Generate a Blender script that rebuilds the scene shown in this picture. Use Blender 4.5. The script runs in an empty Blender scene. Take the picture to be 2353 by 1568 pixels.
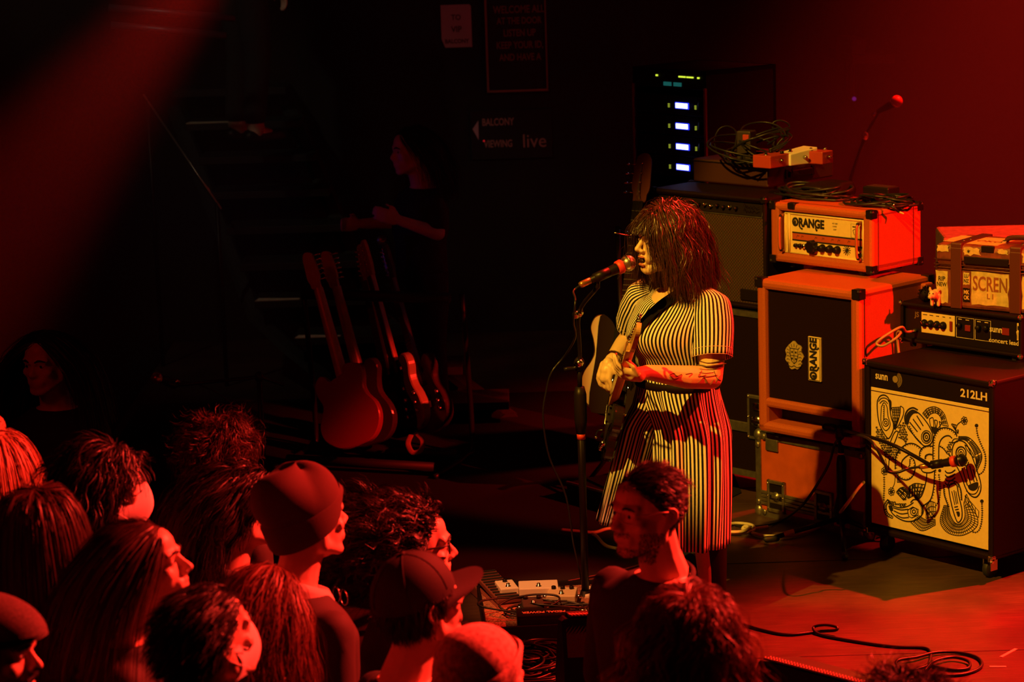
import bpy, bmesh, math, random
import numpy as np
from mathutils import Vector, Matrix
PI = math.pi
S = bpy.context.scene
C = S.collection
random.seed(7)
RNG = np.random.default_rng(7)

# ------------------------------------------------------------------ camera
FPX, CAMZ, PITCH, ROLL = 5789.9, 2.804, 0.18849, -0.03189
PW, PH = 2353, 1568
cp, sp = math.cos(PITCH), math.sin(PITCH)
FW = np.array([0, cp, -sp])
_r, _u = np.array([1., 0, 0]), np.array([0, sp, cp])
RT = math.cos(ROLL) * _r + math.sin(ROLL) * _u
UP = -math.sin(ROLL) * _r + math.cos(ROLL) * _u
EYE = np.array([0, 0, CAMZ])
cam = bpy.data.cameras.new('camera')
cam.sensor_width = 36.0
cam.lens = FPX / PW * 36.0
cam.clip_end = 100
cam.dof.use_dof = True
cam.dof.focus_distance = 9.5
cam.dof.aperture_fstop = 4.5
co = bpy.data.objects.new('camera', cam)
C.objects.link(co)
co.matrix_world = Matrix(((RT[0], UP[0], -FW[0], 0), (RT[1], UP[1], -FW[1], 0), (RT[2], UP[2], -FW[2], CAMZ), (0, 0, 0, 1)))
S.camera = co


def ray(px, py):
    return FW + RT * (px - PW / 2) / FPX - UP * (py - PH / 2) / FPX


def at(px, py, t):
    """world point seen at a pixel, t metres deep"""
    return EYE + ray(px, py) * t


def atY(px, py, Y):
    d = ray(px, py)
    return EYE + d * (Y / d[1])


def atZ(px, py, z=0.0):
    d = ray(px, py)
    return EYE + d * ((z - CAMZ) / d[2])


# ------------------------------------------------------------------ world, lights, exposure
S.view_settings.view_transform = 'Standard'
S.view_settings.look = 'None'
S.view_settings.exposure = 0.0
S.view_settings.gamma = 1.0
S.view_settings.use_curve_mapping = False
S.cycles.use_denoising = True
S.cycles.max_bounces = 5
S.cycles.volume_bounces = 0
S.cycles.caustics_reflective = False
S.cycles.caustics_refractive = False
S.cycles.sample_clamp_indirect = 3.0
w = bpy.data.worlds.new('dark_hall')
S.world = w
w.use_nodes = True
w.node_tree.nodes['Background'].inputs[0].default_value = (1, 0.04, 0.01, 1)
w.node_tree.nodes['Background'].inputs[1].default_value = 0.0035


def spot(name, loc, target, power, color, size_deg, blend=0.4, radius=0.08):
    l = bpy.data.lights.new(name, 'SPOT')
    l.energy = power
    l.color = color
    l.spot_size = math.radians(size_deg)
    l.spot_blend = blend
    l.shadow_soft_size = radius
    o = bpy.data.objects.new(name, l)
    C.objects.link(o)
    o.location = loc
    o.rotation_euler = (Vector(target) - Vector(loc)).to_track_quat('-Z', 'Y').to_euler()
    return o


RED = (1.0, 0.018, 0.008)
AMB = (1.0, 0.49, 0.035)
spot('amber_key_spot', (-2.95, 4.8, 6.5), (1.28, 9.78, 1.3), 3500, AMB, 19.6, 0.25, 0.05)
spot('red_amp_spot', (6.2, 5.6, 4.6), (1.66, 10.15, 0.98), 5000, RED, 13, 0.4, 0.05)
spot('red_singer_spot', (4.4, 8.1, 4.9), (0.68, 9.15, 0.9), 2500, RED, 12.5, 0.5, 0.05)
spot('red_floor_spot', (4.5, 10.5, 5.6), (1.7, 7.85, 0), 15500, RED, 33, 0.8, 0.05)
spot('red_crowd_spot', (3.4, 8.4, 4.1), (-0.45, 6.2, 0.9), 6800, (1.0, 0.028, 0.015), 35, 0.6, 0.05)
spot('pedal_fill_spot', (-1.6, 7.0, 5.2), (0.12, 9.3, 0.05), 1600, (1.0, 0.26, 0.06), 8, 0.6, 0.04)  # added unseen lamp, brightens only the pedals


def area(name, loc, target, power, color, size):
    l = bpy.data.lights.new(name, 'AREA')
    l.energy = power
    l.color = color
    l.shape = 'DISK'
    l.size = size
    o = bpy.data.objects.new(name, l)
    C.objects.link(o)
    o.location = loc
    o.rotation_euler = (Vector(target) - Vector(loc)).to_track_quat('-Z', 'Y').to_euler()
    return o


spot('red_back_wash', (4.7, 13.0, 6.6), (2.9, 12.3, 1.2), 11000, RED, 40, 1.0, 0.2)
spot('red_rim_spot', (2.6, 12.3, 5.4), (0.52, 9.1, 1.3), 4200, RED, 9, 0.6, 0.05)
spot('red_haze_beam', atY(640, -300, 12.3), atY(40, 470, 11.4), 430, RED, 25, 0.95, 0.1)
spot('violet_haze_beam', (-6.0, 12.0, 1.2), (-1.6, 12.4, 1.15), 18, (0.25, 0.1, 1.0), 9, 0.9, 0.1)
spot('sign_fill_spot', (-1.0, 9.5, 5.5), atY(1150, 230, 15), 16, (1.0, 0.6, 0.65), 22, 0.6, 0.1)  # unseen lamp added to lift the wall signs out of the dark
spot('stair_fill_spot', (-3.2, 11.0, 4.6), (-1.45, 13.7, 1.4), 45, (1.0, 0.85, 0.55), 32, 0.6, 0.1)  # unseen lamp added to brighten the stair edges
area('red_fill_left', (-4.5, 4.0, 5.2), (0.6, 8.6, 0.8), 18, RED, 1.2)  # added fill, stands in for red bounce and haze glow

# ------------------------------------------------------------------ materials
MATS = {}


def mat(name, col, rough=0.5, metal=0.0, var=0.0, vscale=20, bump=0.0, bscale=200, emit=None, estr=0.0, spec=None):
    if name in MATS:
        return MATS[name]
    m = bpy.data.materials.new(name)
    m.use_nodes = True
    nt = m.node_tree
    b = nt.nodes['Principled BSDF']
    b.inputs['Base Color'].default_value = (*col, 1)
    b.inputs['Roughness'].default_value = rough
    b.inputs['Metallic'].default_value = metal
    if spec is not None:
        b.inputs['Specular IOR Level'].default_value = spec
    if emit:
        b.inputs['Emission Color'].default_value = (*emit, 1)
        b.inputs['Emission Strength'].default_value = estr
    if var or bump:
        tc = nt.nodes.new('ShaderNodeTexCoord')
    if var:
        n = nt.nodes.new('ShaderNodeTexNoise')
        n.inputs['Scale'].default_value = vscale
        n.inputs['Detail'].default_value = 5
        nt.links.new(tc.outputs['Object'], n.inputs['Vector'])
        r = nt.nodes.new('ShaderNodeValToRGB')
        r.color_ramp.elements[0].position = 0.3
        r.color_ramp.elements[1].position = 0.7
        r.color_ramp.elements[0].color = (*[max(0, c * (1 - var)) for c in col], 1)
        r.color_ramp.elements[1].color = (*[min(1, c * (1 + var)) for c in col], 1)
        nt.links.new(n.outputs['Fac'], r.inputs['Fac'])
        nt.links.new(r.outputs['Color'], b.inputs['Base Color'])
    if bump:
        n2 = nt.nodes.new('ShaderNodeTexNoise')
        n2.inputs['Scale'].default_value = bscale
        n2.inputs['Detail'].default_value = 3
        nt.links.new(tc.outputs['Object'], n2.inputs['Vector'])
        bp = nt.nodes.new('ShaderNodeBump')
        bp.inputs['Strength'].default_value = bump
        bp.inputs['Distance'].default_value = 0.002
        nt.links.new(n2.outputs['Fac'], bp.inputs['Height'])
        nt.links.new(bp.outputs['Normal'], b.inputs['Normal'])
    MATS[name] = m
    return m


def stripe_mat(name, ca, cb, duty=0.5):
    """woven stripes counted along the U coordinate of the cloth"""
    m = bpy.data.materials.new(name)
    m.use_nodes = True
    nt = m.node_tree
    b = nt.nodes['Principled BSDF']
    b.inputs['Roughness'].default_value = 0.85
    b.inputs['Specular IOR Level'].default_value = 0.15
    uv = nt.nodes.new('ShaderNodeUVMap')
    sx = nt.nodes.new('ShaderNodeSeparateXYZ')
    nt.links.new(uv.outputs['UV'], sx.inputs['Vector'])
    fr = nt.nodes.new('ShaderNodeMath')
    fr.operation = 'FRACT'
    nt.links.new(sx.outputs['X'], fr.inputs[0])
    r = nt.nodes.new('ShaderNodeValToRGB')
    r.color_ramp.interpolation = 'CONSTANT'
    r.color_ramp.elements[0].color = (*ca, 1)
    r.color_ramp.elements[1].position = duty
    r.color_ramp.elements[1].color = (*cb, 1)
    nt.links.new(fr.outputs[0], r.inputs['Fac'])
    nt.links.new(r.outputs['Color'], b.inputs['Base Color'])
    MATS[name] = m
    return m


BLACK = mat('black_plastic', (0.011, 0.006, 0.005), 0.42, spec=0.25)
BLKMET = mat('black_metal', (0.015, 0.01, 0.009), 0.38, 0.3, spec=0.3)
BLKTEX = mat('black_vinyl', (0.011, 0.004, 0.0035), 0.6, bump=0.3, bscale=500, spec=0.12)
RUBBER = mat('black_rubber', (0.012, 0.012, 0.012), 0.6)
CHROME = mat('chrome', (0.8, 0.78, 0.75), 0.18, 1.0)
ALU = mat('aluminium_edging', (0.32, 0.3, 0.27), 0.38, 0.85, var=0.25, vscale=30)
ORANGE = mat('orange_vinyl', (0.47, 0.095, 0.018), 0.55, var=0.14, vscale=260, bump=0.35, bscale=520)
ORNLAM = mat('orange_laminate', (0.5, 0.085, 0.015), 0.5, var=0.12, vscale=14)
CREAM = mat('cream_panel', (0.82, 0.63, 0.27), 0.55, var=0.04, vscale=60)
WHITEP = mat('white_paint', (0.85, 0.82, 0.75), 0.45)
CABLE = mat('black_cable', (0.013, 0.012, 0.012), 0.42)
WCABLE = mat('white_cable', (0.62, 0.55, 0.4), 0.5)
SKIN = mat('skin', (0.68, 0.42, 0.28), 0.45, var=0.05, vscale=30)
SKINP = mat('pale_skin', (0.72, 0.47, 0.35), 0.45, var=0.05, vscale=30)
REDTAPE = mat('red_tape', (0.75, 0.05, 0.03), 0.5)
INK = mat('black_ink', (0.014, 0.011, 0.01), 0.6)
GRILLE = mat('grille_cloth', (0.013, 0.004, 0.003), 0.85, bump=0.3, bscale=400, spec=0.08)


# ------------------------------------------------------------------ mesh helpers
def rotm(rx=0, ry=0, rz=0):
    return np.array(Matrix.Rotation(rz, 3, 'Z') @ Matrix.Rotation(ry, 3, 'Y') @ Matrix.Rotation(rx, 3, 'X'))


def frame(z, xhint=(1, 0, 0)):
    z = np.array(z, float)
    z = z / np.linalg.norm(z)
    x = np.array(xhint, float)
    x = x - z * (x @ z)
    if np.linalg.norm(x) < 1e-5:
        x = np.array([0, 1., 0]) - z * z[1]
    x = x / np.linalg.norm(x)
    return np.stack([x, np.cross(z, x), z], 1)


def smoothpath(pts, n=None, k=6):
    """Catmull-Rom through the points"""
    P = np.array(pts, float)
    if len(P) < 3:
        return P
    P = np.vstack([2 * P[0] - P[1], P, 2 * P[-1] - P[-2]])
    out = []
    for i in range(1, len(P) - 2):
        for j in range(k):
            t = j / k
            a, b, c, d = P[i - 1], P[i], P[i + 1], P[i + 2]
            out.append(0.5 * (2 * b + (c - a) * t + (2 * a - 5 * b + 4 * c - d) * t * t + (3 * b - a - 3 * c + d) * t ** 3))
    out.append(P[-2])
    return np.array(out)


class MB:
    """collects shapes, then links them as ONE mesh object"""

    def __init__(self):
        self.v, self.f, self.n, self.uv = [], [], 0, []

    def add(self, v, f, uv=None):
        v = np.asarray(v, float).reshape(-1, 3)
        self.v.append(v)
        self.f += [tuple(i + self.n for i in q) for q in f]
        self.uv.append(np.zeros((len(v), 2)) if uv is None else np.asarray(uv, float))
        self.n += len(v)
        return self

    def box(self, c, s, bev=0.0, R=None, seg=2):
        bm = bmesh.new()
        bmesh.ops.create_cube(bm, size=1)
        for x in bm.verts:
            x.co = Vector((x.co.x * s[0], x.co.y * s[1], x.co.z * s[2]))
        if bev > 0:
            bmesh.ops.bevel(bm, geom=list(bm.edges), offset=min(bev, min(s) * 0.49), segments=seg, profile=0.5, affect='EDGES')
        bm.verts.ensure_lookup_table()
        v = np.array([x.co[:] for x in bm.verts])
        if R is not None:
            v = v @ np.asarray(R).T
        f = [[x.index for x in q.verts] for q in bm.faces]
        bm.free()
        return self.add(v + np.array(c), f)

    def bx(self, x0, x1, y0, y1, z0, z1, bev=0.0):
        return self.box(((x0 + x1) / 2, (y0 + y1) / 2, (z0 + z1) / 2), (abs(x1 - x0), abs(y1 - y0), abs(z1 - z0)), bev)

    def tube(self, path, r, seg=8, cap=True, flat=1.0, closed=False):
        P = np.array(path, float)
        n = len(P)
        r = np.full(n, r) if np.isscalar(r) else np.interp(np.linspace(0, 1, n), np.linspace(0, 1, len(r)), r)
        T = np.gradient(P, axis=0)
        if closed:
            T = np.roll(P, -1, 0) - np.roll(P, 1, 0)
        T /= np.linalg.norm(T, axis=1)[:, None] + 1e-9
        F = frame(T[0])
        x = F[:, 0]
        V = []
        a = np.arange(seg) / seg * 2 * PI
        for i in range(n):
            x = x - T[i] * (x @ T[i])
            x /= np.linalg.norm(x) + 1e-9
            y = np.cross(T[i], x)
            V.append(P[i] + r[i] * (np.cos(a)[:, None] * x + flat * np.sin(a)[:, None] * y))
        V = np.concatenate(V)
        f = []
        for i in range(n if closed else n - 1):
            i2 = (i + 1) % n
            for j in range(seg):
                k = (j + 1) % seg
                f.append((i * seg + j, i * seg + k, i2 * seg + k, i2 * seg + j))
        if cap and not closed:
            f.append(tuple(range(seg))[::-1])
            f.append(tuple((n - 1) * seg + j for j in range(seg)))
        return self.add(V, f)

    def cap(self, a, b, ra, rb=None, seg=12):
        """rounded capsule between two joints"""
        rb = ra if rb is None else rb
        a, b = np.array(a, float), np.array(b, float)
        d = b - a
        L = np.linalg.norm(d) + 1e-9
        d = d / L
        pts, rr = [], []
        for t in np.linspace(-PI / 2, 0, 4)[0:]:
            pts.append(a + d * ra * math.sin(t))
            rr.append(max(ra * math.cos(t), ra * 0.05))
        for t in np.linspace(0, PI / 2, 4):
            pts.append(b + d * rb * math.sin(t))
            rr.append(max(rb * math.cos(t), rb * 0.05))
        P, n = np.array(pts), len(pts)
        F = frame(d)
        ang = np.arange(seg) / seg * 2 * PI
        V = np.concatenate([P[i] + rr[i] * (np.cos(ang)[:, None] * F[:, 0] + np.sin(ang)[:, None] * F[:, 1]) for i in range(n)])
        f = [(i * seg + j, i * seg + (j + 1) % seg, (i + 1) * seg + (j + 1) % seg, (i + 1) * seg + j) for i in range(n - 1) for j in range(seg)]
        f += [tuple(range(seg))[::-1], tuple((n - 1) * seg + j for j in range(seg))]
        return self.add(V, f)

    def limb(self, pts, rs, seg=12):
        for i in range(len(pts) - 1):
            self.cap(pts[i], pts[i + 1], rs[i], rs[i + 1], seg)
        return self

    def ell(self, c, r, R=None, nu=16, nv=10):
        r = (r, r, r) if np.isscalar(r) else r
        V = [(0, 0, 1)]
        for i in range(1, nv):
            t = PI * i / nv
            for j in range(nu):
                V.append((math.sin(t) * math.cos(2 * PI * j / nu), math.sin(t) * math.sin(2 * PI * j / nu), math.cos(t)))
        V.append((0, 0, -1))
        V = np.array(V) * np.array(r)
        if R is not None:
            V = V @ np.asarray(R).T
        f = [(0, 1 + j, 1 + (j + 1) % nu) for j in range(nu)]
        for i in range(nv - 2):
            o = 1 + i * nu
            f += [(o + j, o + nu + j, o + nu + (j + 1) % nu, o + (j + 1) % nu) for j in range(nu)]
        o = 1 + (nv - 2) * nu
        f += [(o + j, len(V) - 1, o + (j + 1) % nu) for j in range(nu)]
        return self.add(V + np.array(c), f)

    def lathe(self, prof, c=(0, 0, 0), axis=(0, 0, 1), seg=20):
        """profile of (radius, height) turned about an axis"""
        F = frame(axis)
        a = np.arange(seg) / seg * 2 * PI
        V = np.concatenate([np.array(c) + h * F[:, 2] + r * (np.cos(a)[:, None] * F[:, 0] + np.sin(a)[:, None] * F[:, 1]) for r, h in prof])
        n = len(prof)
        f = [(i * seg + j, i * seg + (j + 1) % seg, (i + 1) * seg + (j + 1) % seg, (i + 1) * seg + j) for i in range(n - 1) for j in range(seg)]
        f += [tuple(range(seg))[::-1], tuple((n - 1) * seg + j for j in range(seg))]
        return self.add(V, f)

    def prism(self, outline, h0, h1, F=None, o=(0, 0, 0), bev=0.0):
        """2-D outline extruded along the third axis of frame F"""
        P = np.array(outline, float)
        F = np.eye(3) if F is None else F
        n = len(P)
        loops = [(P, h0), (P, h1)]
        if bev:
            c = P.mean(0)
            d = P - c
            ins = c + d * (1 - bev / (np.linalg.norm(d, axis=1)[:, None] + 1e-9))
            sg = 1 if h1 > h0 else -1
            loops = [(ins, h0), (P, h0 + sg * bev), (P, h1 - sg * bev), (ins, h1)]
        V = np.concatenate([np.c_[p, np.full(n, h)] for p, h in loops]) @ F.T + np.array(o)
        m = len(loops)
        f = [(i * n + j, i * n + (j + 1) % n, (i + 1) * n + (j + 1) % n, (i + 1) * n + j) for i in range(m - 1) for j in range(n)]
        f += [tuple(range(n))[::-1], tuple((m - 1) * n + j for j in range(n))]
        return self.add(V, f)

    def loft(self, rings, cap=True, uv=None):
        n, m = len(rings), len(rings[0])
        f = [(i * m + j, i * m + (j + 1) % m, (i + 1) * m + (j + 1) % m, (i + 1) * m + j) for i in range(n - 1) for j in range(m)]
        if cap:
            f += [tuple(range(m))[::-1], tuple((n - 1) * m + j for j in range(m))]
        return self.add(np.concatenate(rings), f, uv)

    def grid(self, G, uv=None):
        n, m = G.shape[:2]
        f = [(i * m + j, i * m + j + 1, (i + 1) * m + j + 1, (i + 1) * m + j) for i in range(n - 1) for j in range(m - 1)]
        return self.add(G.reshape(-1, 3), f, None if uv is None else np.asarray(uv).reshape(-1, 2))

    def xf(self, M=None, t=(0, 0, 0)):
        """transform all collected so far"""
        for i in range(len(self.v)):
            if M is not None:
                self.v[i] = self.v[i] @ np.asarray(M).T
            self.v[i] = self.v[i] + np.array(t)
        return self

    def mesh(self, name, m=None, smooth=False, uv=False):
        me = bpy.data.meshes.new(name)
        V = np.concatenate(self.v)
        me.from_pydata(V.tolist(), [], self.f)
        if uv:
            U = np.concatenate(self.uv)
            lay = me.uv_layers.new(name='UVMap')
            idx = np.empty(len(me.loops), dtype=np.int32)
            me.loops.foreach_get('vertex_index', idx)
            lay.data.foreach_set('uv', U[idx].astype(np.float32).ravel())
        if m:
            me.materials.append(m)
        if smooth:
            me.polygons.foreach_set('use_smooth', [True] * len(me.polygons))
        me.update()
        return me

    def obj(self, name, m, parent=None, smooth=False, uv=False):
        o = bpy.data.objects.new(name, self.mesh(name, m, smooth, uv))
        C.objects.link(o)
        if parent is not None:
            o.parent = parent
        return o


def fixn(o):
    bm = bmesh.new()
    bm.from_mesh(o.data)
    bmesh.ops.recalc_face_normals(bm, faces=bm.faces)
    bm.to_mesh(o.data)
    bm.free()
    return o


def remesh(mb, name, m, parent=None, vox=0.006, it=3, fac=0.5):
    """fuse the collected shapes to one continuous skin"""
    o = mb.obj(name, m, parent)
    fixn(o)
    a = o.modifiers.new('r', 'REMESH')
    a.mode = 'VOXEL'
    a.voxel_size = vox
    if it:
        b = o.modifiers.new('s', 'SMOOTH')
        b.factor = fac
        b.iterations = it
    dg = bpy.context.evaluated_depsgraph_get()
    me = bpy.data.meshes.new_from_object(o.evaluated_get(dg))
    o.modifiers.clear()
    old = o.data
    o.data = me
    bpy.data.meshes.remove(old)
    me.name = name
    me.materials.clear()
    me.materials.append(m)
    me.polygons.foreach_set('use_smooth', [True] * len(me.polygons))
    return o


def tag(o, label, cat, group=None, kind=None):
    o['label'] = label
    o['category'] = cat
    if group:
        o['group'] = group
    if kind:
        o['kind'] = kind
    return o


def thing(name, label, cat, loc=(0, 0, 0), rz=0.0, group=None):
    o = bpy.data.objects.new(name, None)
    o.empty_display_size = 0.1
    C.objects.link(o)
    o.location = loc
    o.rotation_euler = (0, 0, rz)
    return tag(o, label, cat, group)


def lab(o, s):
    o['label'] = s
    return o


def struct(o):
    o['kind'] = 'structure'
    return o


def loc2(root, pts):
    """world points into a root's own frame"""
    P = np.atleast_2d(np.array(pts, float)) - np.array(root.location[:])
    a = root.rotation_euler[2]
    c, s = math.cos(a), math.sin(a)
    return np.c_[P[:, 0] * c + P[:, 1] * s, -P[:, 0] * s + P[:, 1] * c, P[:, 2]]


def text(s, size, ext=0.0006, off=0.0, xs=1.0, shear=0.0):
    cu = bpy.data.curves.new('t', 'FONT')
    cu.body = s
    cu.size = size
    cu.extrude = ext
    cu.offset = off
    cu.shear = shear
    cu.align_x = 'CENTER'
    cu.align_y = 'CENTER'
    cu.resolution_u = 3
    o = bpy.data.objects.new('t', cu)
    C.objects.link(o)
    dg = bpy.context.evaluated_depsgraph_get()
    me = bpy.data.meshes.new_from_object(o.evaluated_get(dg))
    v = np.array([x.co[:] for x in me.vertices]).reshape(-1, 3)
    f = [tuple(p.vertices) for p in me.polygons]
    bpy.data.objects.remove(o)
    bpy.data.curves.remove(cu)
    bpy.data.meshes.remove(me)
    v[:, 0] *= xs
    return v, f


# a front panel's frame: x to the right, y up, z out of the panel (towards local -y)
FRONT = np.array([[1, 0, 0], [0, 0, -1], [0, 1, 0]], float)


def put_text(mb, s, size, c, F=FRONT, rot=0.0, **k):
    v, f = text(s, size, **k)
    if rot:
        v = v @ rotm(0, 0, rot).T
    mb.add(v @ F.T + np.array(c), f)
    return mb


def ribbon2d(mb, pts, wd, z=0.0, th=0.0006, closed=False):
    """flat stroke of ink on a panel (x, y), z out"""
    P = np.array(pts, float)
    if closed:
        P = np.vstack([P, P[:1]])
    T = np.gradient(P, axis=0)
    T /= np.linalg.norm(T, axis=1)[:, None] + 1e-9
    N = np.c_[-T[:, 1], T[:, 0]] * wd / 2
    n = len(P)
    V = np.concatenate([np.c_[P + N, np.full(n, z)], np.c_[P - N, np.full(n, z)]])
    mb.add(V, [(i, i + 1, n + i + 1, n + i) for i in range(n - 1)])


def circ(cx, cy, r, n=16, ry=None, a0=0, a1=2 * PI):
    t = np.linspace(a0, a1, n + (0 if abs(a1 - a0) < 6.2 else 1))
    return np.c_[cx + r * np.cos(t), cy + (ry or r) * np.sin(t)]


def cable(name, label, pts, r, m, k=6, cat='cable', group=None, kind=None):
    P = np.array(pts, float)
    base = np.array([P[:, 0].mean(), P[:, 1].mean(), P[:, 2].min() - r])
    mb = MB().tube(smoothpath(P - base, k=k), r, 6)
    o = mb.obj(name, m, None, True)
    o.location = base
    return tag(o, label, cat, group, kind)


# ================================================================== the setting
BACKY = 15.0
FLOOR = mat('stage_paint', (0.06, 0.03, 0.022), 0.45, var=0.35, vscale=3, bump=0.15, bscale=60)


def floor_material():
    m = FLOOR
    nt = m.node_tree
    b = nt.nodes['Principled BSDF']
    tc = nt.nodes.new('ShaderNodeTexCoord')
    mp = nt.nodes.new('ShaderNodeMapping')
    mp.inputs['Rotation'].default_value = (0, 0, 0.35)
    mp.inputs['Scale'].default_value = (3, 60, 1)
    n = nt.nodes.new('ShaderNodeTexNoise')
    n.inputs['Scale'].default_value = 2.2
    n.inputs['Detail'].default_value = 8
    n.inputs['Roughness'].default_value = 0.7
    nt.links.new(tc.outputs['Object'], mp.inputs['Vector'])
    nt.links.new(mp.outputs['Vector'], n.inputs['Vector'])
    r = nt.nodes.new('ShaderNodeValToRGB')
    r.color_ramp.elements[0].position = 0.42
    r.color_ramp.elements[0].color = (0.75, 0.75, 0.75, 1)
    r.color_ramp.elements[1].position = 0.72
    r.color_ramp.elements[1].color = (1.7, 1.7, 1.7, 1)
    nt.links.new(n.outputs['Fac'], r.inputs['Fac'])
    mx = nt.nodes.new('ShaderNodeMixRGB')
    mx.blend_type = 'MULTIPLY'
    mx.inputs['Fac'].default_value = 1
    src = b.inputs['Base Color'].links[0].from_socket
    nt.links.new(src, mx.inputs['Color1'])
    nt.links.new(r.outputs['Color'], mx.inputs['Color2'])
    nt.links.new(mx.outputs['Color'], b.inputs['Base Color'])


floor_material()
HALL = mat('dark_hall_floor', (0.02, 0.017, 0.016), 0.7, var=0.2, vscale=4)
WALLM = mat('black_wall_paint', (0.012, 0.01, 0.01), 0.8, var=0.3, vscale=2)
SEAM = mat('floor_seam', (0.02, 0.015, 0.012), 0.8)
ZA = -0.62                                   # audience floor
SY0, SX0 = 7.75, -2.05                       # front and left edge of the stage
stage = struct(MB().bx(SX0, 6.5, SY0, BACKY, -0.05, 0.0).obj('floor_stage', FLOOR))
# sheets of stage floor, laid with open joints
for k in range(4):
    struct(MB().bx(SX0, 6.5, 8.55 + 1.22 * k, 8.556 + 1.22 * k, -0.001, 0.0012).obj('trim_%d' % (k + 1), SEAM))
struct(MB().bx(SX0, 6.5, SY0 - 0.03, SY0, ZA, 0.0).obj('trim_5', BLKTEX))
struct(MB().bx(SX0 - 0.03, SX0, SY0 - 0.03, BACKY, ZA, 0.0).obj('trim_6', BLKTEX))
struct(MB().bx(-7, 7, -1.0, BACKY, ZA - 0.1, ZA).obj('floor_hall', HALL))
struct(MB().bx(-7, 7, BACKY, BACKY + 0.1, ZA, 8.0).obj('wall_back', WALLM))
struct(MB().bx(-7.1, -7, -1.0, BACKY, ZA, 8.0).obj('wall_left', WALLM))
struct(MB().bx(-7, 7, -1, BACKY, 8.0, 8.1).obj('ceiling', WALLM))


# ================================================================== amplifiers
def cabroot(name, label, cat, NC, yaw, w, z0):
    yaw = math.radians(yaw)
    return thing(name, label, cat, (NC[0] - math.cos(yaw) * w / 2, NC[1] + math.sin(yaw) * w / 2, z0), -yaw)


def shell(mb, w, d, h, t, rec, bev=0.02):
    """box with an open recessed front: four walls and a back"""
    mb.bx(-w / 2, w / 2, 0, d, h - t, h, bev)
    mb.bx(-w / 2, w / 2, 0, d, 0, t, bev)
    mb.bx(-w / 2, -w / 2 + t, 0.003, d - 0.003, 0.004, h - 0.004, bev)
    mb.bx(w / 2 - t, w / 2, 0.003, d - 0.003, 0.004, h - 0.004, bev)
    mb.bx(-w / 2 + t / 2, w / 2 - t / 2, rec, d - 0.01, t / 2, h - t / 2)
    return mb


def corner_caps(root, w, d, h, m, s=0.045, name='corner_protector', tops=True, bottoms=True, back=True):
    for sx in (-1, 1):
        for y in ((0, d) if back else (0,)):
            for z in (([0] if bottoms else []) + ([h] if tops else [])):
                mb = MB()
                sy = 1 if y == 0 else -1
                sz = 1 if z == 0 else -1
                e = 0.005
                o = np.array([sx * (w / 2 + e), y - sy * e, z - sz * e])
                t = 0.007
                mb.box(o + np.array([-sx * s / 2, sy * s / 2, sz * t / 2]), (s, s, t), 0.003)
                mb.box(o + np.array([-sx * s / 2, sy * t / 2, sz * s / 2]), (s, t, s), 0.003)
                mb.box(o + np.array([-sx * t / 2, sy * s / 2, sz * s / 2]), (t, s, s), 0.003)
                mb.ell(o + np.array([-sx * 0.009, sy * 0.009, sz * 0.009]), 0.0125, nu=8, nv=6)
                mb.obj(name, m, root, False)


def knob(root, name, x, y, z, r, m, depth=0.018, skirt=None, pointer=True):
    mb = MB()
    if skirt:
        mb.lathe([(skirt, 0), (skirt, 0.004), (r, 0.006), (r * 0.92, depth), (r * 0.3, depth + 0.001)], (x, y, z), (0, -1, 0), 16)
    else:
        mb.lathe([(r, 0), (r, depth * 0.8), (r * 0.85, depth), (r * 0.3, depth + 0.001)], (x, y, z), (0, -1, 0), 16)
    o = mb.obj(name, m, root, True)
    if pointer:
        a = random.uniform(-2, 2)
        R = rotm(0, a, 0)
        MB().box((x + math.sin(a) * r * 0.5, y - depth - 0.0015, z + math.cos(a) * r * 0.5), (r * 0.18, 0.002, r * 0.9), 0, R).obj('pointer_line', CHROME, o)
    return o


ORANGE_TAILS = True


def orange_word(mb, c, size, rot=0.0, z=0.0):
    """the maker's swollen lettering: fat letters, R and G with drops hanging from them"""
    P = MB()
    put_text(P, 'ORANGE', size, (0, 0, 0), F=np.eye(3), off=size * 0.05, xs=0.86, ext=0.0008)
    allv = np.concatenate(P.v)
    x0, x1 = allv[:, 0].min(), allv[:, 0].max()
    W = x1 - x0
    for fx, dx in ((0.235, 0.07), (0.735, 0.03)):
        X = x0 + W * fx
        pts = smoothpath([(X, -size * 0.25), (X + W * dx * 0.3, -size * 0.42), (X + W * dx, -size * 0.5)], k=4)
        ribbon2d(P, pts, size * 0.14, 0.0008)
        cc = circ(X + W * dx, -size * 0.5, size * 0.1, 10)
        P.prism(cc, 0, 0.0009)
    # thicken O and bowl bottoms a little
    P.prism(circ(x0 + W * 0.09, 0, size * 0.13, 12, size * 0.2), 0, 0.0002)
    R = rotm(0, 0, rot)
    P.xf(R)
    P.xf(FRONT, c)
    for v in P.v:
        mb.v.append(v)
    mb.f += [tuple(i + mb.n for i in q) for q in P.f]
    mb.uv += P.uv
    mb.n += P.n
    return mb


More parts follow.
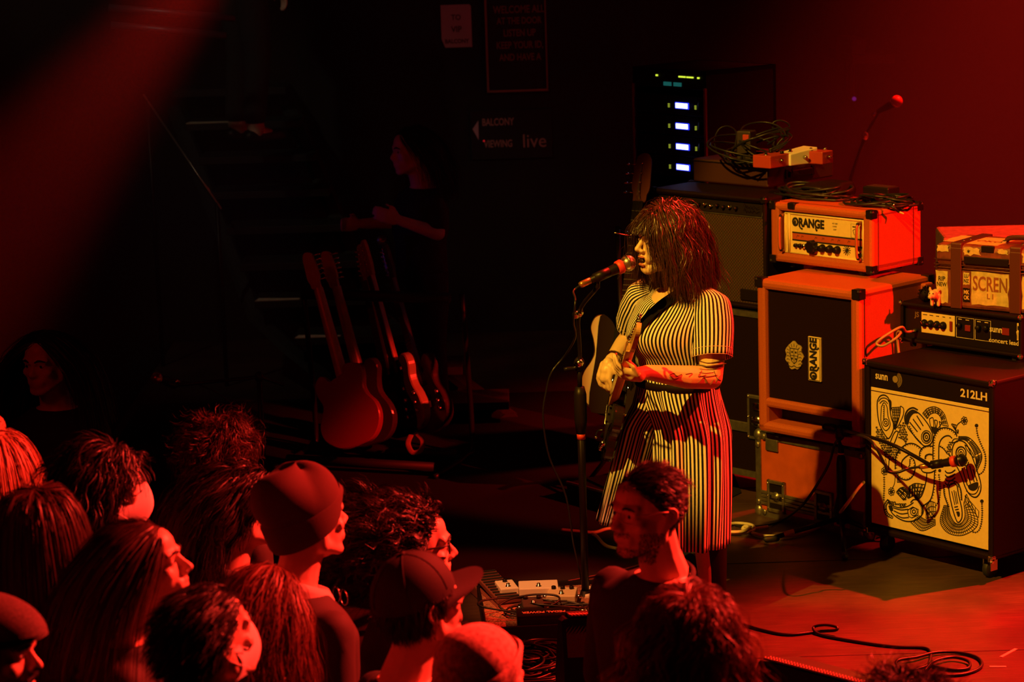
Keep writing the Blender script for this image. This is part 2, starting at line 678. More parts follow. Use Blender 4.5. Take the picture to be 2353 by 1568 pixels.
# --- orange flight case under the orange stack
OC = cabroot('flight_case', 'orange flight case with aluminium edges under the orange cabinet', 'case', (1.451, 10.043), 49.0, 0.643, 0.0)
w_, d_, h_ = 0.643, 0.52, 0.372
MB().bx(-w_ / 2 + 0.004, w_ / 2 - 0.004, 0.006, d_, 0.004, h_ - 0.004, 0.004).obj('panel', ORNLAM, OC)
ed = MB()
for x in (-w_ / 2, w_ / 2 - 0.03):
    ed.bx(x, x + 0.03, 0, 0.006, 0, h_)
    ed.bx(x + (0 if x < 0 else 0.027), x + (0.003 if x < 0 else 0.03), 0, 0.03, 0, h_)
ed.bx(-w_ / 2, w_ / 2, 0, 0.006, 0, 0.03).bx(-w_ / 2, w_ / 2, 0, 0.006, h_ - 0.03, h_).bx(-w_ / 2, w_ / 2, 0, 0.03, h_ - 0.003, h_)
ed.obj('aluminium_edge', ALU, OC)
hb = MB()
for k in range(4):
    hb.bx(-w_ / 2 + 0.03, w_ / 2 - 0.03, -0.002 - 0.002 * (k % 2), 0.006, 0.052 + 0.0165 * k, 0.066 + 0.0165 * k, 0.002)
hb.obj('lid_seam_rail', ALU, OC)
for x in (-0.2, 0.07):
    lt = MB()
    lt.bx(x - 0.05, x - 0.036, -0.01, 0.004, 0.03, 0.17, 0.003).bx(x + 0.036, x + 0.05, -0.01, 0.004, 0.03, 0.17, 0.003)
    lt.bx(x - 0.05, x + 0.05, -0.01, 0.004, 0.155, 0.17, 0.003).bx(x - 0.05, x + 0.05, -0.01, 0.004, 0.03, 0.045, 0.003)
    L = lt.obj('latch', ALU, OC)
    MB().bx(x - 0.036, x + 0.036, -0.003, 0.003, 0.045, 0.155).obj('latch_dish', BLKMET, L)
    tw = MB().lathe([(0.021, 0), (0.021, 0.005), (0.006, 0.007), (0.004, 0.012)], (x, -0.003, 0.1), (0, -1, 0))
    tw.bx(x - 0.018, x + 0.018, -0.016, -0.008, 0.094, 0.106, 0.002)
    tw.obj('twist_key', ALU, L, True)
    rv = MB()
    for xx in (-0.043, 0.043):
        for zz in (0.045, 0.1, 0.155):
            rv.ell((x + xx, -0.01, zz), (0.005, 0.004, 0.005), nu=8, nv=5)
    rv.obj('rivets', CHROME, L, True)
MB().bx(-w_ / 2 + 0.06, -w_ / 2 + 0.13, -0.003, 0.006, 0.295, 0.348, 0.003).obj('hinge_plate', ALU, OC)
for sx in (-1, 1):
    for z in (0.0, h_):
        cb = MB().ell((sx * (w_ / 2 - 0.012), 0.014, 0.02 if z == 0 else z - 0.02), (0.026, 0.024, 0.03), nu=10, nv=8)
        for a in ((0.035, 0.0), (0.0, 0.04)):
            cb.ell((sx * (w_ / 2 - 0.014 - a[0]), -0.002, (0.02 + a[1]) if z == 0 else (z - 0.02 - a[1])), (0.014, 0.006, 0.014), nu=8, nv=6)
        cb.obj('ball_corner', ALU, OC, True)
MB().bx(w_ / 2 - 0.11, w_ / 2 - 0.03, -0.004, 0.006, 0.03, 0.11, 0.003).obj('corner_plate', ALU, OC)

# --- orange speaker cabinet, stood on its side
w_, d_, h_ = 0.552, 0.487, 0.657
CAB = cabroot('speaker_cabinet', 'tall orange speaker cabinet with black grille and upright badge', 'speaker', (1.408, 10.027), 47.0, w_, 0.393)
sh = MB()
sh.bx(-w_ / 2, w_ / 2, 0, d_, h_ - 0.045, h_, 0.016).bx(-w_ / 2, w_ / 2, 0, d_, 0, 0.045, 0.016)
sh.bx(-w_ / 2, -w_ / 2 + 0.05, 0, d_ - 0.002, 0.002, h_ - 0.002, 0.016).bx(w_ / 2 - 0.05, w_ / 2, 0, d_ - 0.002, 0.002, h_ - 0.002, 0.016)
sh.bx(-w_ / 2 + 0.03, w_ / 2 - 0.03, 0.12, d_ - 0.01, 0.03, h_ - 0.03)
sh.obj('cabinet_body', ORANGE, CAB)
MB().bx(-w_ / 2 + 0.03, w_ / 2 - 0.03, 0.004, 0.06, 0.108, 0.148, 0.012).obj('slot_rail', ORANGE, CAB)
MB().bx(-w_ / 2 + 0.05, w_ / 2 - 0.05, 0.022, 0.05, 0.14, h_ - 0.044).obj('speaker_grille', GRILLE, CAB)
MB().bx(-w_ / 2 + 0.05, w_ / 2 - 0.05, 0.1, 0.121, 0.04, 0.11).obj('port_slot', INK, CAB)
bd = MB().bx(-0.006, 0.062, 0.012, 0.022, 0.252, 0.438, 0.002).obj('badge', CREAM, CAB)
bl = MB()
for a in (((-0.002, 0.256), (0.058, 0.256)), ((0.058, 0.256), (0.058, 0.434)), ((0.058, 0.434), (-0.002, 0.434)), ((-0.002, 0.434), (-0.002, 0.256))):
    ribbon2d(bl, [a[0], a[1]], 0.0025)
bl.xf(FRONT, (0, 0.0112, 0))
orange_word(bl, (0.0245, 0.0116, 0.345), 0.05, PI / 2)
bl.obj('lettering', INK, bd)
cr = MB()
GOLD = mat('gold_crest', (0.55, 0.42, 0.16), 0.45, 0.2)
oc_ = []
for k in range(40):
    a = 2 * PI * k / 40
    oc_.append((-0.085 + math.cos(a) * (0.046 + 0.005 * math.cos(9 * a)), 0.345 + math.sin(a) * (0.058 + 0.005 * math.cos(7 * a + 1))))
cr.prism(np.array(oc_), 0.0, 0.006, FRONT, (0, 0.022, 0))
crest = cr.obj('crest', GOLD, CAB)
ck = MB()
sh_ = [(-0.106, 0.375), (-0.064, 0.375), (-0.064, 0.345), (-0.072, 0.322), (-0.085, 0.31), (-0.098, 0.322), (-0.106, 0.345)]
ribbon2d(ck, sh_, 0.004, closed=True)
ribbon2d(ck, [(-0.085, 0.375), (-0.085, 0.312)], 0.003)
ribbon2d(ck, [(-0.106, 0.345), (-0.064, 0.345)], 0.003)
for a in np.linspace(0.4, 2.7, 7):
    ribbon2d(ck, [(-0.085 + 0.03 * math.cos(a), 0.352 + 0.03 * math.sin(a)), (-0.085 + 0.043 * math.cos(a), 0.35 + 0.047 * math.sin(a))], 0.003)
for s in (-1, 1):
    for k in range(4):
        ribbon2d(ck, smoothpath([(-0.085 + s * 0.024, 0.31 + 0.014 * k), (-0.085 + s * 0.034, 0.315 + 0.014 * k), (-0.085 + s * 0.04, 0.309 + 0.014 * k)], k=3), 0.003)
ribbon2d(ck, smoothpath([(-0.12, 0.302), (-0.1, 0.296), (-0.085, 0.302), (-0.07, 0.296), (-0.05, 0.302)], k=4), 0.004)
for q in ((-0.095, 0.36), (-0.075, 0.36), (-0.095, 0.332), (-0.075, 0.332)):
    ck.prism(circ(q[0], q[1], 0.005, 8), 0, 0.0005)
ck.xf(FRONT, (0, 0.0157, 0))
ck.obj('crest_drawing', INK, crest)
corner_caps(CAB, w_, d_, h_, BLACK, 0.042, bottoms=False)
# side strap handle by the rear edge
sb = MB().bx(w_ / 2 - 0.002, w_ / 2 + 0.026, 0.4, 0.455, 0.587, 0.635, 0.007)
sb.obj('side_handle', ORANGE, CAB)
rl = MB()
for y in (0.03, 0.44):
    rl.bx(w_ / 2 - 0.004, w_ / 2 + 0.0015, y, y + 0.004, 0.02, h_ - 0.02)
rl.obj('side_piping', INK, CAB)
for x in (-0.2, 0.2):
    for y in (0.05, 0.43):
        MB().lathe([(0.02, -0.022), (0.022, 0.004)], (x, y, 0), (0, 0, 1), 12).obj('foot', RUBBER, CAB)

# --- orange amplifier head
w_, d_, h_ = 0.559, 0.332, 0.259
HEAD = cabroot('amplifier_head', 'orange amplifier head with cream control panel on the orange cabinet', 'amplifier', (1.503, 10.314), 47.5, w_, 1.072)
t_ = 0.036
sh = MB()
sh.bx(-w_ / 2, w_ / 2, 0, d_, h_ - t_, h_, 0.014).bx(-w_ / 2, w_ / 2, 0, d_, 0, t_ + 0.008, 0.014)
sh.bx(-w_ / 2, -w_ / 2 + 0.052, 0, d_ - 0.002, 0.002, h_ - 0.002, 0.014).bx(w_ / 2 - 0.052, w_ / 2, 0, d_ - 0.002, 0.002, h_ - 0.002, 0.014)
sh.bx(-w_ / 2 + 0.03, w_ / 2 - 0.03, 0.06, d_ - 0.01, 0.02, h_ - 0.02)
sh.obj('cabinet_body', ORANGE, HEAD)
px0, px1, pz0, pz1 = -w_ / 2 + 0.075, w_ / 2 - 0.03, 0.047, h_ - t_ - 0.008
pan = MB().bx(px0, px1, 0.012, 0.06, pz0, pz1, 0.003).obj('control_panel', CREAM, HEAD)
tr = MB()
for a, b in (((px0, pz0), (px1, pz0)), ((px1, pz0), (px1, pz1)), ((px1, pz1), (px0, pz1)), ((px0, pz1), (px0, pz0))):
    tr.tube([(a[0], 0.012, a[1]), (b[0], 0.012, b[1])], 0.0045, 6)
tr.bx(px0 + 0.018, px0 + 0.03, 0.007, 0.012, pz0, pz1).bx(px1 - 0.028, px1 - 0.018, 0.007, 0.012, pz0, pz1)
tr.obj('panel_trim', CREAM, HEAD, True)
ix0, ix1 = px0 + 0.04, px1 - 0.03
bk = MB()
zs = pz0 + (pz1 - pz0) * 0.43
bk.bx(ix0, ix1, 0.0105, 0.012, zs - 0.019, zs - 0.013).bx(ix0, ix1, 0.0105, 0.012, zs + 0.013, zs + 0.019)
orange_word(bk, (ix0 + 0.088, 0.0115, pz1 - 0.036), 0.05)
for k, s in enumerate(('ALL BRITISH', 'OVER DRIVE', 'AMP', )):
    put_text(bk, s[:5] if k else 'AD 200', 0.009, (ix0 + 0.235, 0.0115, pz1 - 0.024 - 0.013 * k), ext=0.0003)
ribbon2d(b2 := MB(), [(0, 0), (0.04, 0), (0.04, 0.058), (0, 0.058)], 0.0015, closed=True)
ribbon2d(b2, smoothpath([(0.01, 0.03), (0.02, 0.012), (0.03, 0.03), (0.02, 0.036), (0.01, 0.03)], k=4), 0.0025)
ribbon2d(b2, [(0.008, 0.046), (0.032, 0.046)], 0.005)
b2.xf(FRONT, (ix1 - 0.062, 0.0116, pz1 - 0.075))
for v_ in [0]:
    bk.add(np.concatenate(b2.v), b2.f)
sc_ = MB()
for k in range(12):
    a = 2 * PI * k / 12 + 0.1
    sc_.tube([(0, 0, 0), (0.021 * math.cos(a), 0.021 * math.sin(a), 0)], 0.0016, 4)
sc_.xf(FRONT, (ix0 + 0.3, 0.0105, pz0 + 0.036))
bk.add(np.concatenate(sc_.v), sc_.f)
bk.obj('panel_print', INK, pan)
st = MB().bx(ix0, ix1, 0.011, 0.0122, zs - 0.013, zs + 0.013).obj('orange_band', ORNLAM, pan)
mk = MB()
for x in (0.03, 0.055, 0.13, 0.17, 0.22, 0.255, 0.31):
    ribbon2d(mk, smoothpath([(x - 0.006, -0.005), (x, 0.006), (x + 0.004, 0), (x + 0.008, 0.005)], k=3), 0.0018)
mk.xf(FRONT, (ix0, 0.0108, zs))
mk.obj('band_marks', INK, st)
for k, x in enumerate((0.022, 0.045, 0.068)):
    knob(HEAD, 'input_jack', ix0 + x, 0.012, pz0 + 0.034, 0.0085 + 0.001 * k, CHROME if k == 2 else BLKMET, 0.014, pointer=False)
bigk = MB()
ol = []
for k in range(36):
    a = 2 * PI * k / 36
    ol.append((0.027 * (1 + 0.1 * math.cos(9 * a)) * math.cos(a), 0.027 * (1 + 0.1 * math.cos(9 * a)) * math.sin(a)))
bigk.prism(np.array(ol), 0, 0.03, FRONT, (ix0 + 0.118, 0.012, pz0 + 0.037), bev=0.004)
bigk.obj('selector_knob', BLACK, HEAD)
for k in range(3):
    knob(HEAD, 'volume_knob', ix0 + 0.168 + 0.041 * k, 0.012, pz0 + 0.034, 0.0145, BLACK, 0.022, 0.0175, pointer=False)
for z in (0.05, 0.022):
    knob(HEAD, 'toggle_switch', ix1 - 0.012, 0.012, pz0 + z, 0.009, BLACK, 0.016, pointer=False)
for x in (px0 - 0.005, px1 - 0.035):
    hp = smoothpath([(x, 0.012, pz1 - 0.004), (x, -0.012, pz1 - 0.014), (x, -0.022, pz1 - 0.035), (x, -0.022, pz0 + 0.035), (x, -0.012, pz0 + 0.012), (x, 0.012, pz0 + 0.002)], k=4)
    h = MB().tube(hp, 0.0058, 8).obj('front_handle', mat('red_brown_handle', (0.35, 0.12, 0.05), 0.3), HEAD, True)
    e = MB()
    e.ell((x, -0.012, pz1 - 0.012), 0.008).ell((x, -0.012, pz0 + 0.012), 0.008)
    e.obj('handle_end', BLKMET, h, True)
corner_caps(HEAD, w_, d_, h_, BLACK, 0.036)
rl = MB()
for y in (0.038, 0.27):
    rl.bx(w_ / 2 - 0.004, w_ / 2 + 0.0012, y, y + 0.0035, 0.004, h_ - 0.004)
    rl.bx(-w_ / 2 + 0.03, w_ / 2, y, y + 0.0035, h_ - 0.003, h_ + 0.0012)
rl.obj('side_piping', mat('dark_piping', (0.08, 0.02, 0.01), 0.6), HEAD)
MB().bx(-w_ / 2 + 0.1, -w_ / 2 + 0.14, -0.004, 0.03, h_ - 0.024, h_ + 0.004, 0.004).obj('handle_bracket', BLACK, HEAD)
for x in (-0.19, 0.19):
    for y in (0.05, 0.28):
        MB().lathe([(0.018, -0.02), (0.02, 0.003)], (x, y, 0), (0, 0, 1), 12).obj('foot', RUBBER, HEAD)

# --- big black combo cabinet with the printed grille
w_, d_, h_ = 0.658, 0.6, 0.709
SUNN = cabroot('speaker_cabinet', 'black speaker cabinet with inked doodle drawing on its cream grille', 'speaker', (1.826, 9.387), 50.3, w_, 0.085)
sh = MB()
shell(sh, w_, d_, h_, 0.026, 0.05, 0.008)
sh.obj('cabinet_body', BLKTEX, SUNN)
gx0, gx1, gz0, gz1 = -w_ / 2 + 0.027, w_ / 2 - 0.022, 0.038, h_ - 0.108
MB().bx(-w_ / 2 + 0.026, w_ / 2 - 0.024, 0.014, 0.05, gz1, h_ - 0.026).obj('header_panel', BLACK, SUNN)
GR = MB().bx(gx0, gx1, 0.012, 0.05, gz0, gz1, 0.002).obj('grille_panel', CREAM, SUNN)
MB().bx(gx0, gx1, 0.009, 0.0125, gz1 - 0.014, gz1 - 0.0125).obj('panel_groove', INK, GR)
hd = MB()
put_text(hd, 'sunn', 0.044, (gx0 + 0.056, 0.0138, h_ - 0.058), ext=0.0005, off=0.0008, xs=0.8)
hd.obj('lettering', mat('pale_lettering', (0.8, 0.66, 0.4), 0.5), SUNN)
hd = MB()
put_text(hd, '212LH', 0.044, (gx1 - 0.082, 0.0138, gz1 + 0.04), ext=0.0005, off=0.0012, xs=1.12)
hd.obj('lettering', mat('pale_lettering', (0.8, 0.66, 0.4), 0.5), SUNN)
lg = MB().prism(circ(gx0 + 0.128, 0, 0.014, 16), 0, 0.001)
for r in (0.019, 0.024, 0.029, 0.034):
    ribbon2d(lg, circ(gx0 + 0.128, 0, r, 14, a0=-1.1, a1=1.1), 0.0022, 0.0005)
lg.xf(FRONT, (0, 0.0138, h_ - 0.06))
lg.obj('wave_emblem', mat('dull_gold', (0.3, 0.22, 0.1), 0.5), SUNN)
corner_caps(SUNN, w_, d_, h_, CHROME, 0.024, back=False)
for x in (-0.26, 0.27):
    for y in (0.06, 0.52):
        c_ = MB().lathe([(0.034, -0.012), (0.036, -0.008), (0.036, 0.008), (0.034, 0.012)], (x, y, -0.049), (1, 0, 0), 18)
        wheel = c_.obj('caster_wheel', RUBBER, SUNN, True)
        MB().bx(x - 0.02, x - 0.014, y - 0.02, y + 0.02, -0.055, 0.0).bx(x + 0.014, x + 0.02, y - 0.02, y + 0.02, -0.055, 0.0).bx(x - 0.025, x + 0.025, y - 0.025, y + 0.025, -0.006, 0).obj('caster_fork', CHROME, wheel)


# the doodle: strokes transcribed in picture units of the panel, mapped to the panel's own plane
def homog(src, dst):
    A = []
    for (x, y), (u, v) in zip(src, dst):
        A += [[x, y, 1, 0, 0, 0, -u * x, -u * y, -u], [0, 0, 0, x, y, 1, -v * x, -v * y, -v]]
    return np.linalg.svd(np.array(A, float))[2][-1].reshape(3, 3)


HM = homog([(50, 150), (950, 300), (955, 1380), (57, 1178)], [(gx0, gz1), (gx1, gz1), (gx1, gz0), (gx0, gz0)])


def pp(pts):
    P = np.c_[np.array(pts, float), np.ones(len(pts))] @ HM.T
    return P[:, :2] / P[:, 2:]


dw = MB()


def stroke(pts, wd=7, closed=False, sm=True, ticks=0, tl=14, side=1):
    P = np.array(pts, float)
    if closed:
        P = np.vstack([P, P[:1]])
    if sm and len(P) > 2:
        P = smoothpath(P, k=5)
    ribbon2d(dw, pp(P), wd * 0.00072)
    if ticks:
        L = np.r_[0, np.cumsum(np.linalg.norm(np.diff(P, axis=0), axis=1))]
        for s in np.arange(ticks * 0.5, L[-1], ticks):
            c = np.array([np.interp(s, L, P[:, i]) for i in (0, 1)])
            e = np.array([np.interp(min(s + 2, L[-1]), L, P[:, i]) for i in (0, 1)]) - np.array([np.interp(s - 2, L, P[:, i]) for i in (0, 1)])
            n = np.array([-e[1], e[0]]) / (np.linalg.norm(e) + 1e-9)
            if side == 0:
                ribbon2d(dw, pp([c - n * tl, c + n * tl]), 4.5 * 0.00072)
            else:
                ribbon2d(dw, pp([c, c + n * tl * side]), 4.5 * 0.00072)


def fillp(pts):
    P = pp(smoothpath(list(pts) + [pts[0]], k=3)[:-1])
    dw.add(np.c_[P, np.full(len(P), 0.0003)], [tuple(range(len(P)))])


def cs(x, y, r, wd=6, ry=None):
    stroke(circ(x, y, r, 18, ry), wd, True, False)


def dot(x, y, r=8):
    fillp([tuple(q) for q in circ(x, y, r, 8)])


def vine(pts, tl=8):
    stroke(pts, 4, ticks=17, tl=tl, side=0)


def beads(poly, step=17, r=6.5):
    poly = np.array(poly, float)
    lo, hi = poly.min(0), poly.max(0)
    for i, y in enumerate(np.arange(lo[1], hi[1], step)):
        for x in np.arange(lo[0] + (i % 2) * step / 2, hi[0], step):
            ins = False
            for (ax, ay), (bx_, by) in zip(poly, np.roll(poly, -1, 0)):
                if (ay > y) != (by > y) and x < (bx_ - ax) * (y - ay) / (by - ay) + ax:
                    ins = not ins
            if ins:
                t = rng_d.uniform(0, 3)
                stroke(circ(x + rng_d.uniform(-2, 2), y + rng_d.uniform(-2, 2), r, 7, r * 0.75, t, t + 5.6), 5.5, False, False)


rng_d = random.Random(4)


def fan(inner, outer, rows, n, wd=5):
    """rows of little plumes between two outlines"""
    A, B = smoothpath(inner, k=8), smoothpath(outer, k=8)
    rs = lambda P, m: np.array([P[int(i)] for i in np.linspace(0, len(P) - 1, m)])
    prev = None
    for k in range(rows + 1):
        t = k / rows
        P = rs(A, n) * (1 - t) + rs(B, n) * t
        stroke(P, wd, False, False)
        if prev is not None:
            for i in range(n):
                ribbon2d(dw, pp([prev[i], P[i]]), wd * 0.00065)
        prev = P


# upper left shoe
stroke([(100, 255), (98, 300), (105, 380), (120, 440), (150, 500), (180, 537), (200, 520), (220, 470), (222, 430), (205, 380), (195, 320), (190, 265), (180, 230), (150, 211), (118, 222)], 8, True)
stroke([(108, 262), (125, 240), (150, 233), (175, 243), (186, 262)], 6)
stroke([(118, 275), (138, 256), (160, 258), (178, 276)], 6)
stroke([(130, 300), (126, 400), (140, 455), (165, 478), (190, 455), (196, 420), (180, 370), (172, 300), (150, 268)], 6, True)
cs(163, 418, 22, 6, 28)
cs(163, 418, 10, 6, 12)
stroke([(152, 285), (150, 390)], 5, ticks=14, tl=9)
fan([(208, 305), (215, 360), (222, 460)], [(272, 300), (268, 360), (236, 470)], 4, 9, 6)
fillp([(192, 240), (206, 262), (204, 330), (194, 310)])
stroke([(275, 291), (297, 312), (294, 360), (268, 420), (246, 455), (240, 430), (265, 370), (270, 310)], 6, True)
beads([(95, 440), (135, 490), (190, 560), (205, 660), (150, 650), (105, 570), (88, 510)])
beads([(262, 450), (300, 405), (327, 500), (322, 575), (280, 530), (255, 500)])
beads([(150, 640), (250, 575), (272, 640), (228, 705), (160, 690)])
stroke([(245, 478), (255, 500), (214, 602), (194, 590), (200, 560), (225, 500)], 7, True)
stroke([(258, 525), (300, 545), (322, 582)], 6, ticks=14, tl=9)
stroke([(160, 690), (172, 740), (160, 735), (152, 700)], 5)
stroke([(190, 690), (186, 770), (200, 800), (240, 800), (262, 790)], 7)
# upper middle hand
stroke([(330, 455), (322, 420), (335, 352), (360, 330), (402, 338), (440, 372), (488, 436), (516, 500), (515, 552), (493, 582), (455, 590), (420, 560), (370, 505)], 8, True)
fillp([(314, 425), (312, 375), (330, 338), (365, 316), (400, 330), (408, 345), (372, 348), (345, 385), (334, 428)])
for a, b in (((343, 412), (402, 484)), ((368, 388), (428, 468)), ((396, 362), (446, 440))):
    stroke([a, b], 8)
cs(470, 522, 38, 6, 48)
cs(470, 522, 24, 11, 32)
cs(470, 522, 9, 7, 12)
stroke([(335, 440), (380, 520), (430, 575)], 6, ticks=18, tl=10, side=-1)
stroke([(312, 430), (306, 372), (328, 322), (368, 303), (405, 320)], 9, ticks=11, tl=8)
fan([(475, 385), (500, 350), (540, 340), (575, 370), (590, 430)], [(440, 345), (480, 305), (540, 295), (600, 340), (635, 440)], 3, 24, 5)
for a in (((492, 385), (520, 380), (524, 475)), ((530, 392), (552, 405), (536, 478)), ((565, 402), (582, 420), (548, 470))):
    stroke([(a[0][0], a[0][1]), a[1], a[2], (a[0][0] + 8, a[0][1] + 50)], 6, True)
fillp([(500, 440), (560, 455), (530, 500), (515, 480)])
# snake arch and coils
stroke([(520, 695), (521, 560), (535, 502), (570, 460), (620, 450), (670, 470), (702, 508)], 8, ticks=20, tl=14)
stroke([(564, 690), (565, 590), (580, 542), (610, 515), (642, 511), (664, 530)], 8)
stroke([(570, 590), (600, 610), (630, 650)], 7, ticks=16, tl=10, side=-1)
stroke([(235, 770), (240, 680), (270, 620), (320, 580), (372, 574), (420, 600), (440, 622)], 8, ticks=20, tl=14)
stroke([(288, 770), (284, 720), (300, 690), (340, 660), (385, 662)], 8)
stroke([(235, 785), (270, 832), (320, 850), (366, 822), (386, 762), (378, 700), (345, 675)], 8, ticks=22, tl=-12)
stroke([(300, 760), (320, 770), (342, 740), (345, 690)], 6, ticks=14, tl=9)
stroke([(418, 690), (420, 640), (440, 606), (480, 590), (516, 592)], 8, ticks=18, tl=12)
stroke([(460, 690), (465, 664), (490, 652), (515, 655)], 8, ticks=12, tl=10)
stroke([(430, 765), (450, 788), (500, 792), (545, 770)], 8)
stroke([(474, 792), (468, 860), (440, 960), (402, 1004)], 8)
stroke([(533, 775), (527, 900), (502, 1000), (436, 1052)], 8, ticks=22, tl=-13)
# right foot
stroke([(664, 660), (666, 610), (684, 562), (722, 545), (768, 568), (806, 640), (850, 760), (882, 862), (880, 930), (850, 972), (810, 962), (772, 912), (730, 800), (690, 720)], 8, True)
cs(732, 640, 38, 9, 48)
cs(732, 640, 23, 6, 30)
cs(732, 640, 9, 7, 11)
for a, b in (((740, 752), (782, 885)), ((770, 740), (806, 872)), ((798, 735), (834, 858)), ((824, 760), (856, 852))):
    stroke([a, b], 8)
fillp([(783, 885), (820, 868), (862, 858), (862, 900), (832, 925), (797, 915)])
stroke([(772, 925), (812, 950), (850, 940), (874, 885)], 6)
stroke([(735, 700), (760, 715), (785, 690)], 7)
stroke([(745, 725), (775, 735), (790, 705)], 7)
fan([(715, 535), (770, 545), (820, 610), (845, 690), (845, 740)], [(712, 515), (790, 522), (858, 590), (890, 670), (850, 780)], 2, 30, 6)
stroke([(760, 575), (800, 610), (832, 668), (815, 660), (775, 610)], 6, True)
beads([(625, 590), (655, 545), (670, 560), (655, 640), (640, 690), (622, 640)])
stroke([(660, 560), (680, 535), (712, 535), (706, 552), (680, 560)], 6, True)
# bottom left foot
stroke([(190, 1050), (215, 1105), (275, 1150), (340, 1166), (400, 1150), (440, 1112), (448, 1070), (415, 1010), (378, 998), (352, 1022)], 8)
stroke([(210, 1046), (270, 1062), (330, 1050), (375, 1020)], 7)
for p in ([(220, 1062), (280, 1078), (335, 1072)], [(225, 1085), (280, 1108), (335, 1102)], [(245, 1118), (290, 1138), (340, 1135)]):
    stroke(p, 7)
cs(378, 1090, 26, 6, 30)
cs(378, 1090, 12, 7, 14)
stroke([(330, 1080), (370, 1054), (412, 1074), (410, 1116), (362, 1138), (338, 1126)], 6, True, False)
fillp([(184, 1048), (210, 1044), (222, 1085), (196, 1082)])
fan([(195, 1010), (170, 1050), (180, 1100), (220, 1130)], [(178, 1000), (150, 1050), (165, 1115), (215, 1145)], 1, 14, 6)
beads([(165, 1010), (230, 1005), (250, 1035), (320, 1030), (310, 1055), (200, 1040)], 15)
fan([(300, 1005), (330, 960), (330, 930)], [(245, 945), (270, 915), (300, 905)], 2, 8, 7)
stroke([(262, 925), (300, 960), (318, 1000), (285, 985), (258, 950)], 6, True)
stroke([(290, 912), (325, 960), (330, 990)], 6)
fan([(335, 990), (385, 965), (430, 960)], [(340, 900), (390, 875), (462, 885)], 3, 12, 6)
stroke([(380, 885), (420, 950), (405, 950), (375, 905)], 6, True)
fillp([(380, 960), (425, 955), (415, 1000), (385, 990)])
stroke([(415, 1010), (440, 1060), (440, 1110)], 6, ticks=12, tl=10)
fan([(420, 1120), (470, 1150), (540, 1145)], [(355, 1175), (440, 1235), (542, 1190)], 4, 18, 4.5)
fan([(470, 1050), (500, 1010), (540, 1020)], [(470, 1140), (510, 1130), (545, 1120)], 3, 8, 5)
stroke([(470, 1075), (525, 1150)], 6)
stroke([(490, 1070), (540, 1135)], 6)
# bottom right blade and skirt
stroke([(640, 900), (662, 872), (700, 882), (716, 960), (740, 1060), (742, 1130), (720, 1166), (700, 1150), (670, 1060), (648, 960)], 8, True)
for a, b in (((664, 930), (688, 1035)), ((680, 922), (700, 1030)), ((695, 930), (710, 1025))):
    stroke([a, b], 6)
stroke([(684, 1052), (712, 1046)], 7)
stroke([(690, 1072), (718, 1066)], 7)
fillp([(698, 1085), (722, 1085), (726, 1115), (712, 1124)])
for y in (775, 805, 835, 865):
    stroke([(612, y), (628, y + 16), (660, y + 14), (690, y - 8)], 8)
stroke([(604, 880), (608, 960), (640, 1050)], 8, ticks=15, tl=-10)
stroke([(715, 870), (735, 930), (740, 1000)], 8, ticks=13, tl=9)
stroke([(628, 900), (650, 855), (700, 860), (715, 900)], 6)
fan([(640, 1040), (655, 1110), (690, 1170), (735, 1175), (765, 1120), (755, 1020)], [(605, 1040), (578, 1165), (640, 1250), (760, 1262), (865, 1165), (775, 950)], 4, 40, 5)
fan([(765, 960), (770, 1010)], [(870, 1080), (868, 1130)], 4, 5, 4.5)
# flowers, vines
for fx, fy in ((755, 395), (155, 785), (208, 940)):
    dot(fx, fy, 9)
    for k in range(7):
        a = 2 * PI * k / 7
        cs(fx + 17 * math.cos(a), fy + 22 * math.sin(a), 7, 5, 9)
stroke([(700, 520), (690, 470), (704, 425), (736, 398)], 6)
for k in range(3):
    stroke([(690, 470), (660 + 12 * k, 425 + 3 * k), (672 + 12 * k, 422 + 3 * k)], 6)
    stroke([(700, 490), (712, 466 + 12 * k), (690, 470 + 8 * k)], 5)
vine([(152, 825), (153, 900), (150, 1010)])
stroke([(236, 815), (230, 880), (210, 920)], 5)
for k in range(3):
    stroke([(255, 830), (252 + 12 * k, 868), (262 + 10 * k, 865)], 5)
dot(848, 430, 14)
vine([(848, 445), (856, 500), (882, 570), (912, 640), (918, 710), (902, 775), (868, 802)])
dot(572, 775, 12)
vine([(565, 800), (575, 900), (570, 990), (545, 1042)])
dot(893, 1003, 14)
vine([(893, 1015), (896, 1080), (893, 1150), (878, 1215), (850, 1242), (818, 1236)])
dw.xf(FRONT, (0, 0.0115, 0))
dw.obj('ink_drawing', INK, GR)

# --- black amplifier head on the doodle cabinet
w_, d_, h_ = 0.597, 0.25, 0.165
SH = cabroot('amplifier_head', 'wide black amplifier head with knob row and rocker switch under the suitcase', 'amplifier', (2.004, 9.74), 46.5, w_, 0.812)
shell(MB(), w_, d_, h_, 0.016, 0.05, 0.006).obj('cabinet_body', BLKTEX, SH)
pan = MB().bx(-w_ / 2 + 0.016, w_ / 2 - 0.016, 0.02, 0.05, 0.016, h_ - 0.016).obj('front_panel', BLACK, SH)


def fx(f):
    return -w_ / 2 + f * w_


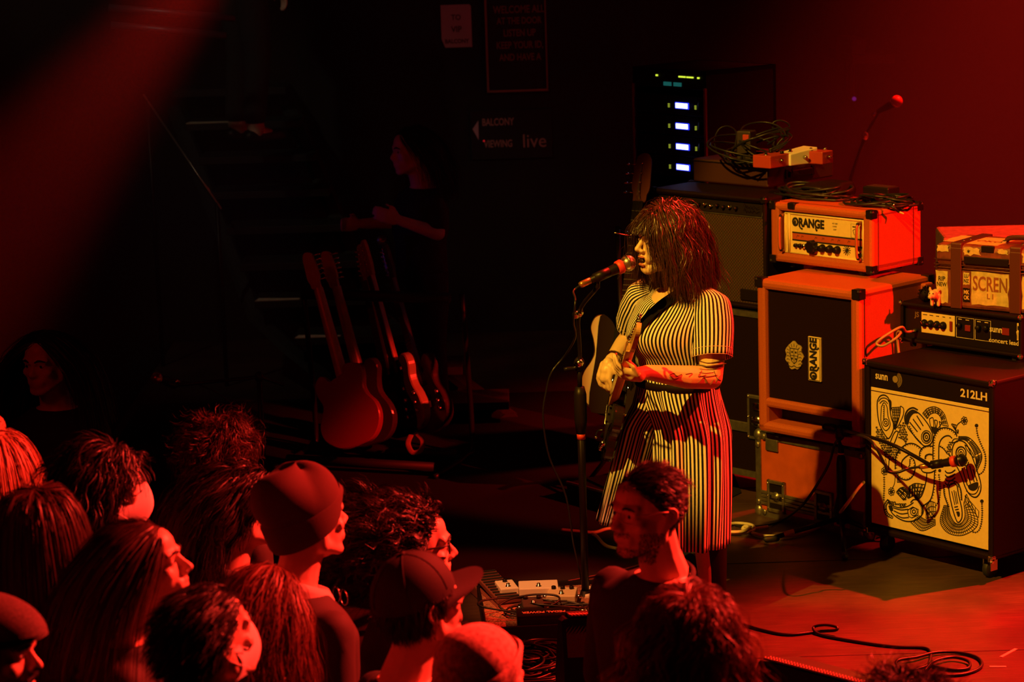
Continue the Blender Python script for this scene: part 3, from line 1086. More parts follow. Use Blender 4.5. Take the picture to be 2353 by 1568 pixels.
cpn = MB().bx(fx(0.165), fx(0.445), 0.017, 0.021, 0.045, 0.13, 0.002).obj('control_plate', CREAM, SH)
pt = MB()
for k in range(5):
    pt.bx(fx(0.18 + 0.055 * k), fx(0.215 + 0.05 * k), 0.0162, 0.0172, 0.119, 0.122)
pt.obj('panel_print', INK, cpn)
for k in range(4):
    knob(SH, 'control_knob', fx(0.195 + 0.052 * k), 0.017, 0.085, 0.0125, BLACK, 0.017, 0.0165)
MB().bx(fx(0.405), fx(0.428), 0.012, 0.018, 0.066, 0.107, 0.002).obj('red_rocker', mat('dark_red_plastic', (0.25, 0.02, 0.015), 0.35), cpn)
PALE = MATS['pale_lettering']
for a, b in ((0.455, 0.6), (0.61, 0.735)):
    o2 = MB()
    ribbon2d(o2, [(fx(a), 0.045), (fx(b), 0.045), (fx(b), 0.128), (fx(a), 0.128)], 0.0022, closed=True)
    for k in range(2):
        ribbon2d(o2, [(fx(a + 0.015 + 0.06 * k), 0.12), (fx(a + 0.045 + 0.06 * k), 0.12)], 0.003)
    o2.xf(FRONT, (0, 0.0195, 0))
    fr = o2.obj('panel_outline', PALE, pan)
for f_, z in ((0.485, 0.095), (0.64, 0.095), (0.7, 0.098)):
    knob(SH, 'effect_knob', fx(f_), 0.02, z, 0.011, BLACK, 0.015)
MB().bx(fx(0.53), fx(0.575), 0.014, 0.021, 0.075, 0.1, 0.002).obj('red_switch', MATS['dark_red_plastic'], pan)
tx = MB()
put_text(tx, 'sunn', 0.036, (fx(0.778), 0.0195, 0.097), ext=0.0005, off=0.0008, xs=0.9)
tx.obj('lettering', PALE, pan)
tx = MB()
put_text(tx, 'concert lead', 0.026, (fx(0.842), 0.0195, 0.052), ext=0.0005, off=0.0004, xs=1.1)
tx.obj('lettering', PALE, pan)
MB().bx(fx(0.828), fx(0.885), 0.018, 0.021, 0.08, 0.108).obj('red_block', MATS['dark_red_plastic'], pan)
sw = MB().bx(fx(0.948), fx(0.985), 0.016, 0.021, 0.065, 0.135, 0.002).obj('rocker_plate', CREAM, SH)
rk = MB().box((fx(0.966), 0.014, 0.09), (0.014, 0.01, 0.03), 0.002, rotm(0.3))
rk.obj('rocker_switch', CREAM, sw)
MB().bx(fx(0.955), fx(0.978), 0.0145, 0.017, 0.108, 0.124).obj('rocker_label', INK, sw)
put_text(ht := MB(), 'JS', 0.03, (fx(0.125), 0.0195, 0.115), ext=0.0004, off=0.0005)
ht.obj('corner_emblem', mat('faint_emblem', (0.2, 0.12, 0.05), 0.5), pan)
corner_caps(SH, w_, d_, h_, CHROME, 0.016)
MB().lathe([(0.009, 0), (0.008, 0.02), (0.005, 0.035)], (fx(0.12), 0.018, 0.05), (0, -1, 0), 10).obj('jack_plug', CHROME, SH, True)
for x in (-0.25, 0.25):
    for y in (0.03, 0.22):
        MB().lathe([(0.012, -0.02), (0.014, 0.002)], (x, y, 0), (0, 0, 1), 10).obj('foot', RUBBER, SH)
p0 = np.array(SH.matrix_basis @ Vector((0, 0, 0)))
A_ = lambda x, y, z: np.array(Matrix.Translation(SH.location) @ Matrix.Rotation(SH.rotation_euler[2], 4, 'Z') @ Vector((x, y, z)))
TAN = mat('tan_cord', (0.4, 0.28, 0.15), 0.6)
cable('instrument_cable', 'tan woven cable looping out of the black amplifier head', [A_(fx(0.12), -0.01, 0.05), A_(fx(0.12), -0.05, 0.055), atY(2070, 752, 10.05), atY(2030, 775, 10.02), atY(2014, 790, 10.02), atY(2030, 795, 10.0), atY(2058, 778, 9.98), atY(2070, 765, 10.02), A_(fx(0.02), -0.03, 0.03), A_(fx(0.03), -0.014, -0.12)], 0.0055, TAN)

# --- stickered suitcase on the black head
SUITM = mat('worn_brown_red_fibre', (0.22, 0.05, 0.03), 0.45, var=0.45, vscale=22)
zt = 0.812 + 0.165 + 0.001
sl = atZ(2150, 704, zt)
w_, d_, h_ = 0.56, 0.26, 0.262
yawS = math.radians(38)
SU = thing('suitcase', 'old strapped suitcase covered in stickers on the black amplifier head', 'suitcase', (sl[0] + math.cos(yawS) * w_ / 2, sl[1] - math.sin(yawS) * w_ / 2, zt), -yawS)
MB().bx(-w_ / 2, w_ / 2, 0, d_, 0, 0.168, 0.014).obj('case_body', SUITM, SU)
lid = MB().bx(-w_ / 2 - 0.003, w_ / 2 + 0.003, -0.003, d_ + 0.003, 0.17, h_, 0.024).obj('lid', SUITM, SU)
rb = MB()
for z in (0.162, 0.176, 0.196):
    rb.tube([(-w_ / 2 - 0.004, d_, z), (-w_ / 2 - 0.004, -0.004, z), (w_ / 2 + 0.004, -0.004, z), (w_ / 2 + 0.004, d_, z)], 0.003, 6)
rb.obj('seam_rib', mat('dark_leather', (0.09, 0.025, 0.015), 0.4), SU, True)
LEA = MATS['dark_leather']
for x in (-0.185, 0.075):
    sp_ = MB().bx(x - 0.024, x + 0.024, -0.009, 0.0, 0.0, h_ - 0.015, 0.003).bx(x - 0.024, x + 0.024, -0.004, d_ + 0.004, h_ - 0.004, h_ + 0.005, 0.002)
    sp_.bx(x - 0.024, x + 0.024, -0.008, 0.02, h_ - 0.022, h_ + 0.003, 0.004)
    s_ = sp_.obj('strap', LEA, SU)
    MB().ell((x, 0.06, h_ + 0.006), (0.006, 0.006, 0.004), nu=8, nv=5).ell((x + 0.01, 0.1, h_ + 0.006), (0.006, 0.006, 0.004), nu=8, nv=5).obj('strap_stud', CHROME, s_, True)
MB().bx(-0.15, 0.045, -0.008, 0.002, 0.185, 0.215, 0.002).obj('lock_plate', BLACK, SU)
MB().bx(-0.075, -0.02, -0.006, 0.006, 0.236, 0.262, 0.002).obj('hasp', BLACK, SU)
hp = smoothpath([(-0.02, 0.1, h_ + 0.002), (0.0, 0.09, h_ + 0.022), (0.06, 0.085, h_ + 0.03), (0.13, 0.085, h_ + 0.026), (0.15, 0.09, h_ + 0.002)], k=5)
hd_ = MB().tube(hp, [0.007, 0.012, 0.012, 0.007], 8, flat=0.6).obj('handle', LEA, SU, True)
MB().bx(0.14, 0.16, 0.075, 0.105, h_ - 0.002, h_ + 0.012, 0.003).bx(-0.03, -0.01, 0.085, 0.115, h_ - 0.002, h_ + 0.012, 0.003).obj('handle_mount', CHROME, hd_)
STK = mat('yellowed_sticker', (0.68, 0.5, 0.2), 0.6, var=0.2, vscale=40)
RINK = mat('red_brown_ink', (0.28, 0.09, 0.03), 0.6)


def sticker(x0, x1, z0, z1, words, inkm, wob=0.004, top=False, m=STK, frame_=False):
    rr = random.Random(int(x0 * 1000) + int(z0 * 999))
    n = 5
    ol = [(x0 + (x1 - x0) * i / n, z0 + rr.uniform(-wob, wob)) for i in range(n)] + [(x1 + rr.uniform(-wob, wob), z0 + (z1 - z0) * i / n) for i in range(n)]
    ol += [(x1 - (x1 - x0) * i / n, z1 + rr.uniform(-wob, wob)) for i in range(n)] + [(x0 + rr.uniform(-wob, wob), z1 - (z1 - z0) * i / n) for i in range(n)]
    F = np.eye(3) if top else FRONT
    off = (0, 0, h_ + 0.0005) if top else ((0, -0.0042, 0) if z0 > 0.175 else (0, -0.0008, 0))
    s = MB().prism(np.array(ol), -0.0005, 0.0007, F, off).obj('sticker', m, SU)
    if words:
        t = MB()
        for (tt, cx, cz, sz, xs) in words:
            put_text(t, tt, sz, (0, 0, 0), F=np.eye(3), ext=0.0004, off=0.02 * sz, xs=xs)
            t.v[-1] = t.v[-1] + np.array([cx, cz, 0.001])
        if frame_:
            ribbon2d(t, [(x0 + 0.004, z0 + 0.004), (x1 - 0.004, z0 + 0.004), (x1 - 0.004, z1 - 0.004), (x0 + 0.004, z1 - 0.004)], 0.004, 0.001, closed=True)
        t.xf(F, off)
        t.obj('sticker_print', inkm, s)


sticker(-0.118, 0.044, 0.022, 0.155, [('SCREN', -0.036, 0.105, 0.082, 0.62), ('L I', -0.036, 0.058, 0.03, 1)], RINK)
sticker(-0.278, -0.225, 0.018, 0.15, [('RIP', -0.252, 0.115, 0.026, 0.9), ('NEW', -0.252, 0.092, 0.024, 0.8)], INK)
sticker(-0.156, -0.128, 0.1, 0.148, [('LU', -0.142, 0.134, 0.02, 0.8), ('NZ', -0.142, 0.114, 0.02, 0.8)], INK, 0.002)
sticker(-0.156, -0.126, 0.028, 0.085, [('MK', -0.141, 0.068, 0.024, 0.7), ('OK', -0.141, 0.046, 0.024, 0.7)], STK, 0.002, m=BLACK)
sticker(0.103, 0.165, 0.02, 0.15, [('G', 0.134, 0.11, 0.05, 1), ('Y', 0.134, 0.06, 0.045, 1)], RINK)
sticker(0.185, 0.262, 0.035, 0.135, [('MH', 0.224, 0.085, 0.062, 0.85)], STK, 0.003, m=LEA, frame_=True)
sticker(-0.27, -0.22, 0.228, 0.252, None, INK, 0.003)
sticker(-0.15, -0.08, 0.222, 0.25, [('*', -0.13, 0.23, 0.03, 1)], INK, 0.005)
sticker(0.105, 0.19, 0.21, 0.244, [('WWW', 0.147, 0.226, 0.02, 1)], RINK, 0.006)
sticker(0.0, 0.04, 0.232, 0.252, None, INK, 0.004)
sticker(-0.155, -0.02, 0.025, 0.2, [('OKO', -0.09, 0.1, 0.05, 1)], RINK, 0.004, True)
sticker(0.12, 0.26, 0.03, 0.2, [('TOUR', 0.19, 0.09, 0.04, 0.9)], RINK, 0.006, True)
sticker(-0.27, -0.215, 0.04, 0.2, None, RINK, 0.006, True)

# --- small fringed charm beside the suitcase
fp = atZ(2157, 699, zt)
FG = thing('pig_figurine', 'little pale snouted animal figurine standing at the suitcase corner', 'figurine', (fp[0] - 0.02, fp[1] - 0.05, zt), -0.5)
PIG = mat('pale_clay', (0.62, 0.5, 0.28), 0.55, var=0.25, vscale=60)
g = MB()
g.ell((0, 0.01, 0.045), (0.026, 0.032, 0.026)).ell((-0.004, -0.028, 0.052), (0.018, 0.02, 0.019)).ell((-0.008, -0.05, 0.046), (0.009, 0.008, 0.009))
for x in (-0.013, 0.014):
    for y in (-0.01, 0.03):
        g.cap((x, y, 0.03), (x, y, 0.008), 0.008, 0.0075, 8)
for x in (-0.018, 0.016):
    g.ell((x, -0.02, 0.073), (0.007, 0.004, 0.011), nu=8, nv=6)
g.cap((0.02, 0.035, 0.05), (0.045, 0.03, 0.06), 0.009, 0.004, 8)
remesh(g, 'body', PIG, FG, 0.003, 2)
MB().ell((-0.011, -0.044, 0.06), 0.003, nu=6, nv=4).ell((0.004, -0.046, 0.06), 0.003, nu=6, nv=4).obj('eye', INK, FG)
bw = atZ(2128, 694, zt)
BL = thing('pom_pom', 'small dark bobble lying left of the pale figurine', 'trinket', (bw[0], bw[1] + 0.0, zt), 0)
g = MB().ell((0, 0, 0.03), (0.03, 0.028, 0.03))
for k in range(60):
    a, b = random.uniform(0, 6.28), random.uniform(-0.6, 1.5)
    n_ = np.array([math.cos(a) * math.cos(b), math.sin(a) * math.cos(b), math.sin(b)])
    g.tube([np.array([0, 0, 0.03]) + n_ * 0.027, np.array([0, 0, 0.03]) + n_ * 0.037], [0.003, 0.001], 4)
g.obj('tuft', BLKTEX, BL, True)

# --- red-lit riser behind the suitcase
rp = atY(2240, 553, 11.35)
RS = thing('drum_riser', 'low carpeted platform edge running off behind the stickered suitcase', 'platform', (2.85, 11.35, 0), -0.06)
MB().bx(-0.85, 1.6, 0, 0.45, 0.0, rp[2] - 0.005, 0.012).obj('deck', mat('riser_carpet', (0.12, 0.05, 0.04), 0.8, var=0.3, vscale=30), RS)
MB().bx(-0.86, 1.61, -0.012, 0.05, rp[2] - 0.045, rp[2], 0.006).obj('edge_trim', mat('riser_trim', (0.35, 0.12, 0.08), 0.5, var=0.4, vscale=15), RS)

# --- black road case with latches, under the tall guitar combo
FY = 10.72
ftr, fbr = atY(1757, 463, FY), atY(1757, 716, FY)
w_, d_ = 0.66, 0.27
yF = 46.0
zc = fbr[2]
RC = cabroot('road_case', 'dark road case with steel latch under the silver grille amplifier', 'case', (ftr[0] + 0.03, FY - 0.03), yF, 0.76, 0.0)
MB().bx(-0.38 + 0.004, 0.376, 0.005, 0.34, 0.1, zc - 0.008, 0.004).obj('panel', BLKTEX, RC)
e = MB()
for z in (0.1, zc - 0.036):
    e.bx(-0.38, 0.38, 0, 0.006, z, z + 0.028)
for z in (0.3, ):
    e.bx(-0.38, 0.38, -0.003, 0.006, z, z + 0.045, 0.003)
e.bx(0.352, 0.38, 0, 0.006, 0.1, zc - 0.008).bx(-0.38, -0.352, 0, 0.006, 0.1, zc - 0.008).bx(-0.38, 0.38, 0, 0.03, zc - 0.011, zc - 0.008)
e.obj('aluminium_edge', ALU, RC)
for x in (-0.22, 0.285):
    lt = MB()
    z = 0.36
    lt.bx(x - 0.06, x + 0.06, -0.006, 0.004, z - 0.085, z + 0.115, 0.004)
    L = lt.obj('latch', ALU, RC)
    MB().bx(x - 0.045, x + 0.045, -0.008, 0.0, z - 0.07, z + 0.1, 0.002).obj('latch_dish', BLKMET, L)
    k_ = MB().bx(x - 0.02, x + 0.02, -0.016, -0.006, z + 0.05, z + 0.085, 0.003).lathe([(0.03, 0), (0.03, 0.006), (0.01, 0.012)], (x, -0.008, z), (0, -1, 0), 14).bx(x - 0.026, x + 0.026, -0.022, -0.014, z - 0.008, z + 0.008, 0.003)
    k_.obj('twist_key', CHROME, L, True)
    rv = MB()
    for xx in (-0.052, 0.052):
        for zz in (-0.075, 0.015, 0.105):
            rv.ell((x + xx, -0.007, z + zz), (0.006, 0.005, 0.006), nu=8, nv=5)
    rv.obj('rivets', CHROME, L, True)
for x in (-0.32, 0.32):
    for y in (0.06, 0.28):
        c_ = MB().lathe([(0.042, -0.014), (0.045, -0.008), (0.045, 0.008), (0.042, 0.014)], (x, y, 0.046), (1, 0, 0), 18)
        wh = c_.obj('caster_wheel', RUBBER, RC, True)
        MB().bx(x - 0.026, x - 0.018, y - 0.02, y + 0.02, 0.04, 0.1).bx(x + 0.018, x + 0.026, y - 0.02, y + 0.02, 0.04, 0.1).bx(x - 0.04, x + 0.04, y - 0.04, y + 0.04, 0.092, 0.1).obj('caster_fork', CHROME, wh)

# --- guitar combo with grey-brown woven grille
h_ = ftr[2] - zc + 0.012
FE = cabroot('combo_amplifier', 'tall guitar combo with woven silver grille and row of small knobs', 'amplifier', (ftr[0], FY), yF, w_, zc)
shell(MB(), w_, d_, h_, 0.02, 0.04, 0.01).obj('cabinet_body', BLKTEX, FE)


def grille_mat():
    m = mat('woven_silver_grille', (0.3, 0.24, 0.2), 0.6)
    nt = m.node_tree
    b = nt.nodes['Principled BSDF']
    tc = nt.nodes.new('ShaderNodeTexCoord')
    ck = nt.nodes.new('ShaderNodeTexChecker')
    ck.inputs['Scale'].default_value = 130
    ck.inputs['Color1'].default_value = (0.13, 0.065, 0.045, 1)
    ck.inputs['Color2'].default_value = (0.04, 0.018, 0.014, 1)
    n = nt.nodes.new('ShaderNodeTexNoise')
    n.inputs['Scale'].default_value = 160
    mx = nt.nodes.new('ShaderNodeMixRGB')
    mx.blend_type = 'MULTIPLY'
    mx.inputs['Fac'].default_value = 0.8
    nt.links.new(tc.outputs['Object'], ck.inputs['Vector'])
    nt.links.new(tc.outputs['Object'], n.inputs['Vector'])
    nt.links.new(ck.outputs['Color'], mx.inputs['Color1'])
    nt.links.new(n.outputs['Color'], mx.inputs['Color2'])
    nt.links.new(mx.outputs['Color'], b.inputs['Base Color'])
    return m


gl = MB().bx(-w_ / 2 + 0.02, w_ / 2 - 0.02, 0.012, 0.04, 0.02, h_ - 0.085, 0.004).obj('speaker_grille', grille_mat(), FE)
MB().bx(w_ / 2 - 0.15, w_ / 2 - 0.045, 0.004, 0.013, 0.035, 0.085, 0.003).obj('grille_plate', BLACK, FE)
cpn = MB().box((0, 0.02, h_ - 0.055), (w_ - 0.04, 0.01, 0.062), 0.002, rotm(-0.35)).obj('control_panel', BLACK, FE)
ps = MB()
ps.bx(-w_ / 2 + 0.02, w_ / 2 - 0.02, 0.008, 0.011, h_ - 0.088, h_ - 0.084)
ps.bx(-w_ / 2 + 0.02, w_ / 2 - 0.02, 0.012, 0.016, h_ - 0.024, h_ - 0.021)
ps.obj('panel_edge', ALU, cpn)
for k in range(13):
    x = -w_ / 2 + 0.06 + 0.036 * k
    knob(FE, 'small_knob', x, 0.012, h_ - 0.055 + 0.004 * (k % 2), 0.0075, CHROME if k in (4, 7, 8, 11) else BLKMET, 0.018, pointer=False)
lg = MB()
x_ = w_ / 2 - 0.135
for q, sc0 in ((0.0, 1.0), (-0.02, 0.9)):
    ribbon2d(lg, smoothpath([(x_ + 0.01, 0.006 + q), (x_ + 0.018, 0.018 + q), (x_ + 0.026, 0.0 + q), (x_ + 0.034, 0.01 + q), (x_ + 0.042, 0 + q), (x_ + 0.05, 0.01 + q), (x_ + 0.058, 0.0 + q), (x_ + 0.07, 0.012 + q), (x_ + 0.08, 0.002 + q), (x_ + 0.1, 0.01 + q)], k=4), 0.0022)
lg.xf(FRONT, (0, 0.006, h_ - 0.05))
lg.obj('script_emblem', CHROME, cpn)
corner_caps(FE, w_, d_, h_, BLKMET, 0.026)

# --- long pedal case on the combo
ztop = zc + h_ + 0.006
NCc = atZ(1765, 432, ztop)
PCW, PCD, PCH = 0.44, 0.46, 0.105
PC = cabroot('pedal_case', 'flat dark case lying across the combo amplifier with pedals on it', 'case', (NCc[0], NCc[1]), 46.0, PCW, ztop)
MB().bx(-PCW / 2, PCW / 2, 0, PCD, 0, PCH, 0.008).obj('case_body', mat('dark_red_vinyl', (0.05, 0.012, 0.01), 0.6, bump=0.2, bscale=400), PC)
hn = MB().bx(PCW / 2 - 0.002, PCW / 2 + 0.012, 0.14, 0.3, 0.03, 0.06, 0.006).obj('side_handle', BLACK, PC)
MB().bx(PCW / 2 - 0.002, PCW / 2 + 0.004, 0.12, 0.14, 0.025, 0.07, 0.002).bx(PCW / 2 - 0.002, PCW / 2 + 0.004, 0.3, 0.32, 0.025, 0.07, 0.002).obj('handle_clip', BLKMET, hn)
MB().bx(-PCW / 2 - 0.003, PCW / 2 + 0.003, -0.003, PCD + 0.003, PCH - 0.014, PCH - 0.008, 0.002).obj('lid_seam', BLKMET, PC)
zp = ztop + PCH + 0.001


def pedal(name, label, px, py, z, s, rz, m, knobs=2, tilt=0.0, group=None, km=None):
    p = atZ(px, py, z)
    t = thing(name, label, 'pedal', (p[0], p[1], z), rz, group)
    b = MB().bx(-s[0] / 2, s[0] / 2, -s[1] / 2, s[1] / 2, 0, s[2], 0.004)
    if tilt:
        for v in b.v:
            v[:, 2] *= 1 + tilt * (v[:, 1] / s[1])
    b.obj('housing', m, t)
    topz = s[2]
    for k in range(knobs):
        x = (k - (knobs - 1) / 2) * s[0] * 0.62 / max(1, knobs - 1) if knobs > 1 else 0
        zk = topz * (1 + tilt * 0.28)
        MB().lathe([(0.009, 0), (0.0085, 0.012), (0.006, 0.013)], (x, s[1] * 0.28, zk - 0.001), (0, 0, 1), 10).obj('knob', km or BLACK, t, True)
    zf = topz * (1 - tilt * 0.25)
    MB().lathe([(0.011, 0), (0.011, 0.004), (0.007, 0.005), (0.0065, 0.014), (0.002, 0.016)], (0, -s[1] * 0.25, zf - 0.002), (0, 0, 1), 10).obj('footswitch', CHROME, t, True)
    jk = MB()
    for sx in (-1, 1):
        jk.lathe([(0.008, 0), (0.008, 0.012), (0.004, 0.02)], (sx * s[0] / 2, 0, s[2] * 0.55), (sx, 0, 0), 8)
    jk.obj('jack', CHROME, t, True)
    return t


PRED = mat('red_enamel', (0.45, 0.05, 0.03), 0.4)
pedal('effect_pedal', 'red box pedal at the front corner of the flat dark case', 1772, 383, zp, (0.1, 0.13, 0.055), -0.8, PRED, 2)
pedal('effect_pedal', 'white pedal tipped up among cables on the flat dark case', 1832, 376, zp, (0.09, 0.16, 0.06), -0.95, WHITEP, 0, 0.3)
pedal('effect_pedal', 'red pedal with two chrome knobs at the far end of the flat case', 1870, 374, zp, (0.15, 0.08, 0.055), -0.75, PRED, 2, km=CHROME)
# cables heaped on the case
rc = random.Random(3)


def cable_heap(name, label, px, py, z, rx, ry, hz, n, r, m=CABLE, rz=-0.8, seed=1, loops=0.8):
    p = atZ(px, py, z)
    t = thing(name, label, 'cable', (p[0], p[1], z), rz)
    q = random.Random(seed)
    for k in range(n):
        pts = []
        a0 = q.uniform(0, 6.28)
        cx, cy = q.uniform(-rx, rx) * 0.4, q.uniform(-ry, ry) * 0.4
        sc = q.uniform(0.45, 1)
        hh = q.uniform(0.2, 1) * hz
        for j in range(14):
            a = a0 + j * 6.6 / 13 * q.uniform(0.96, 1.04)
            pts.append((cx + rx * sc * math.cos(a), cy + ry * sc * math.sin(a), r + max(0, hh * (0.5 + 0.5 * math.sin(a * loops + k)))))
        MB().tube(smoothpath(pts, k=4), r, 6).obj('cable_loop', m, t, True)
    MB().lathe([(0.008, 0), (0.008, 0.03), (0.004, 0.05)], (rx * 0.6, -ry * 0.5, 0.012), (0.8, -0.6, 0.1), 10).obj('jack_plug', CHROME, t, True)
    return t


cable_heap('cable_tangle', 'tangle of black leads and plugs heaped on the flat case', 1740, 372, zp, 0.16, 0.15, 0.16, 13, 0.0045, seed=4)
# two loops that stand up out of the heap
for nm, lb, pts in (('looped_cable', 'thin cable arching up at the left of the tangle', [(1705, 375), (1660, 362), (1642, 330), (1650, 300), (1672, 290), (1692, 305), (1690, 340), (1700, 372)]),
                    ('looped_cable', 'thin cable arching up at the right of the tangle', [(1765, 372), (1780, 320), (1775, 285), (1795, 277), (1814, 288), (1806, 310), (1785, 335), (1780, 374)])):
    cable(nm, lb, [atY(x, y, NCc[1] + 0.22) for x, y in pts], 0.004, CABLE)
t = thing('power_adapter', 'small black plug adapter standing in the cable tangle', 'adapter', tuple(atZ(1716, 372, zp)), -0.6)
MB().bx(-0.035, 0.035, -0.03, 0.03, 0, 0.14, 0.006).obj('housing', mat('matt_black', (0.03, 0.02, 0.02), 0.5), t)
MB().bx(0.0, 0.03, -0.036, -0.028, 0.1, 0.125, 0.002).obj('label_plate', PRED, t)

# heap on top of the orange head
zo = 1.072 + 0.259 + 0.002
cable_heap('cable_coil', 'coil of black cable lying on the left of the orange head', 1868, 452, zo, 0.17, 0.09, 0.05, 12, 0.006, rz=-0.83, seed=8)
cable_heap('cable_coil', 'coil of black cable with bare tip on the right of the orange head', 2030, 470, zo, 0.13, 0.09, 0.04, 12, 0.0055, rz=-0.83, seed=11)
t = thing('folded_cloth', 'folded black cloth bag on top of the orange head', 'bag', tuple(atZ(1905, 452, zo)), -0.83)
g = MB().box((0, 0, 0.03), (0.22, 0.14, 0.06), 0.028, seg=4).box((0.03, 0.01, 0.055), (0.14, 0.1, 0.03), 0.014, seg=3)
remesh(g, 'cloth', BLKTEX, t, 0.007, 4)
MB().bx(-0.05, 0.05, -0.074, -0.068, 0.03, 0.036, 0.001).obj('zip', CHROME, t)
t = thing('cable_plug', 'black cable end with pale bare plug poking over the orange head', 'cable', tuple(atZ(2050, 478, zo)), 0)
pth = loc2(t, [atZ(2035, 470, zo + 0.02), atZ(2055, 478, zo + 0.012), atY(2066, 487, 10.33), atY(2072, 491, 10.31)])
MB().tube(pth[:3], 0.006, 8).obj('cable_end', CABLE, t, True)
MB().tube([pth[2], pth[2] * 0.3 + pth[3] * 0.7 + np.array([0.01, -0.01, -0.002])], [0.004, 0.003], 8).obj('bare_plug', CREAM, t, True)
t = thing('tuner_box', 'small flat black box behind the cable coils on the orange head', 'box', tuple(atZ(2025, 452, zo)), -0.83)
MB().bx(-0.07, 0.07, -0.04, 0.04, 0, 0.045, 0.005).obj('housing', BLACK, t)
MB().bx(-0.06, 0.06, -0.03, 0.03, 0.0445, 0.047).obj('lid', mat('matt_black', (0.03, 0.02, 0.02), 0.5), t)

# ================================================================== power amplifier rack
RY = 11.95
rtl, rtr = atY(1480, 165, RY), atY(1616, 172, RY)
yR = math.radians(52)
rw = 0.52
RZ0, RZ1 = 0.0, atY(1480, 160, RY)[2]
RX = atY(1540, 300, RY - 0.02)[0]
RK = thing('equipment_rack', 'tall dark equipment rack with four glowing blue displays', 'rack', (RX, RY, 0), -yR)
fr = MB()
fr.bx(-rw / 2, -rw / 2 + 0.02, 0, 0.45, 0, RZ1).bx(rw / 2 - 0.02, rw / 2, 0, 0.45, 0, RZ1).bx(-rw / 2, rw / 2, 0, 0.45, 0, 0.03).bx(-rw / 2, rw / 2, 0, 0.45, RZ1 - 0.02, RZ1).bx(-rw / 2, rw / 2, 0.43, 0.45, 0, RZ1)
fr.obj('rack_body', BLKTEX, RK)
et = MB()
for x in (-rw / 2, rw / 2 - 0.014):
    et.bx(x, x + 0.014, -0.008, 0.006, 0.0, RZ1 - 0.08, 0.002)
et.obj('edge_rail', mat('rack_rail', (0.3, 0.1, 0.1), 0.5), RK)
BLUE = mat('blue_display', (0.02, 0.02, 0.1), 0.3, emit=(0.45, 0.5, 1.0), estr=5.0)
BLU2 = mat('blue_display_rim', (0.0, 0.0, 0.1), 0.3, emit=(0.02, 0.03, 1.0), estr=1.6)
LEDY = mat('green_yellow_light', (0.1, 0.1, 0.0), 0.3, emit=(0.55, 0.65, 0.05), estr=0.55)
LEDB = mat('bright_green_light', (0.1, 0.1, 0.0), 0.3, emit=(0.7, 0.9, 0.05), estr=1.1)
TEAL = mat('teal_display', (0.0, 0.05, 0.05), 0.3, emit=(0.02, 0.22, 0.2), estr=0.35)
zs_ = [atY(1567, y, RY)[2] for y in (240, 287, 334, 381)]


def rx_(px):
    """where a sight line at pixel px crosses the rack front, in rack x"""
    d = ray(px, 290)
    P = np.array(RK.location)
    n = np.array([-math.sin(yR), -math.cos(yR), 0])
    q = EYE + d * ((P - EYE) @ n / (d @ n))
    return loc2(RK, [q])[0][0]


xa, xb, xc = rx_(1537), rx_(1567), rx_(1598)
for z in zs_:
    u = MB().bx(-rw / 2 + 0.02, rw / 2 - 0.02, 0.004, 0.4, z - 0.046, z + 0.046, 0.003).obj('power_amplifier', BLACK, RK)
    MB().bx(xb - 0.048, xb + 0.048, 0.0, 0.005, z - 0.0155, z + 0.0155, 0.003).obj('display_rim', BLU2, u)
    MB().bx(xb - 0.041, xb + 0.041, -0.002, 0.003, z - 0.0115, z + 0.0115, 0.001).obj('display', BLUE, u)
    for x in (xa, xc):
        l_ = MB()
        for k in range(3):
            l_.bx(x - 0.005, x + 0.005, 0.0, 0.005, z - 0.012 + k * 0.007, z - 0.008 + k * 0.007)
        l_.obj('signal_lights', LEDY, u)
    MB().bx(-rw / 2 + 0.03, -rw / 2 + 0.04, -0.02, 0.004, z - 0.03, z + 0.03, 0.003).bx(rw / 2 - 0.04, rw / 2 - 0.03, -0.02, 0.004, z - 0.03, z + 0.03, 0.003).obj('pull_handle', BLKMET, u)
zt1, zt2 = atY(1567, 174, RY)[2], atY(1567, 192, RY)[2]
u = MB().bx(-rw / 2 + 0.02, rw / 2 - 0.02, 0.004, 0.4, zt1 - 0.02, zt1 + 0.02, 0.003).obj('processor_unit', BLACK, RK)
l_ = MB()
for px in (1511, 1606):
    x = rx_(px)
    l_.bx(x - 0.006, x + 0.006, -0.001, 0.005, zt1 - 0.004, zt1 + 0.004)
for px in (1569, 1587):
    x = rx_(px)
    for k in range(4):
        l_.bx(x - 0.024 + 0.012 * k, x - 0.014 + 0.012 * k, -0.001, 0.005, zt1 - 0.003, zt1 + 0.004)
l_.obj('signal_lights', LEDB, u)
u = MB().bx(-rw / 2 + 0.02, rw / 2 - 0.02, 0.004, 0.4, zt2 - 0.02, zt2 + 0.02, 0.003).obj('processor_unit', BLACK, RK)
l_ = MB()
for px in (1535, 1558):
    x = rx_(px)
    l_.bx(x - 0.026, x + 0.026, -0.001, 0.005, zt2 - 0.009, zt2 + 0.009)
l_.obj('teal_display', TEAL, u)

# ================================================================== people: shared builders
SKULL_C, SKULL_R = np.array([0, 0.014, 0.032]), np.array([0.077, 0.099, 0.09])


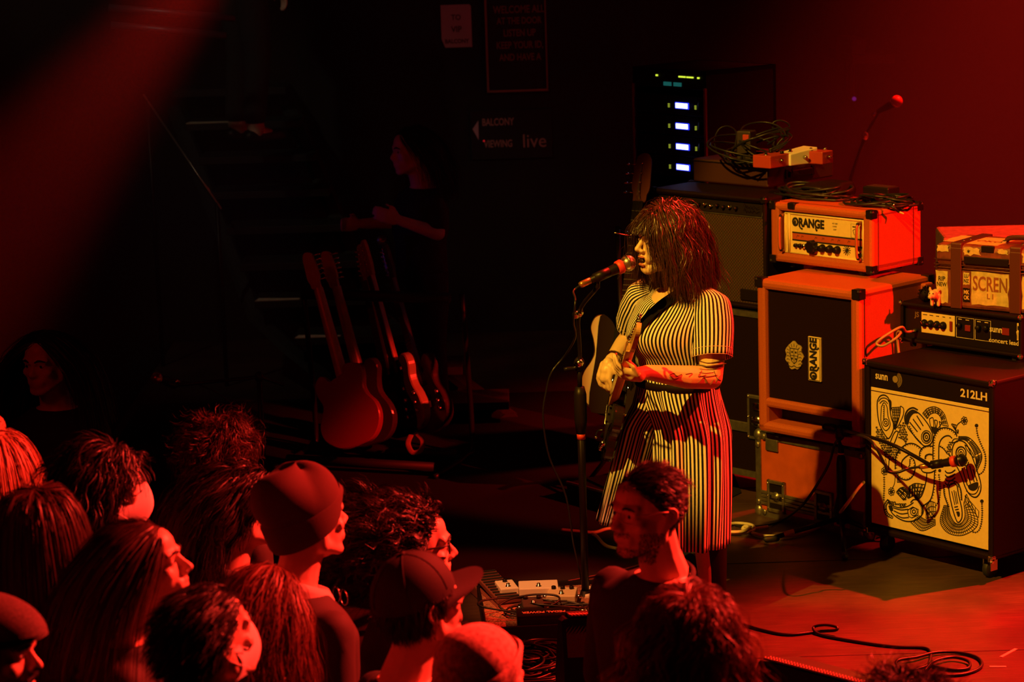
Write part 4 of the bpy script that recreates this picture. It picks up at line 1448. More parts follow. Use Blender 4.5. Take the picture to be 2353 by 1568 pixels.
def head_shapes(mb, T, female=False, mouth_open=0.0, nose=1.0):
    """a head fused from overlapping forms; T maps head space (face to -y) to body space"""
    m = MB()
    jw = 0.9 if female else 1.0
    m.ell(SKULL_C, SKULL_R, nu=20, nv=14)
    m.ell((0, -0.03, -0.03), (0.062, 0.06, 0.082), nu=18, nv=12)
    m.ell((0, -0.047, 0.045), (0.056, 0.046, 0.05))
    m.ell((0, -0.07, -0.098 - mouth_open * 0.4), (0.023 * jw, 0.019, 0.017))
    for s in (-1, 1):
        m.cap((s * 0.058 * jw, 0.0, -0.055), (s * 0.018, -0.068, -0.096 - mouth_open * 0.4), 0.02, 0.017, 10)
        m.cap((s * 0.06, 0.004, -0.02), (s * 0.057 * jw, 0.0, -0.06), 0.02, 0.02, 10)
        m.ell((s * 0.043, -0.062, -0.022), (0.022, 0.019, 0.019), nu=10, nv=8)
        m.cap((s * 0.012, -0.092, 0.023), (s * 0.047, -0.075, 0.024), 0.0095 if female else 0.012, 0.01, 8)
        m.ell((s * 0.031, -0.074, 0.004), (0.0165, 0.013, 0.0125), nu=10, nv=8)
        m.ell((s * 0.0115, -0.1, -0.033), (0.0085, 0.0095, 0.0075), nu=8, nv=6)
        m.ell((s * 0.022, -0.078, -0.058), (0.016, 0.014, 0.02), nu=8, nv=6)
        # ear: rim, lobe and bowl
        e = [(s * 0.078, 0.0, 0.012), (s * 0.086, 0.012, 0.024), (s * 0.089, 0.026, 0.018), (s * 0.088, 0.03, 0.0), (s * 0.083, 0.02, -0.018), (s * 0.077, 0.006, -0.03), (s * 0.075, -0.001, -0.018)]
        m.tube(smoothpath(e, k=3), 0.0048, 6)
        m.ell((s * 0.079, 0.012, 0.0), (0.006, 0.017, 0.022), nu=8, nv=6)
        m.ell((s * 0.077, 0.003, -0.027), (0.005, 0.007, 0.008), nu=8, nv=6)
        m.ell((s * 0.077, -0.003, 0.0), (0.006, 0.005, 0.008), nu=8, nv=6)
    # nose
    m.limb([(0, -0.088, 0.012), (0, -0.1, -0.008), (0, -0.112 * (0.5 + nose * 0.5), -0.026)], [0.0085, 0.0085, 0.0105 * nose], 10)
    m.cap((0, -0.108, -0.03), (0, -0.094, -0.042), 0.007, 0.006, 8)
    # lips
    o = mouth_open
    m.ell((0, -0.09, -0.0545), (0.021, 0.0115, 0.0065), nu=12, nv=8)
    m.ell((0, -0.088, -0.069 - o), (0.019, 0.0115, 0.0068), nu=12, nv=8)
    m.ell((0, -0.076, -0.082 - o * 0.6), (0.024, 0.013, 0.012), nu=10, nv=8)
    for v in m.v:
        mb.add(T(v), [])
    off = mb.n - m.n
    mb.f += [tuple(i + off for i in q) for q in m.f]
    return mb


def ring(cx, cy, z, rx, ry, n=24, p=2.3, fy=0.0):
    a = np.arange(n) / n * 2 * PI
    c, s = np.cos(a), np.sin(a)
    k = (np.abs(c) ** p + np.abs(s) ** p) ** (-1 / p)
    return np.c_[cx + rx * k * c, cy + ry * k * s - fy * np.maximum(0, -s) ** 2, np.full(n, z)]


def head_T(Hc, yaw=0, pitch=0, roll=0, s=1.0):
    """head space to body space; yaw turns to the person's left, pitch lifts the chin"""
    R = np.array(Matrix.Rotation(yaw, 3, 'Z') @ Matrix.Rotation(-pitch, 3, 'X') @ Matrix.Rotation(roll, 3, 'Y'))
    return (lambda v: (np.atleast_2d(v) * s) @ R.T + np.array(Hc)), R


# ---------------------------------------------------------------- hair: thousands of strands, each real geometry
def strands(n, region, T, R, s, length, lift=0.4, grav=2.0, curl=0.0, cfreq=60, vol=0.012, steps=9, w0=0.0045, seed=0, comb=None, clump=0.35, extra=None, gdir=None, jit=0.12, guard=False):
    g = np.random.default_rng(seed)
    d = g.normal(size=(n * 6, 3))
    d /= np.linalg.norm(d, axis=1)[:, None]
    P = SKULL_C + d * SKULL_R
    keep = region(P)
    P, d = P[keep][:n], d[keep][:n]
    N = d / SKULL_R
    N /= np.linalg.norm(N, axis=1)[:, None]
    m = len(P)
    gh = R.T @ np.array([0, 0, -1.0]) if gdir is None else np.array(gdir, float)
    L = length(P, g) if callable(length) else np.full(m, length) * g.uniform(0.8, 1.05, m)
    cb = comb(P) if comb else np.zeros_like(P)
    t = gh - N * (N @ gh)[:, None] + cb
    t = t - N * (t * N).sum(1)[:, None]
    t /= np.linalg.norm(t, axis=1)[:, None] + 1e-6
    D = N * lift + t + g.normal(size=(m, 3)) * jit
    D /= np.linalg.norm(D, axis=1)[:, None]
    # clumps share their bend
    ncl = max(4, m // 22)
    ci = g.integers(0, ncl, m)
    cen = P[g.integers(0, m, ncl)]
    ci = np.argmin(((P[:, None, :] - cen[None]) ** 2).sum(2), 1)
    cj = g.normal(size=(ncl, 3))[ci]
    ph = g.uniform(0, 6.28, ncl)[ci] + g.uniform(-0.5, 0.5, m)
    fr = cfreq * g.uniform(0.8, 1.2, ncl)[ci]
    mg = vol * g.uniform(0.15, 1.0, m)
    q = P + N * mg[:, None] * 0.3
    out = [q.copy()]
    seg = L / steps
    blocks = [(SKULL_C, SKULL_R), (np.array([0, -0.03, -0.03]), np.array([0.066, 0.062, 0.086])), (np.array([0, 0.025, -0.13]), np.array([0.062, 0.062, 0.12]))]
    if guard:
        blocks = blocks + [(np.array([0, -0.085, -0.035]), np.array([0.044, 0.062, 0.1])), (np.array([0, -0.1, -0.16]), np.array([0.038, 0.06, 0.08]))]
    for k in range(steps):
        D = D + gh * grav * 0.2 + cj * clump * 0.09 + (cb * 0.25 if comb and k < steps // 2 else 0)
        D /= np.linalg.norm(D, axis=1)[:, None]
        q = q + D * seg[:, None]
        for c, r in blocks + (extra or []):
            rr = r + mg[:, None]
            e = (q - c) / rr
            l = np.linalg.norm(e, axis=1)
            ins = l < 1
            q[ins] = (c + e / l[:, None] * rr)[ins]
        out.append(q.copy())
    X = np.stack(out, 1)
    if curl:
        s_ = np.arange(steps + 1)[None, :] * seg[:, None]
        a = s_ * fr[:, None] + ph[:, None]
        amp = curl * np.minimum(1, np.arange(steps + 1) / 2.5)[None, :]
        Tn = np.gradient(X, axis=1)
        Tn /= np.linalg.norm(Tn, axis=2)[..., None] + 1e-9
        U = np.cross(Tn, np.broadcast_to(N[:, None], X.shape))
        U /= np.linalg.norm(U, axis=2)[..., None] + 1e-9
        V = np.cross(Tn, U)
        X = X + (np.cos(a) * amp)[..., None] * U + (np.sin(a) * amp)[..., None] * V
    return T((X * 1.0).reshape(-1, 3)).reshape(X.shape), T(np.zeros((1, 3)))[0]


def ribbons(mb, X, w0, cen, seed=1, tip=0.25):
    m, k = X.shape[:2]
    g = np.random.default_rng(seed)
    Tn = np.gradient(X, axis=1)
    Tn /= np.linalg.norm(Tn, axis=2)[..., None] + 1e-9
    O = X - cen
    O /= np.linalg.norm(O, axis=2)[..., None] + 1e-9
    O = O + g.normal(size=(m, 1, 3)) * 0.45
    Sd = np.cross(Tn, O)
    Sd /= np.linalg.norm(Sd, axis=2)[..., None] + 1e-9
    w = (w0 * g.uniform(0.6, 1.3, m)[:, None] * np.linspace(1, tip, k)[None, :])[..., None] / 2
    V = np.stack([X - Sd * w, X + Sd * w], 2).reshape(-1, 3)
    i = (np.arange(m)[:, None] * k + np.arange(k - 1)[None, :]).ravel() * 2
    F = np.stack([i, i + 1, i + 3, i + 2], 1)
    mb.add(V, F.tolist())


def scalp(mb, T, region, grow=0.004, nu=40, nv=28):
    """closed under-layer so no scalp shows through"""
    q = MB().ell(SKULL_C, SKULL_R + grow, nu=nu, nv=nv)
    V = q.v[0]
    ok = region(V)
    idx = -np.ones(len(V), int)
    idx[ok] = np.arange(ok.sum())
    mb.add(T(V[ok]), [tuple(idx[i] for i in f) for f in q.f if all(ok[i] for i in f)])


def hairline(front=0.062, side=0.0, back=-0.075):
    def f(P):
        y = P[:, 1]
        z = np.where(y < -0.01, side + (front - side) * np.clip((-0.01 - y) / 0.055, 0, 1), side + (back - side) * np.clip((y + 0.01) / 0.05, 0, 1))
        return P[:, 2] > z
    return f


DARKHAIR = mat('dark_hair', (0.017, 0.009, 0.007), 0.45, spec=0.28)
BROWNHAIR = mat('brown_hair', (0.055, 0.025, 0.015), 0.45, spec=0.28)
BLONDE = mat('fair_hair', (0.5, 0.3, 0.16), 0.45, spec=0.4)
AUBURN = mat('auburn_hair', (0.13, 0.045, 0.025), 0.45, spec=0.28)
TEE = mat('black_cotton', (0.018, 0.016, 0.016), 0.85, bump=0.2, bscale=300)
DKJ = mat('dark_jacket', (0.035, 0.022, 0.022), 0.8, bump=0.2, bscale=200)
PALEC = mat('pale_cotton', (0.6, 0.52, 0.46), 0.85)
JEAN = mat('dark_denim', (0.02, 0.022, 0.03), 0.85)
MASKM = mat('white_mask', (0.85, 0.83, 0.8), 0.8)
EYEW = mat('eye_white', (0.75, 0.72, 0.68), 0.25)


def fingers(mb, palm, fwd, side, up, s=1.0, curl=0.5):
    """four fingers and a thumb on a palm; fwd along the fingers, side towards the thumb, up out of the back of the hand"""
    palm, fwd, side, up = (np.array(x, float) for x in (palm, fwd, side, up))
    mb.cap(palm - fwd * 0.03 * s, palm + fwd * 0.03 * s, 0.022 * s, 0.02 * s)
    mb.cap(palm - fwd * 0.02 * s + side * 0.018 * s, palm + fwd * 0.028 * s + side * 0.022 * s, 0.017 * s, 0.014 * s)
    mb.cap(palm - fwd * 0.02 * s - side * 0.018 * s, palm + fwd * 0.026 * s - side * 0.024 * s, 0.016 * s, 0.014 * s)
    for k, ln in enumerate((0.07, 0.078, 0.072, 0.058)):
        o = palm + fwd * 0.036 * s + side * (0.029 - 0.0195 * k) * s
        p, d = o, fwd
        pts = [p]
        for j, fr in enumerate((0.45, 0.32, 0.25)):
            a = curl * (0.7 + 0.35 * j)
            d = d * math.cos(a) - up * math.sin(a)
            d = d / np.linalg.norm(d)
            p = p + d * ln * fr * s
            pts.append(p)
        mb.limb(pts, [0.009 * s, 0.0082 * s, 0.0074 * s, 0.0062 * s], 8)
    b = palm - fwd * 0.015 * s + side * 0.028 * s
    mb.limb([b, b + (fwd * 0.5 + side * 0.6 - up * 0.3) * 0.035 * s, b + (fwd * 0.95 + side * 0.45 - up * 0.6) * 0.058 * s], [0.013 * s, 0.011 * s, 0.008 * s], 8)


def person(label, px, py, depth, phi, hs=1.0, hyaw=0, hpitch=0, hroll=0, skin=SKINP, female=False, shirt=TEE, vox=0.009, floor=None, sleeve='long', build=1.0, legs=JEAN, lean=0.0, head_opts=None, group=None, arms=None, shoulder=1.0):
    """standing figure whose head centre is seen at (px, py); phi = heading, 0 to stage right of frame, 90 away"""
    H = at(px, py, depth)
    zf = ZA if floor is None else floor
    a = math.radians(phi) + PI / 2
    fwd = np.array([math.cos(math.radians(phi)), math.sin(math.radians(phi)), 0])
    rx, ry = H[0] - fwd[0] * (0.03 + lean), H[1] - fwd[1] * (0.03 + lean)
    t = thing('person', label, 'person', (rx, ry, zf), a, group)
    Hc = loc2(t, [H])[0]
    T, R = head_T(Hc, hyaw, hpitch, hroll, hs)
    k = (Hc[2] - 0.0) / 1.6          # body scale from the height of the head
    b = build
    zs = Hc[2] - 0.205 * hs          # shoulder line
    m = MB()
    head_shapes(m, T, female, **(head_opts or {}))
    nb = T(np.array([[0, 0.022, -0.06]]))[0]
    m.limb([nb, (nb * 0.5 + np.array([0, 0.025, zs + 0.03]) * 0.5), (0, 0.03, zs + 0.02)], [0.052 if female else 0.06, 0.05 if female else 0.058, 0.066], 14)

    def torso(gr, mm, neck=True):
        sw = (0.165 if female else 0.19) * b * shoulder
        rs = [ring(0, 0.0, 0.84 * k, 0.165 * b + gr, 0.11 * b + gr), ring(0, 0, 0.95 * k, 0.155 * b + gr, 0.105 * b + gr), ring(0, 0, 1.08 * k, 0.15 * b + gr, 0.105 * b + gr),
              ring(0, 0, zs - 0.2, 0.165 * b + gr, 0.12 * b + gr, fy=0.02 if female else 0), ring(0, 0.005, zs - 0.09, sw * 0.98 + gr, 0.115 * b + gr), ring(0, 0.012, zs - 0.035, sw * 0.9 + gr, 0.09 * b + gr), ring(0, 0.02, zs + 0.0, sw * 0.62 + gr, 0.072 + gr), ring(0, 0.025, zs + 0.022, 0.09 + gr, 0.064 + gr)]
        mm.loft(rs)
        return sw
    sw = torso(0.0, m)
    arm = arms or {}
    AR = {}
    for s_ in (-1, 1):
        sh_ = np.array([s_ * (sw - 0.02), 0.012, zs - 0.06])
        if s_ in arm:
            el, wr = np.array(arm[s_][0], float), np.array(arm[s_][1], float)
        else:
            el, wr = np.array([s_ * (sw + 0.015), 0.03, zs - 0.34]), np.array([s_ * (sw - 0.04), -0.12, zs - 0.55])
        AR[s_] = (sh_, el, wr)
        m.limb([sh_, el], [0.047 * b, 0.038], 12)
        m.limb([el, wr], [0.038, 0.027], 12)
        f = (wr - el) / np.linalg.norm(wr - el)
        sd = np.array([-s_ * 1.0, 0, 0])
        sd = sd - f * (sd @ f)
        sd /= np.linalg.norm(sd)
        fingers(m, wr + f * 0.05, f, -np.cross(f, sd) * s_ if abs(f[2]) < 0.9 else np.array([0, -1, 0]), sd * -1, 1.0, 0.45)
    body = remesh(m, 'body', skin, t, vox, 2)
    sm = MB()
    torso(0.012, sm)
    for s_ in (-1, 1):
        sh_, el, wr = AR[s_]
        sm.limb([sh_, el if sleeve == 'long' else sh_ * 0.4 + el * 0.6], [0.062 * b, 0.055 if sleeve == 'long' else 0.06], 12)
        if sleeve == 'long':
            sm.limb([el, wr], [0.052, 0.038], 12)
    shirt_o = remesh(sm, 'shirt', shirt, t, 0.013, 4) if shirt else None
    lg = MB()
    for s_ in (-1, 1):
        P = smoothpath([(s_ * 0.085 * b, 0, 0.9 * k), (s_ * 0.1 * b, 0, 0.7 * k), (s_ * 0.105, 0.0, 0.47 * k), (s_ * 0.11, 0.015, 0.08)], k=3)
        lg.tube(P, [0.1 * b, 0.09 * b, 0.068, 0.062], 12)
    lg.ell((0, 0, 0.88 * k), (0.165 * b, 0.115 * b, 0.11))
    lg.obj('trousers', legs, t, True)
    for s_ in (-1, 1):
        sm = MB().ell((s_ * 0.115, -0.05, 0.045), (0.045, 0.13, 0.045), nu=12, nv=8)
        sm.v[0][:, 2] = np.maximum(sm.v[0][:, 2], 0.0)
        sm.obj('shoe', BLACK, t, True)
    return dict(root=t, T=T, R=R, Hc=Hc, k=k, zs=zs, hs=hs, body=body, shirt=shirt_o)


def hair(p, m, specs, region=None, grow=0.004, name='hair'):
    mb = MB()
    if region is not None:
        scalp(mb, p['T'], region, grow)
    for i, sp_ in enumerate(specs):
        sp_ = dict(sp_)
        n = sp_.pop('n')
        rg = sp_.pop('region', region)
        w0 = sp_.get('w0', 0.0045) * 0.62
        tip = sp_.pop('tip', 0.25)
        n = int(n * 1.5)
        X, cen = strands(n, rg, p['T'], p['R'], p['hs'], **sp_)
        ribbons(mb, X, w0 * p['hs'], cen, seed=i + 5, tip=tip)
    o = mb.obj(name, m, p['root'], True)
    o['kind'] = 'stuff'
    return o


def place(p, mb, name, m, parent=None, smooth=True):
    """head-space shapes put on the person's head"""
    for i in range(len(mb.v)):
        mb.v[i] = p['T'](mb.v[i])
    return mb.obj(name, m, parent or p['root'], smooth)


def glasses(p, m=None, rim=0.0016, w=0.03, h=0.019, z=0.005, y=-0.1):
    m = m or BLKMET
    g = MB()
    for s_ in (-1, 1):
        a = np.arange(20) / 20 * 2 * PI
        c, s = np.cos(a), np.sin(a)
        kk = (np.abs(c) ** 3.2 + np.abs(s) ** 3.2) ** (-1 / 3.2)
        P = np.c_[s_ * 0.034 + w * 0.88 * kk * c, y + 0.012 * np.abs(c * kk + s_) * 0.5 + 0.002, z + h * kk * s]
        g.tube(P, rim, 6, closed=True)
        g.tube(smoothpath([(s_ * (0.034 + w * 0.9), y + 0.012, z + 0.01), (s_ * 0.077, -0.06, z + 0.011), (s_ * 0.085, 0.0, z + 0.012), (s_ * 0.084, 0.02, z + 0.002)], k=4), rim * 1.1, 6)
    g.tube([(-0.008, y, z + 0.006), (0, y - 0.003, z + 0.008), (0.008, y, z + 0.006)], rim, 6)
    return place(p, g, 'glasses', m)


def face_bits(p, brow=DARKHAIR, closed=False):
    for s_ in (-1, 1):
        e = MB().ell((s_ * 0.031, -0.0755, 0.004), (0.0125, 0.0125, 0.008 if not closed else 0.005), nu=12, nv=8)
        eo = place(p, e, 'eye', EYEW)
        place(p, MB().ell((s_ * 0.031, -0.0868, 0.004), (0.0055, 0.0022, 0.0055), nu=10, nv=6), 'iris', BLACK, eo)
        place(p, MB().tube(smoothpath([(s_ * 0.012, -0.099, 0.021), (s_ * 0.03, -0.097, 0.028), (s_ * 0.05, -0.083, 0.022)], k=4), [0.0035, 0.0042, 0.002], 6, flat=0.6), 'eyebrow', brow)


def mask(p):
    U, V = np.meshgrid(np.linspace(-1, 1, 15), np.linspace(-1, 1, 9))
    x = (0.069 * U + 0.003 * np.sign(U)) * (1 - 0.1 * np.maximum(0, -V))
    y = -0.124 + 0.1 * np.abs(U) ** 1.35 + 0.014 * V ** 2 + 0.016 * np.maximum(0, -V) ** 2
    z = -0.054 + 0.056 * V * (1 - 0.35 * np.abs(U) ** 1.5)
    m = MB().grid(np.stack([x, y, z], 2))
    m.grid(np.stack([x * 0.97, y + 0.004, z], 2)[:, ::-1])
    o = place(p, m, 'face_mask', MASKM)
    for s_ in (-1, 1):
        lp = MB()
        lp.tube(smoothpath([(s_ * 0.066, -0.05, -0.03), (s_ * 0.082, -0.01, 0.0), (s_ * 0.088, 0.026, 0.004), (s_ * 0.082, 0.012, -0.028), (s_ * 0.066, -0.045, -0.078)], k=4), 0.0013, 5)
        place(p, lp, 'ear_loop', MASKM, o)
    return o


def beanie(p, m, low=0.02, slouch=0.0, knit=True, cuff=0.045):
    nu, nv = 48, 22
    G = []
    for i in range(nv + 1):
        t = i / nv
        a = t * PI / 2 * 1.12
        r = []
        for j in range(nu + 1):
            b = 2 * PI * j / nu
            d = np.array([math.cos(b) * math.sin(a), math.sin(b) * math.sin(a), math.cos(a)])
            f = 0.013 + (0.0015 * math.sin(24 * b) if knit else 0) * math.sin(a) + slouch * (0.02 * math.cos(a) + 0.01 * math.sin(3 * b + 5 * t) * (1 - t)) + slouch * max(0, d[1]) * 0.04 * math.sin(2 * a)
            q = SKULL_C + d * (SKULL_R + f)
            r.append(q)
        G.append(r)
    G = np.array(G)
    sl = 0.22 * (G[..., 1] - SKULL_C[1])
    G[..., 2] -= np.maximum(0, sl) * (1 - np.clip((G[..., 2]) / 0.12, 0, 1))
    o = place(p, MB().grid(G), 'beanie', m)
    q = []
    for zz, gr in ((0.0, 0.017), (cuff * 0.15, 0.024), (cuff * 0.85, 0.022), (cuff, 0.015)):
        r = []
        for j in range(nu + 1):
            b = 2 * PI * j / nu
            z = low + zz
            s = math.sqrt(max(0.05, 1 - ((z - SKULL_C[2]) / SKULL_R[2]) ** 2)) if z < SKULL_C[2] + 0.08 else 0.5
            s = max(s, 0.82)
            y = SKULL_C[1] + math.sin(b) * (SKULL_R[1] * s + gr)
            r.append((math.cos(b) * (SKULL_R[0] * s + gr + (0.0012 * math.sin(40 * b) if knit else 0)), y, z - 0.3 * (y - SKULL_C[1])))
        q.append(r)
    place(p, MB().grid(np.array(q)), 'cuff', m, o)
    return o


def cap_brim(p, m):
    nu = 40
    G = []
    for i in range(16):
        a = i / 15 * PI / 2 * 1.06
        G.append([SKULL_C + np.array([math.cos(b) * math.sin(a), math.sin(b) * math.sin(a), math.cos(a)]) * (SKULL_R + np.array([0.012, 0.014, 0.02])) + np.array([0, 0, 0.006]) for b in np.linspace(0, 2 * PI, nu + 1)])
    o = place(p, MB().grid(np.array(G)), 'cap_crown', m)
    br = []
    for i in range(10):
        u = i / 9
        r = []
        for j in range(21):
            v = -1 + 2 * j / 20
            ang = v * 1.15
            x0, y0 = 0.09 * math.sin(ang), -0.098 * math.cos(ang) + 0.012
            L = 0.1 * (1 - abs(v) ** 2.8)
            r.append((x0 * (1 + 0.0 * u), y0 - L * u, 0.036 - 0.012 * u - 0.022 * v * v))
        br.append(r)
    br = np.array(br)
    mb = MB().grid(br)
    mb.grid((br - np.array([0, 0, 0.004]))[:, ::-1])
    b_ = place(p, mb, 'cap_brim', m)
    st = MB()
    for k in range(3):
        b = PI / 2 + (k - 1) * 1.05
        st.tube([SKULL_C + np.array([math.cos(b) * math.sin(a), math.sin(b) * math.sin(a), math.cos(a)]) * (SKULL_R + np.array([0.0125, 0.0145, 0.0205])) + np.array([0, 0, 0.006]) for a in np.linspace(-1.5, 1.5, 20)], 0.0015, 5)
    st.ell(SKULL_C + np.array([0, 0, SKULL_R[2] + 0.027]), (0.008, 0.008, 0.005), nu=10, nv=6)
    place(p, st, 'cap_seam', m, o)
    return o


def flat_cap(p, m):
    G = []
    for i in range(14):
        t = i / 13
        a = t * PI / 2 * 0.93
        r = []
        for b in np.linspace(0, 2 * PI, 41):
            d = np.array([math.cos(b) * math.sin(a), math.sin(b) * math.sin(a), math.cos(a)])
            q = SKULL_C + d * (SKULL_R + np.array([0.018, 0.02, 0.012]))
            f = max(0, -d[1])
            q = q + np.array([0, -0.03 * f * math.sin(a), 0.012])
            r.append(q)
        G.append(r)
    o = place(p, MB().grid(np.array(G)), 'flat_cap', m)
    br = []
    for i in range(8):
        u = i / 7
        br.append([(0.078 * math.sin(v), -0.1 * math.cos(v) - 0.036 * u * (1 - abs(v / 1.2) ** 2.5), 0.066 - 0.014 * u - 0.012 * v * v) for v in np.linspace(-1.2, 1.2, 19)])
    br = np.array(br)
    place(p, MB().grid(br).grid((br - np.array([0, 0, 0.005]))[:, ::-1]), 'cap_peak', m, o)
    return o


def collar(p, m, r=0.075, h=0.05, lean=0.02, name='collar', parent=None):
    z = p['zs']
    q = []
    for zz, g in ((-0.01, 0.0), (h * 0.5, -0.006), (h, 0.002), (h * 0.55, 0.012), (0.005, 0.02)):
        q.append([(math.cos(b) * (r + g), 0.022 + math.sin(b) * (r * 0.92 + g) - 0.02, z + zz + lean * math.sin(b)) for b in np.linspace(0, 2 * PI, 33)])
    return MB().grid(np.array(q)).obj(name, m, parent or p['root'], True)

# ================================================================== the audience
HL = hairline()
FULL = hairline(0.058, -0.035, -0.09)

# woman with fair hair in a top bun, far left
p = person('fair-haired person with a high bun at the left edge, white mask strap showing', 4, 1088, 7.3, 62, female=True, shirt=DKJ, hs=1.0)
hair(p, BLONDE, [dict(n=2600, length=lambda P, g: np.where(P[:, 2] > 0.03, 0.3, 0.24) * g.uniform(0.85, 1.05, len(P)), lift=0.25, grav=2.2, vol=0.02, w0=0.005, seed=21, clump=0.2)], FULL)
bun = MB()
bc = np.array([0.0, 0.045, 0.145])
bun.ell(bc, (0.045, 0.045, 0.04))
for k in range(70):
    a, b = random.uniform(0, 6.28), random.uniform(-1, 1)
    u = np.array([math.cos(a), math.sin(a), b])
    u /= np.linalg.norm(u)
    v = np.cross(u, [0.3, 0.2, 1])
    v /= np.linalg.norm(v)
    bun.tube([bc + (u * math.cos(t) + v * math.sin(t)) * np.array([0.048, 0.048, 0.043]) for t in np.linspace(0, 2.2, 8)], [0.003, 0.003, 0.001], 4)
place(p, bun, 'bun', BLONDE)
mask(p)

# dark shaggy hair, white mask, glasses
p = person('person with shaggy dark hair, glasses and a white face mask, pale hood', 243, 1122, 6.95, 14, hpitch=0.05, shirt=PALEC, hs=1.02, female=True, build=0.92)
hair(p, DARKHAIR, [dict(n=3000, length=lambda P, g: np.where(P[:, 1] < -0.04, 0.1, 0.17) * g.uniform(0.7, 1.1, len(P)), lift=0.5, grav=1.3, curl=0.006, cfreq=60, vol=0.026, w0=0.005, seed=22, clump=0.6, guard=True, comb=lambda P: np.tile([0, 0.5, 0], (len(P), 1)))], FULL)
mask(p)
glasses(p)
collar(p, PALEC, 0.085, 0.06, name='hood')

# straight long bob, seen from behind
p = person('person with smooth straight shoulder-length hair seen from behind, left side', 97, 1236, 6.45, 62, female=True, shirt=DKJ, hs=1.03, build=0.92)
hair(p, BROWNHAIR, [dict(n=4000, length=lambda P, g: (0.19 + np.clip(P[:, 2] + 0.06, 0, 0.2) * 0.85) * g.uniform(0.92, 1.03, len(P)), lift=0.2, grav=2.6, vol=0.03, w0=0.0055, seed=23, clump=0.12, jit=0.06)], FULL)
face_bits(p)

# long-haired woman in profile, chin up
p = person('person in profile with long straight hair, face tipped up to the right', 332, 1306, 6.2, -2, hpitch=0.24, female=True, shirt=DKJ, vox=0.005, hs=0.97, build=0.92)
hair(p, BROWNHAIR, [dict(n=3400, length=lambda P, g: (0.42 + P[:, 2]) * g.uniform(0.9, 1.05, len(P)), lift=0.15, grav=2.0, vol=0.02, w0=0.0045, seed=24, clump=0.2, jit=0.06, guard=True, comb=lambda P: np.c_[np.sign(P[:, 0]) * 0.3, np.full(len(P), 0.9), np.zeros(len(P))])], hairline(0.075, -0.0, -0.09))
face_bits(p, BROWNHAIR)

# man in a flat cap, bottom left
p = person('person in a tweed flat cap with moustache, bottom left corner', -18, 1502, 5.8, -10, hs=1.0, shirt=DKJ, vox=0.0055)
TWEED = mat('grey_tweed', (0.09, 0.06, 0.055), 0.85, var=0.4, vscale=150, bump=0.4, bscale=300)
flat_cap(p, TWEED)
hair(p, DARKHAIR, [dict(n=900, length=0.03, lift=0.3, grav=1.0, vol=0.006, w0=0.004, seed=25)], lambda P: (P[:, 2] < 0.03) & FULL(P))
face_bits(p)
ms = MB()
g_ = np.random.default_rng(3)
for k in range(260):
    x = g_.uniform(-0.028, 0.028)
    a = np.array([x, -0.101 + 0.35 * abs(x) * 0.9, -0.044 - abs(x) * 0.12])
    ms.tube([a, a + np.array([x * 0.25, -0.004, -0.008]), a + np.array([x * 0.45, -0.002, -0.014])], [0.0011, 0.0005], 3)
place(p, ms, 'moustache', DARKHAIR)
g2 = MB()
for k in range(300):
    x = g_.uniform(-0.022, 0.022)
    a = np.array([x, -0.088 + abs(x) * 0.5, -0.088 - g_.uniform(0, 0.03)])
    g2.tube([a, a + np.array([x * 0.1, -0.005, -0.012])], [0.0011, 0.0004], 3)
place(p, g2, 'beard', DARKHAIR)

# curly head at the back
p = person('person with thick curly hair at the back of the crowd, top rim-lit', 508, 1050, 7.7, 48, shirt=DKJ, hs=0.98)
hair(p, BROWNHAIR, [dict(n=3000, length=lambda P, g: g.uniform(0.06, 0.12, len(P)), lift=0.6, grav=0.6, curl=0.012, cfreq=90, vol=0.012, w0=0.0045, seed=26, clump=0.8)], FULL)

# dark-haired person with visible ear, behind the beanie
p = person('long dark-haired person with bare ear, between curly head and plain beanie', 556, 1172, 7.3, 24, hpitch=0.05, shirt=DKJ, hs=1.03)
hair(p, DARKHAIR, [dict(n=2600, length=lambda P, g: np.where(P[:, 1] < 0.0, 0.12, 0.3) * g.uniform(0.8, 1.05, len(P)), lift=0.55, grav=1.6, curl=0.006, cfreq=50, vol=0.03, w0=0.005, seed=27, clump=0.5, comb=lambda P: np.tile([0, 1.2, 0.0], (len(P), 1)))], hairline(0.06, 0.012, -0.09))
collar(p, DKJ, 0.085, 0.05)

# man in a plain beanie
KNITR = mat('plain_knit', (0.06, 0.025, 0.02), 0.9, bump=0.4, bscale=350)
p = person('bare-necked person in a plain slouchy beanie, denim collar turned up', 708, 1196, 6.95, 36, hpitch=0.1, shirt=DKJ, hs=1.04, vox=0.006)
beanie(p, KNITR, low=-0.035, slouch=1.1, knit=False, cuff=0.085)
collar(p, PALEC, 0.078, 0.045, 0.03)
t_ = MB()
for s in (-1, 1):
    P = np.array([0.02 + s * 0.02, -0.135, p['zs'] - 0.03])
    a = np.arange(16) / 16 * 2 * PI
    t_.tube(np.c_[P[0] + 0.019 * np.cos(a), np.full(16, P[1]), P[2] + 0.022 * np.sin(a)], 0.0016, 5, closed=True)
t_.obj('hung_glasses', CHROME, p['root'], True)

# auburn hair pulled back, falling down
p = person('person with long wavy auburn hair seen from behind, below the beanie', 618, 1400, 6.5, 52, female=True, shirt=DKJ, hs=0.93, build=0.9)
hair(p, AUBURN, [dict(n=3000, length=lambda P, g: (0.36 + P[:, 2]) * g.uniform(0.85, 1.05, len(P)), lift=0.15, grav=2.0, curl=0.007, cfreq=42, vol=0.02, w0=0.005, seed=28, clump=0.35, comb=lambda P: np.tile([0, 0.7, 0], (len(P), 1)))], hairline(0.06, -0.01, -0.09))

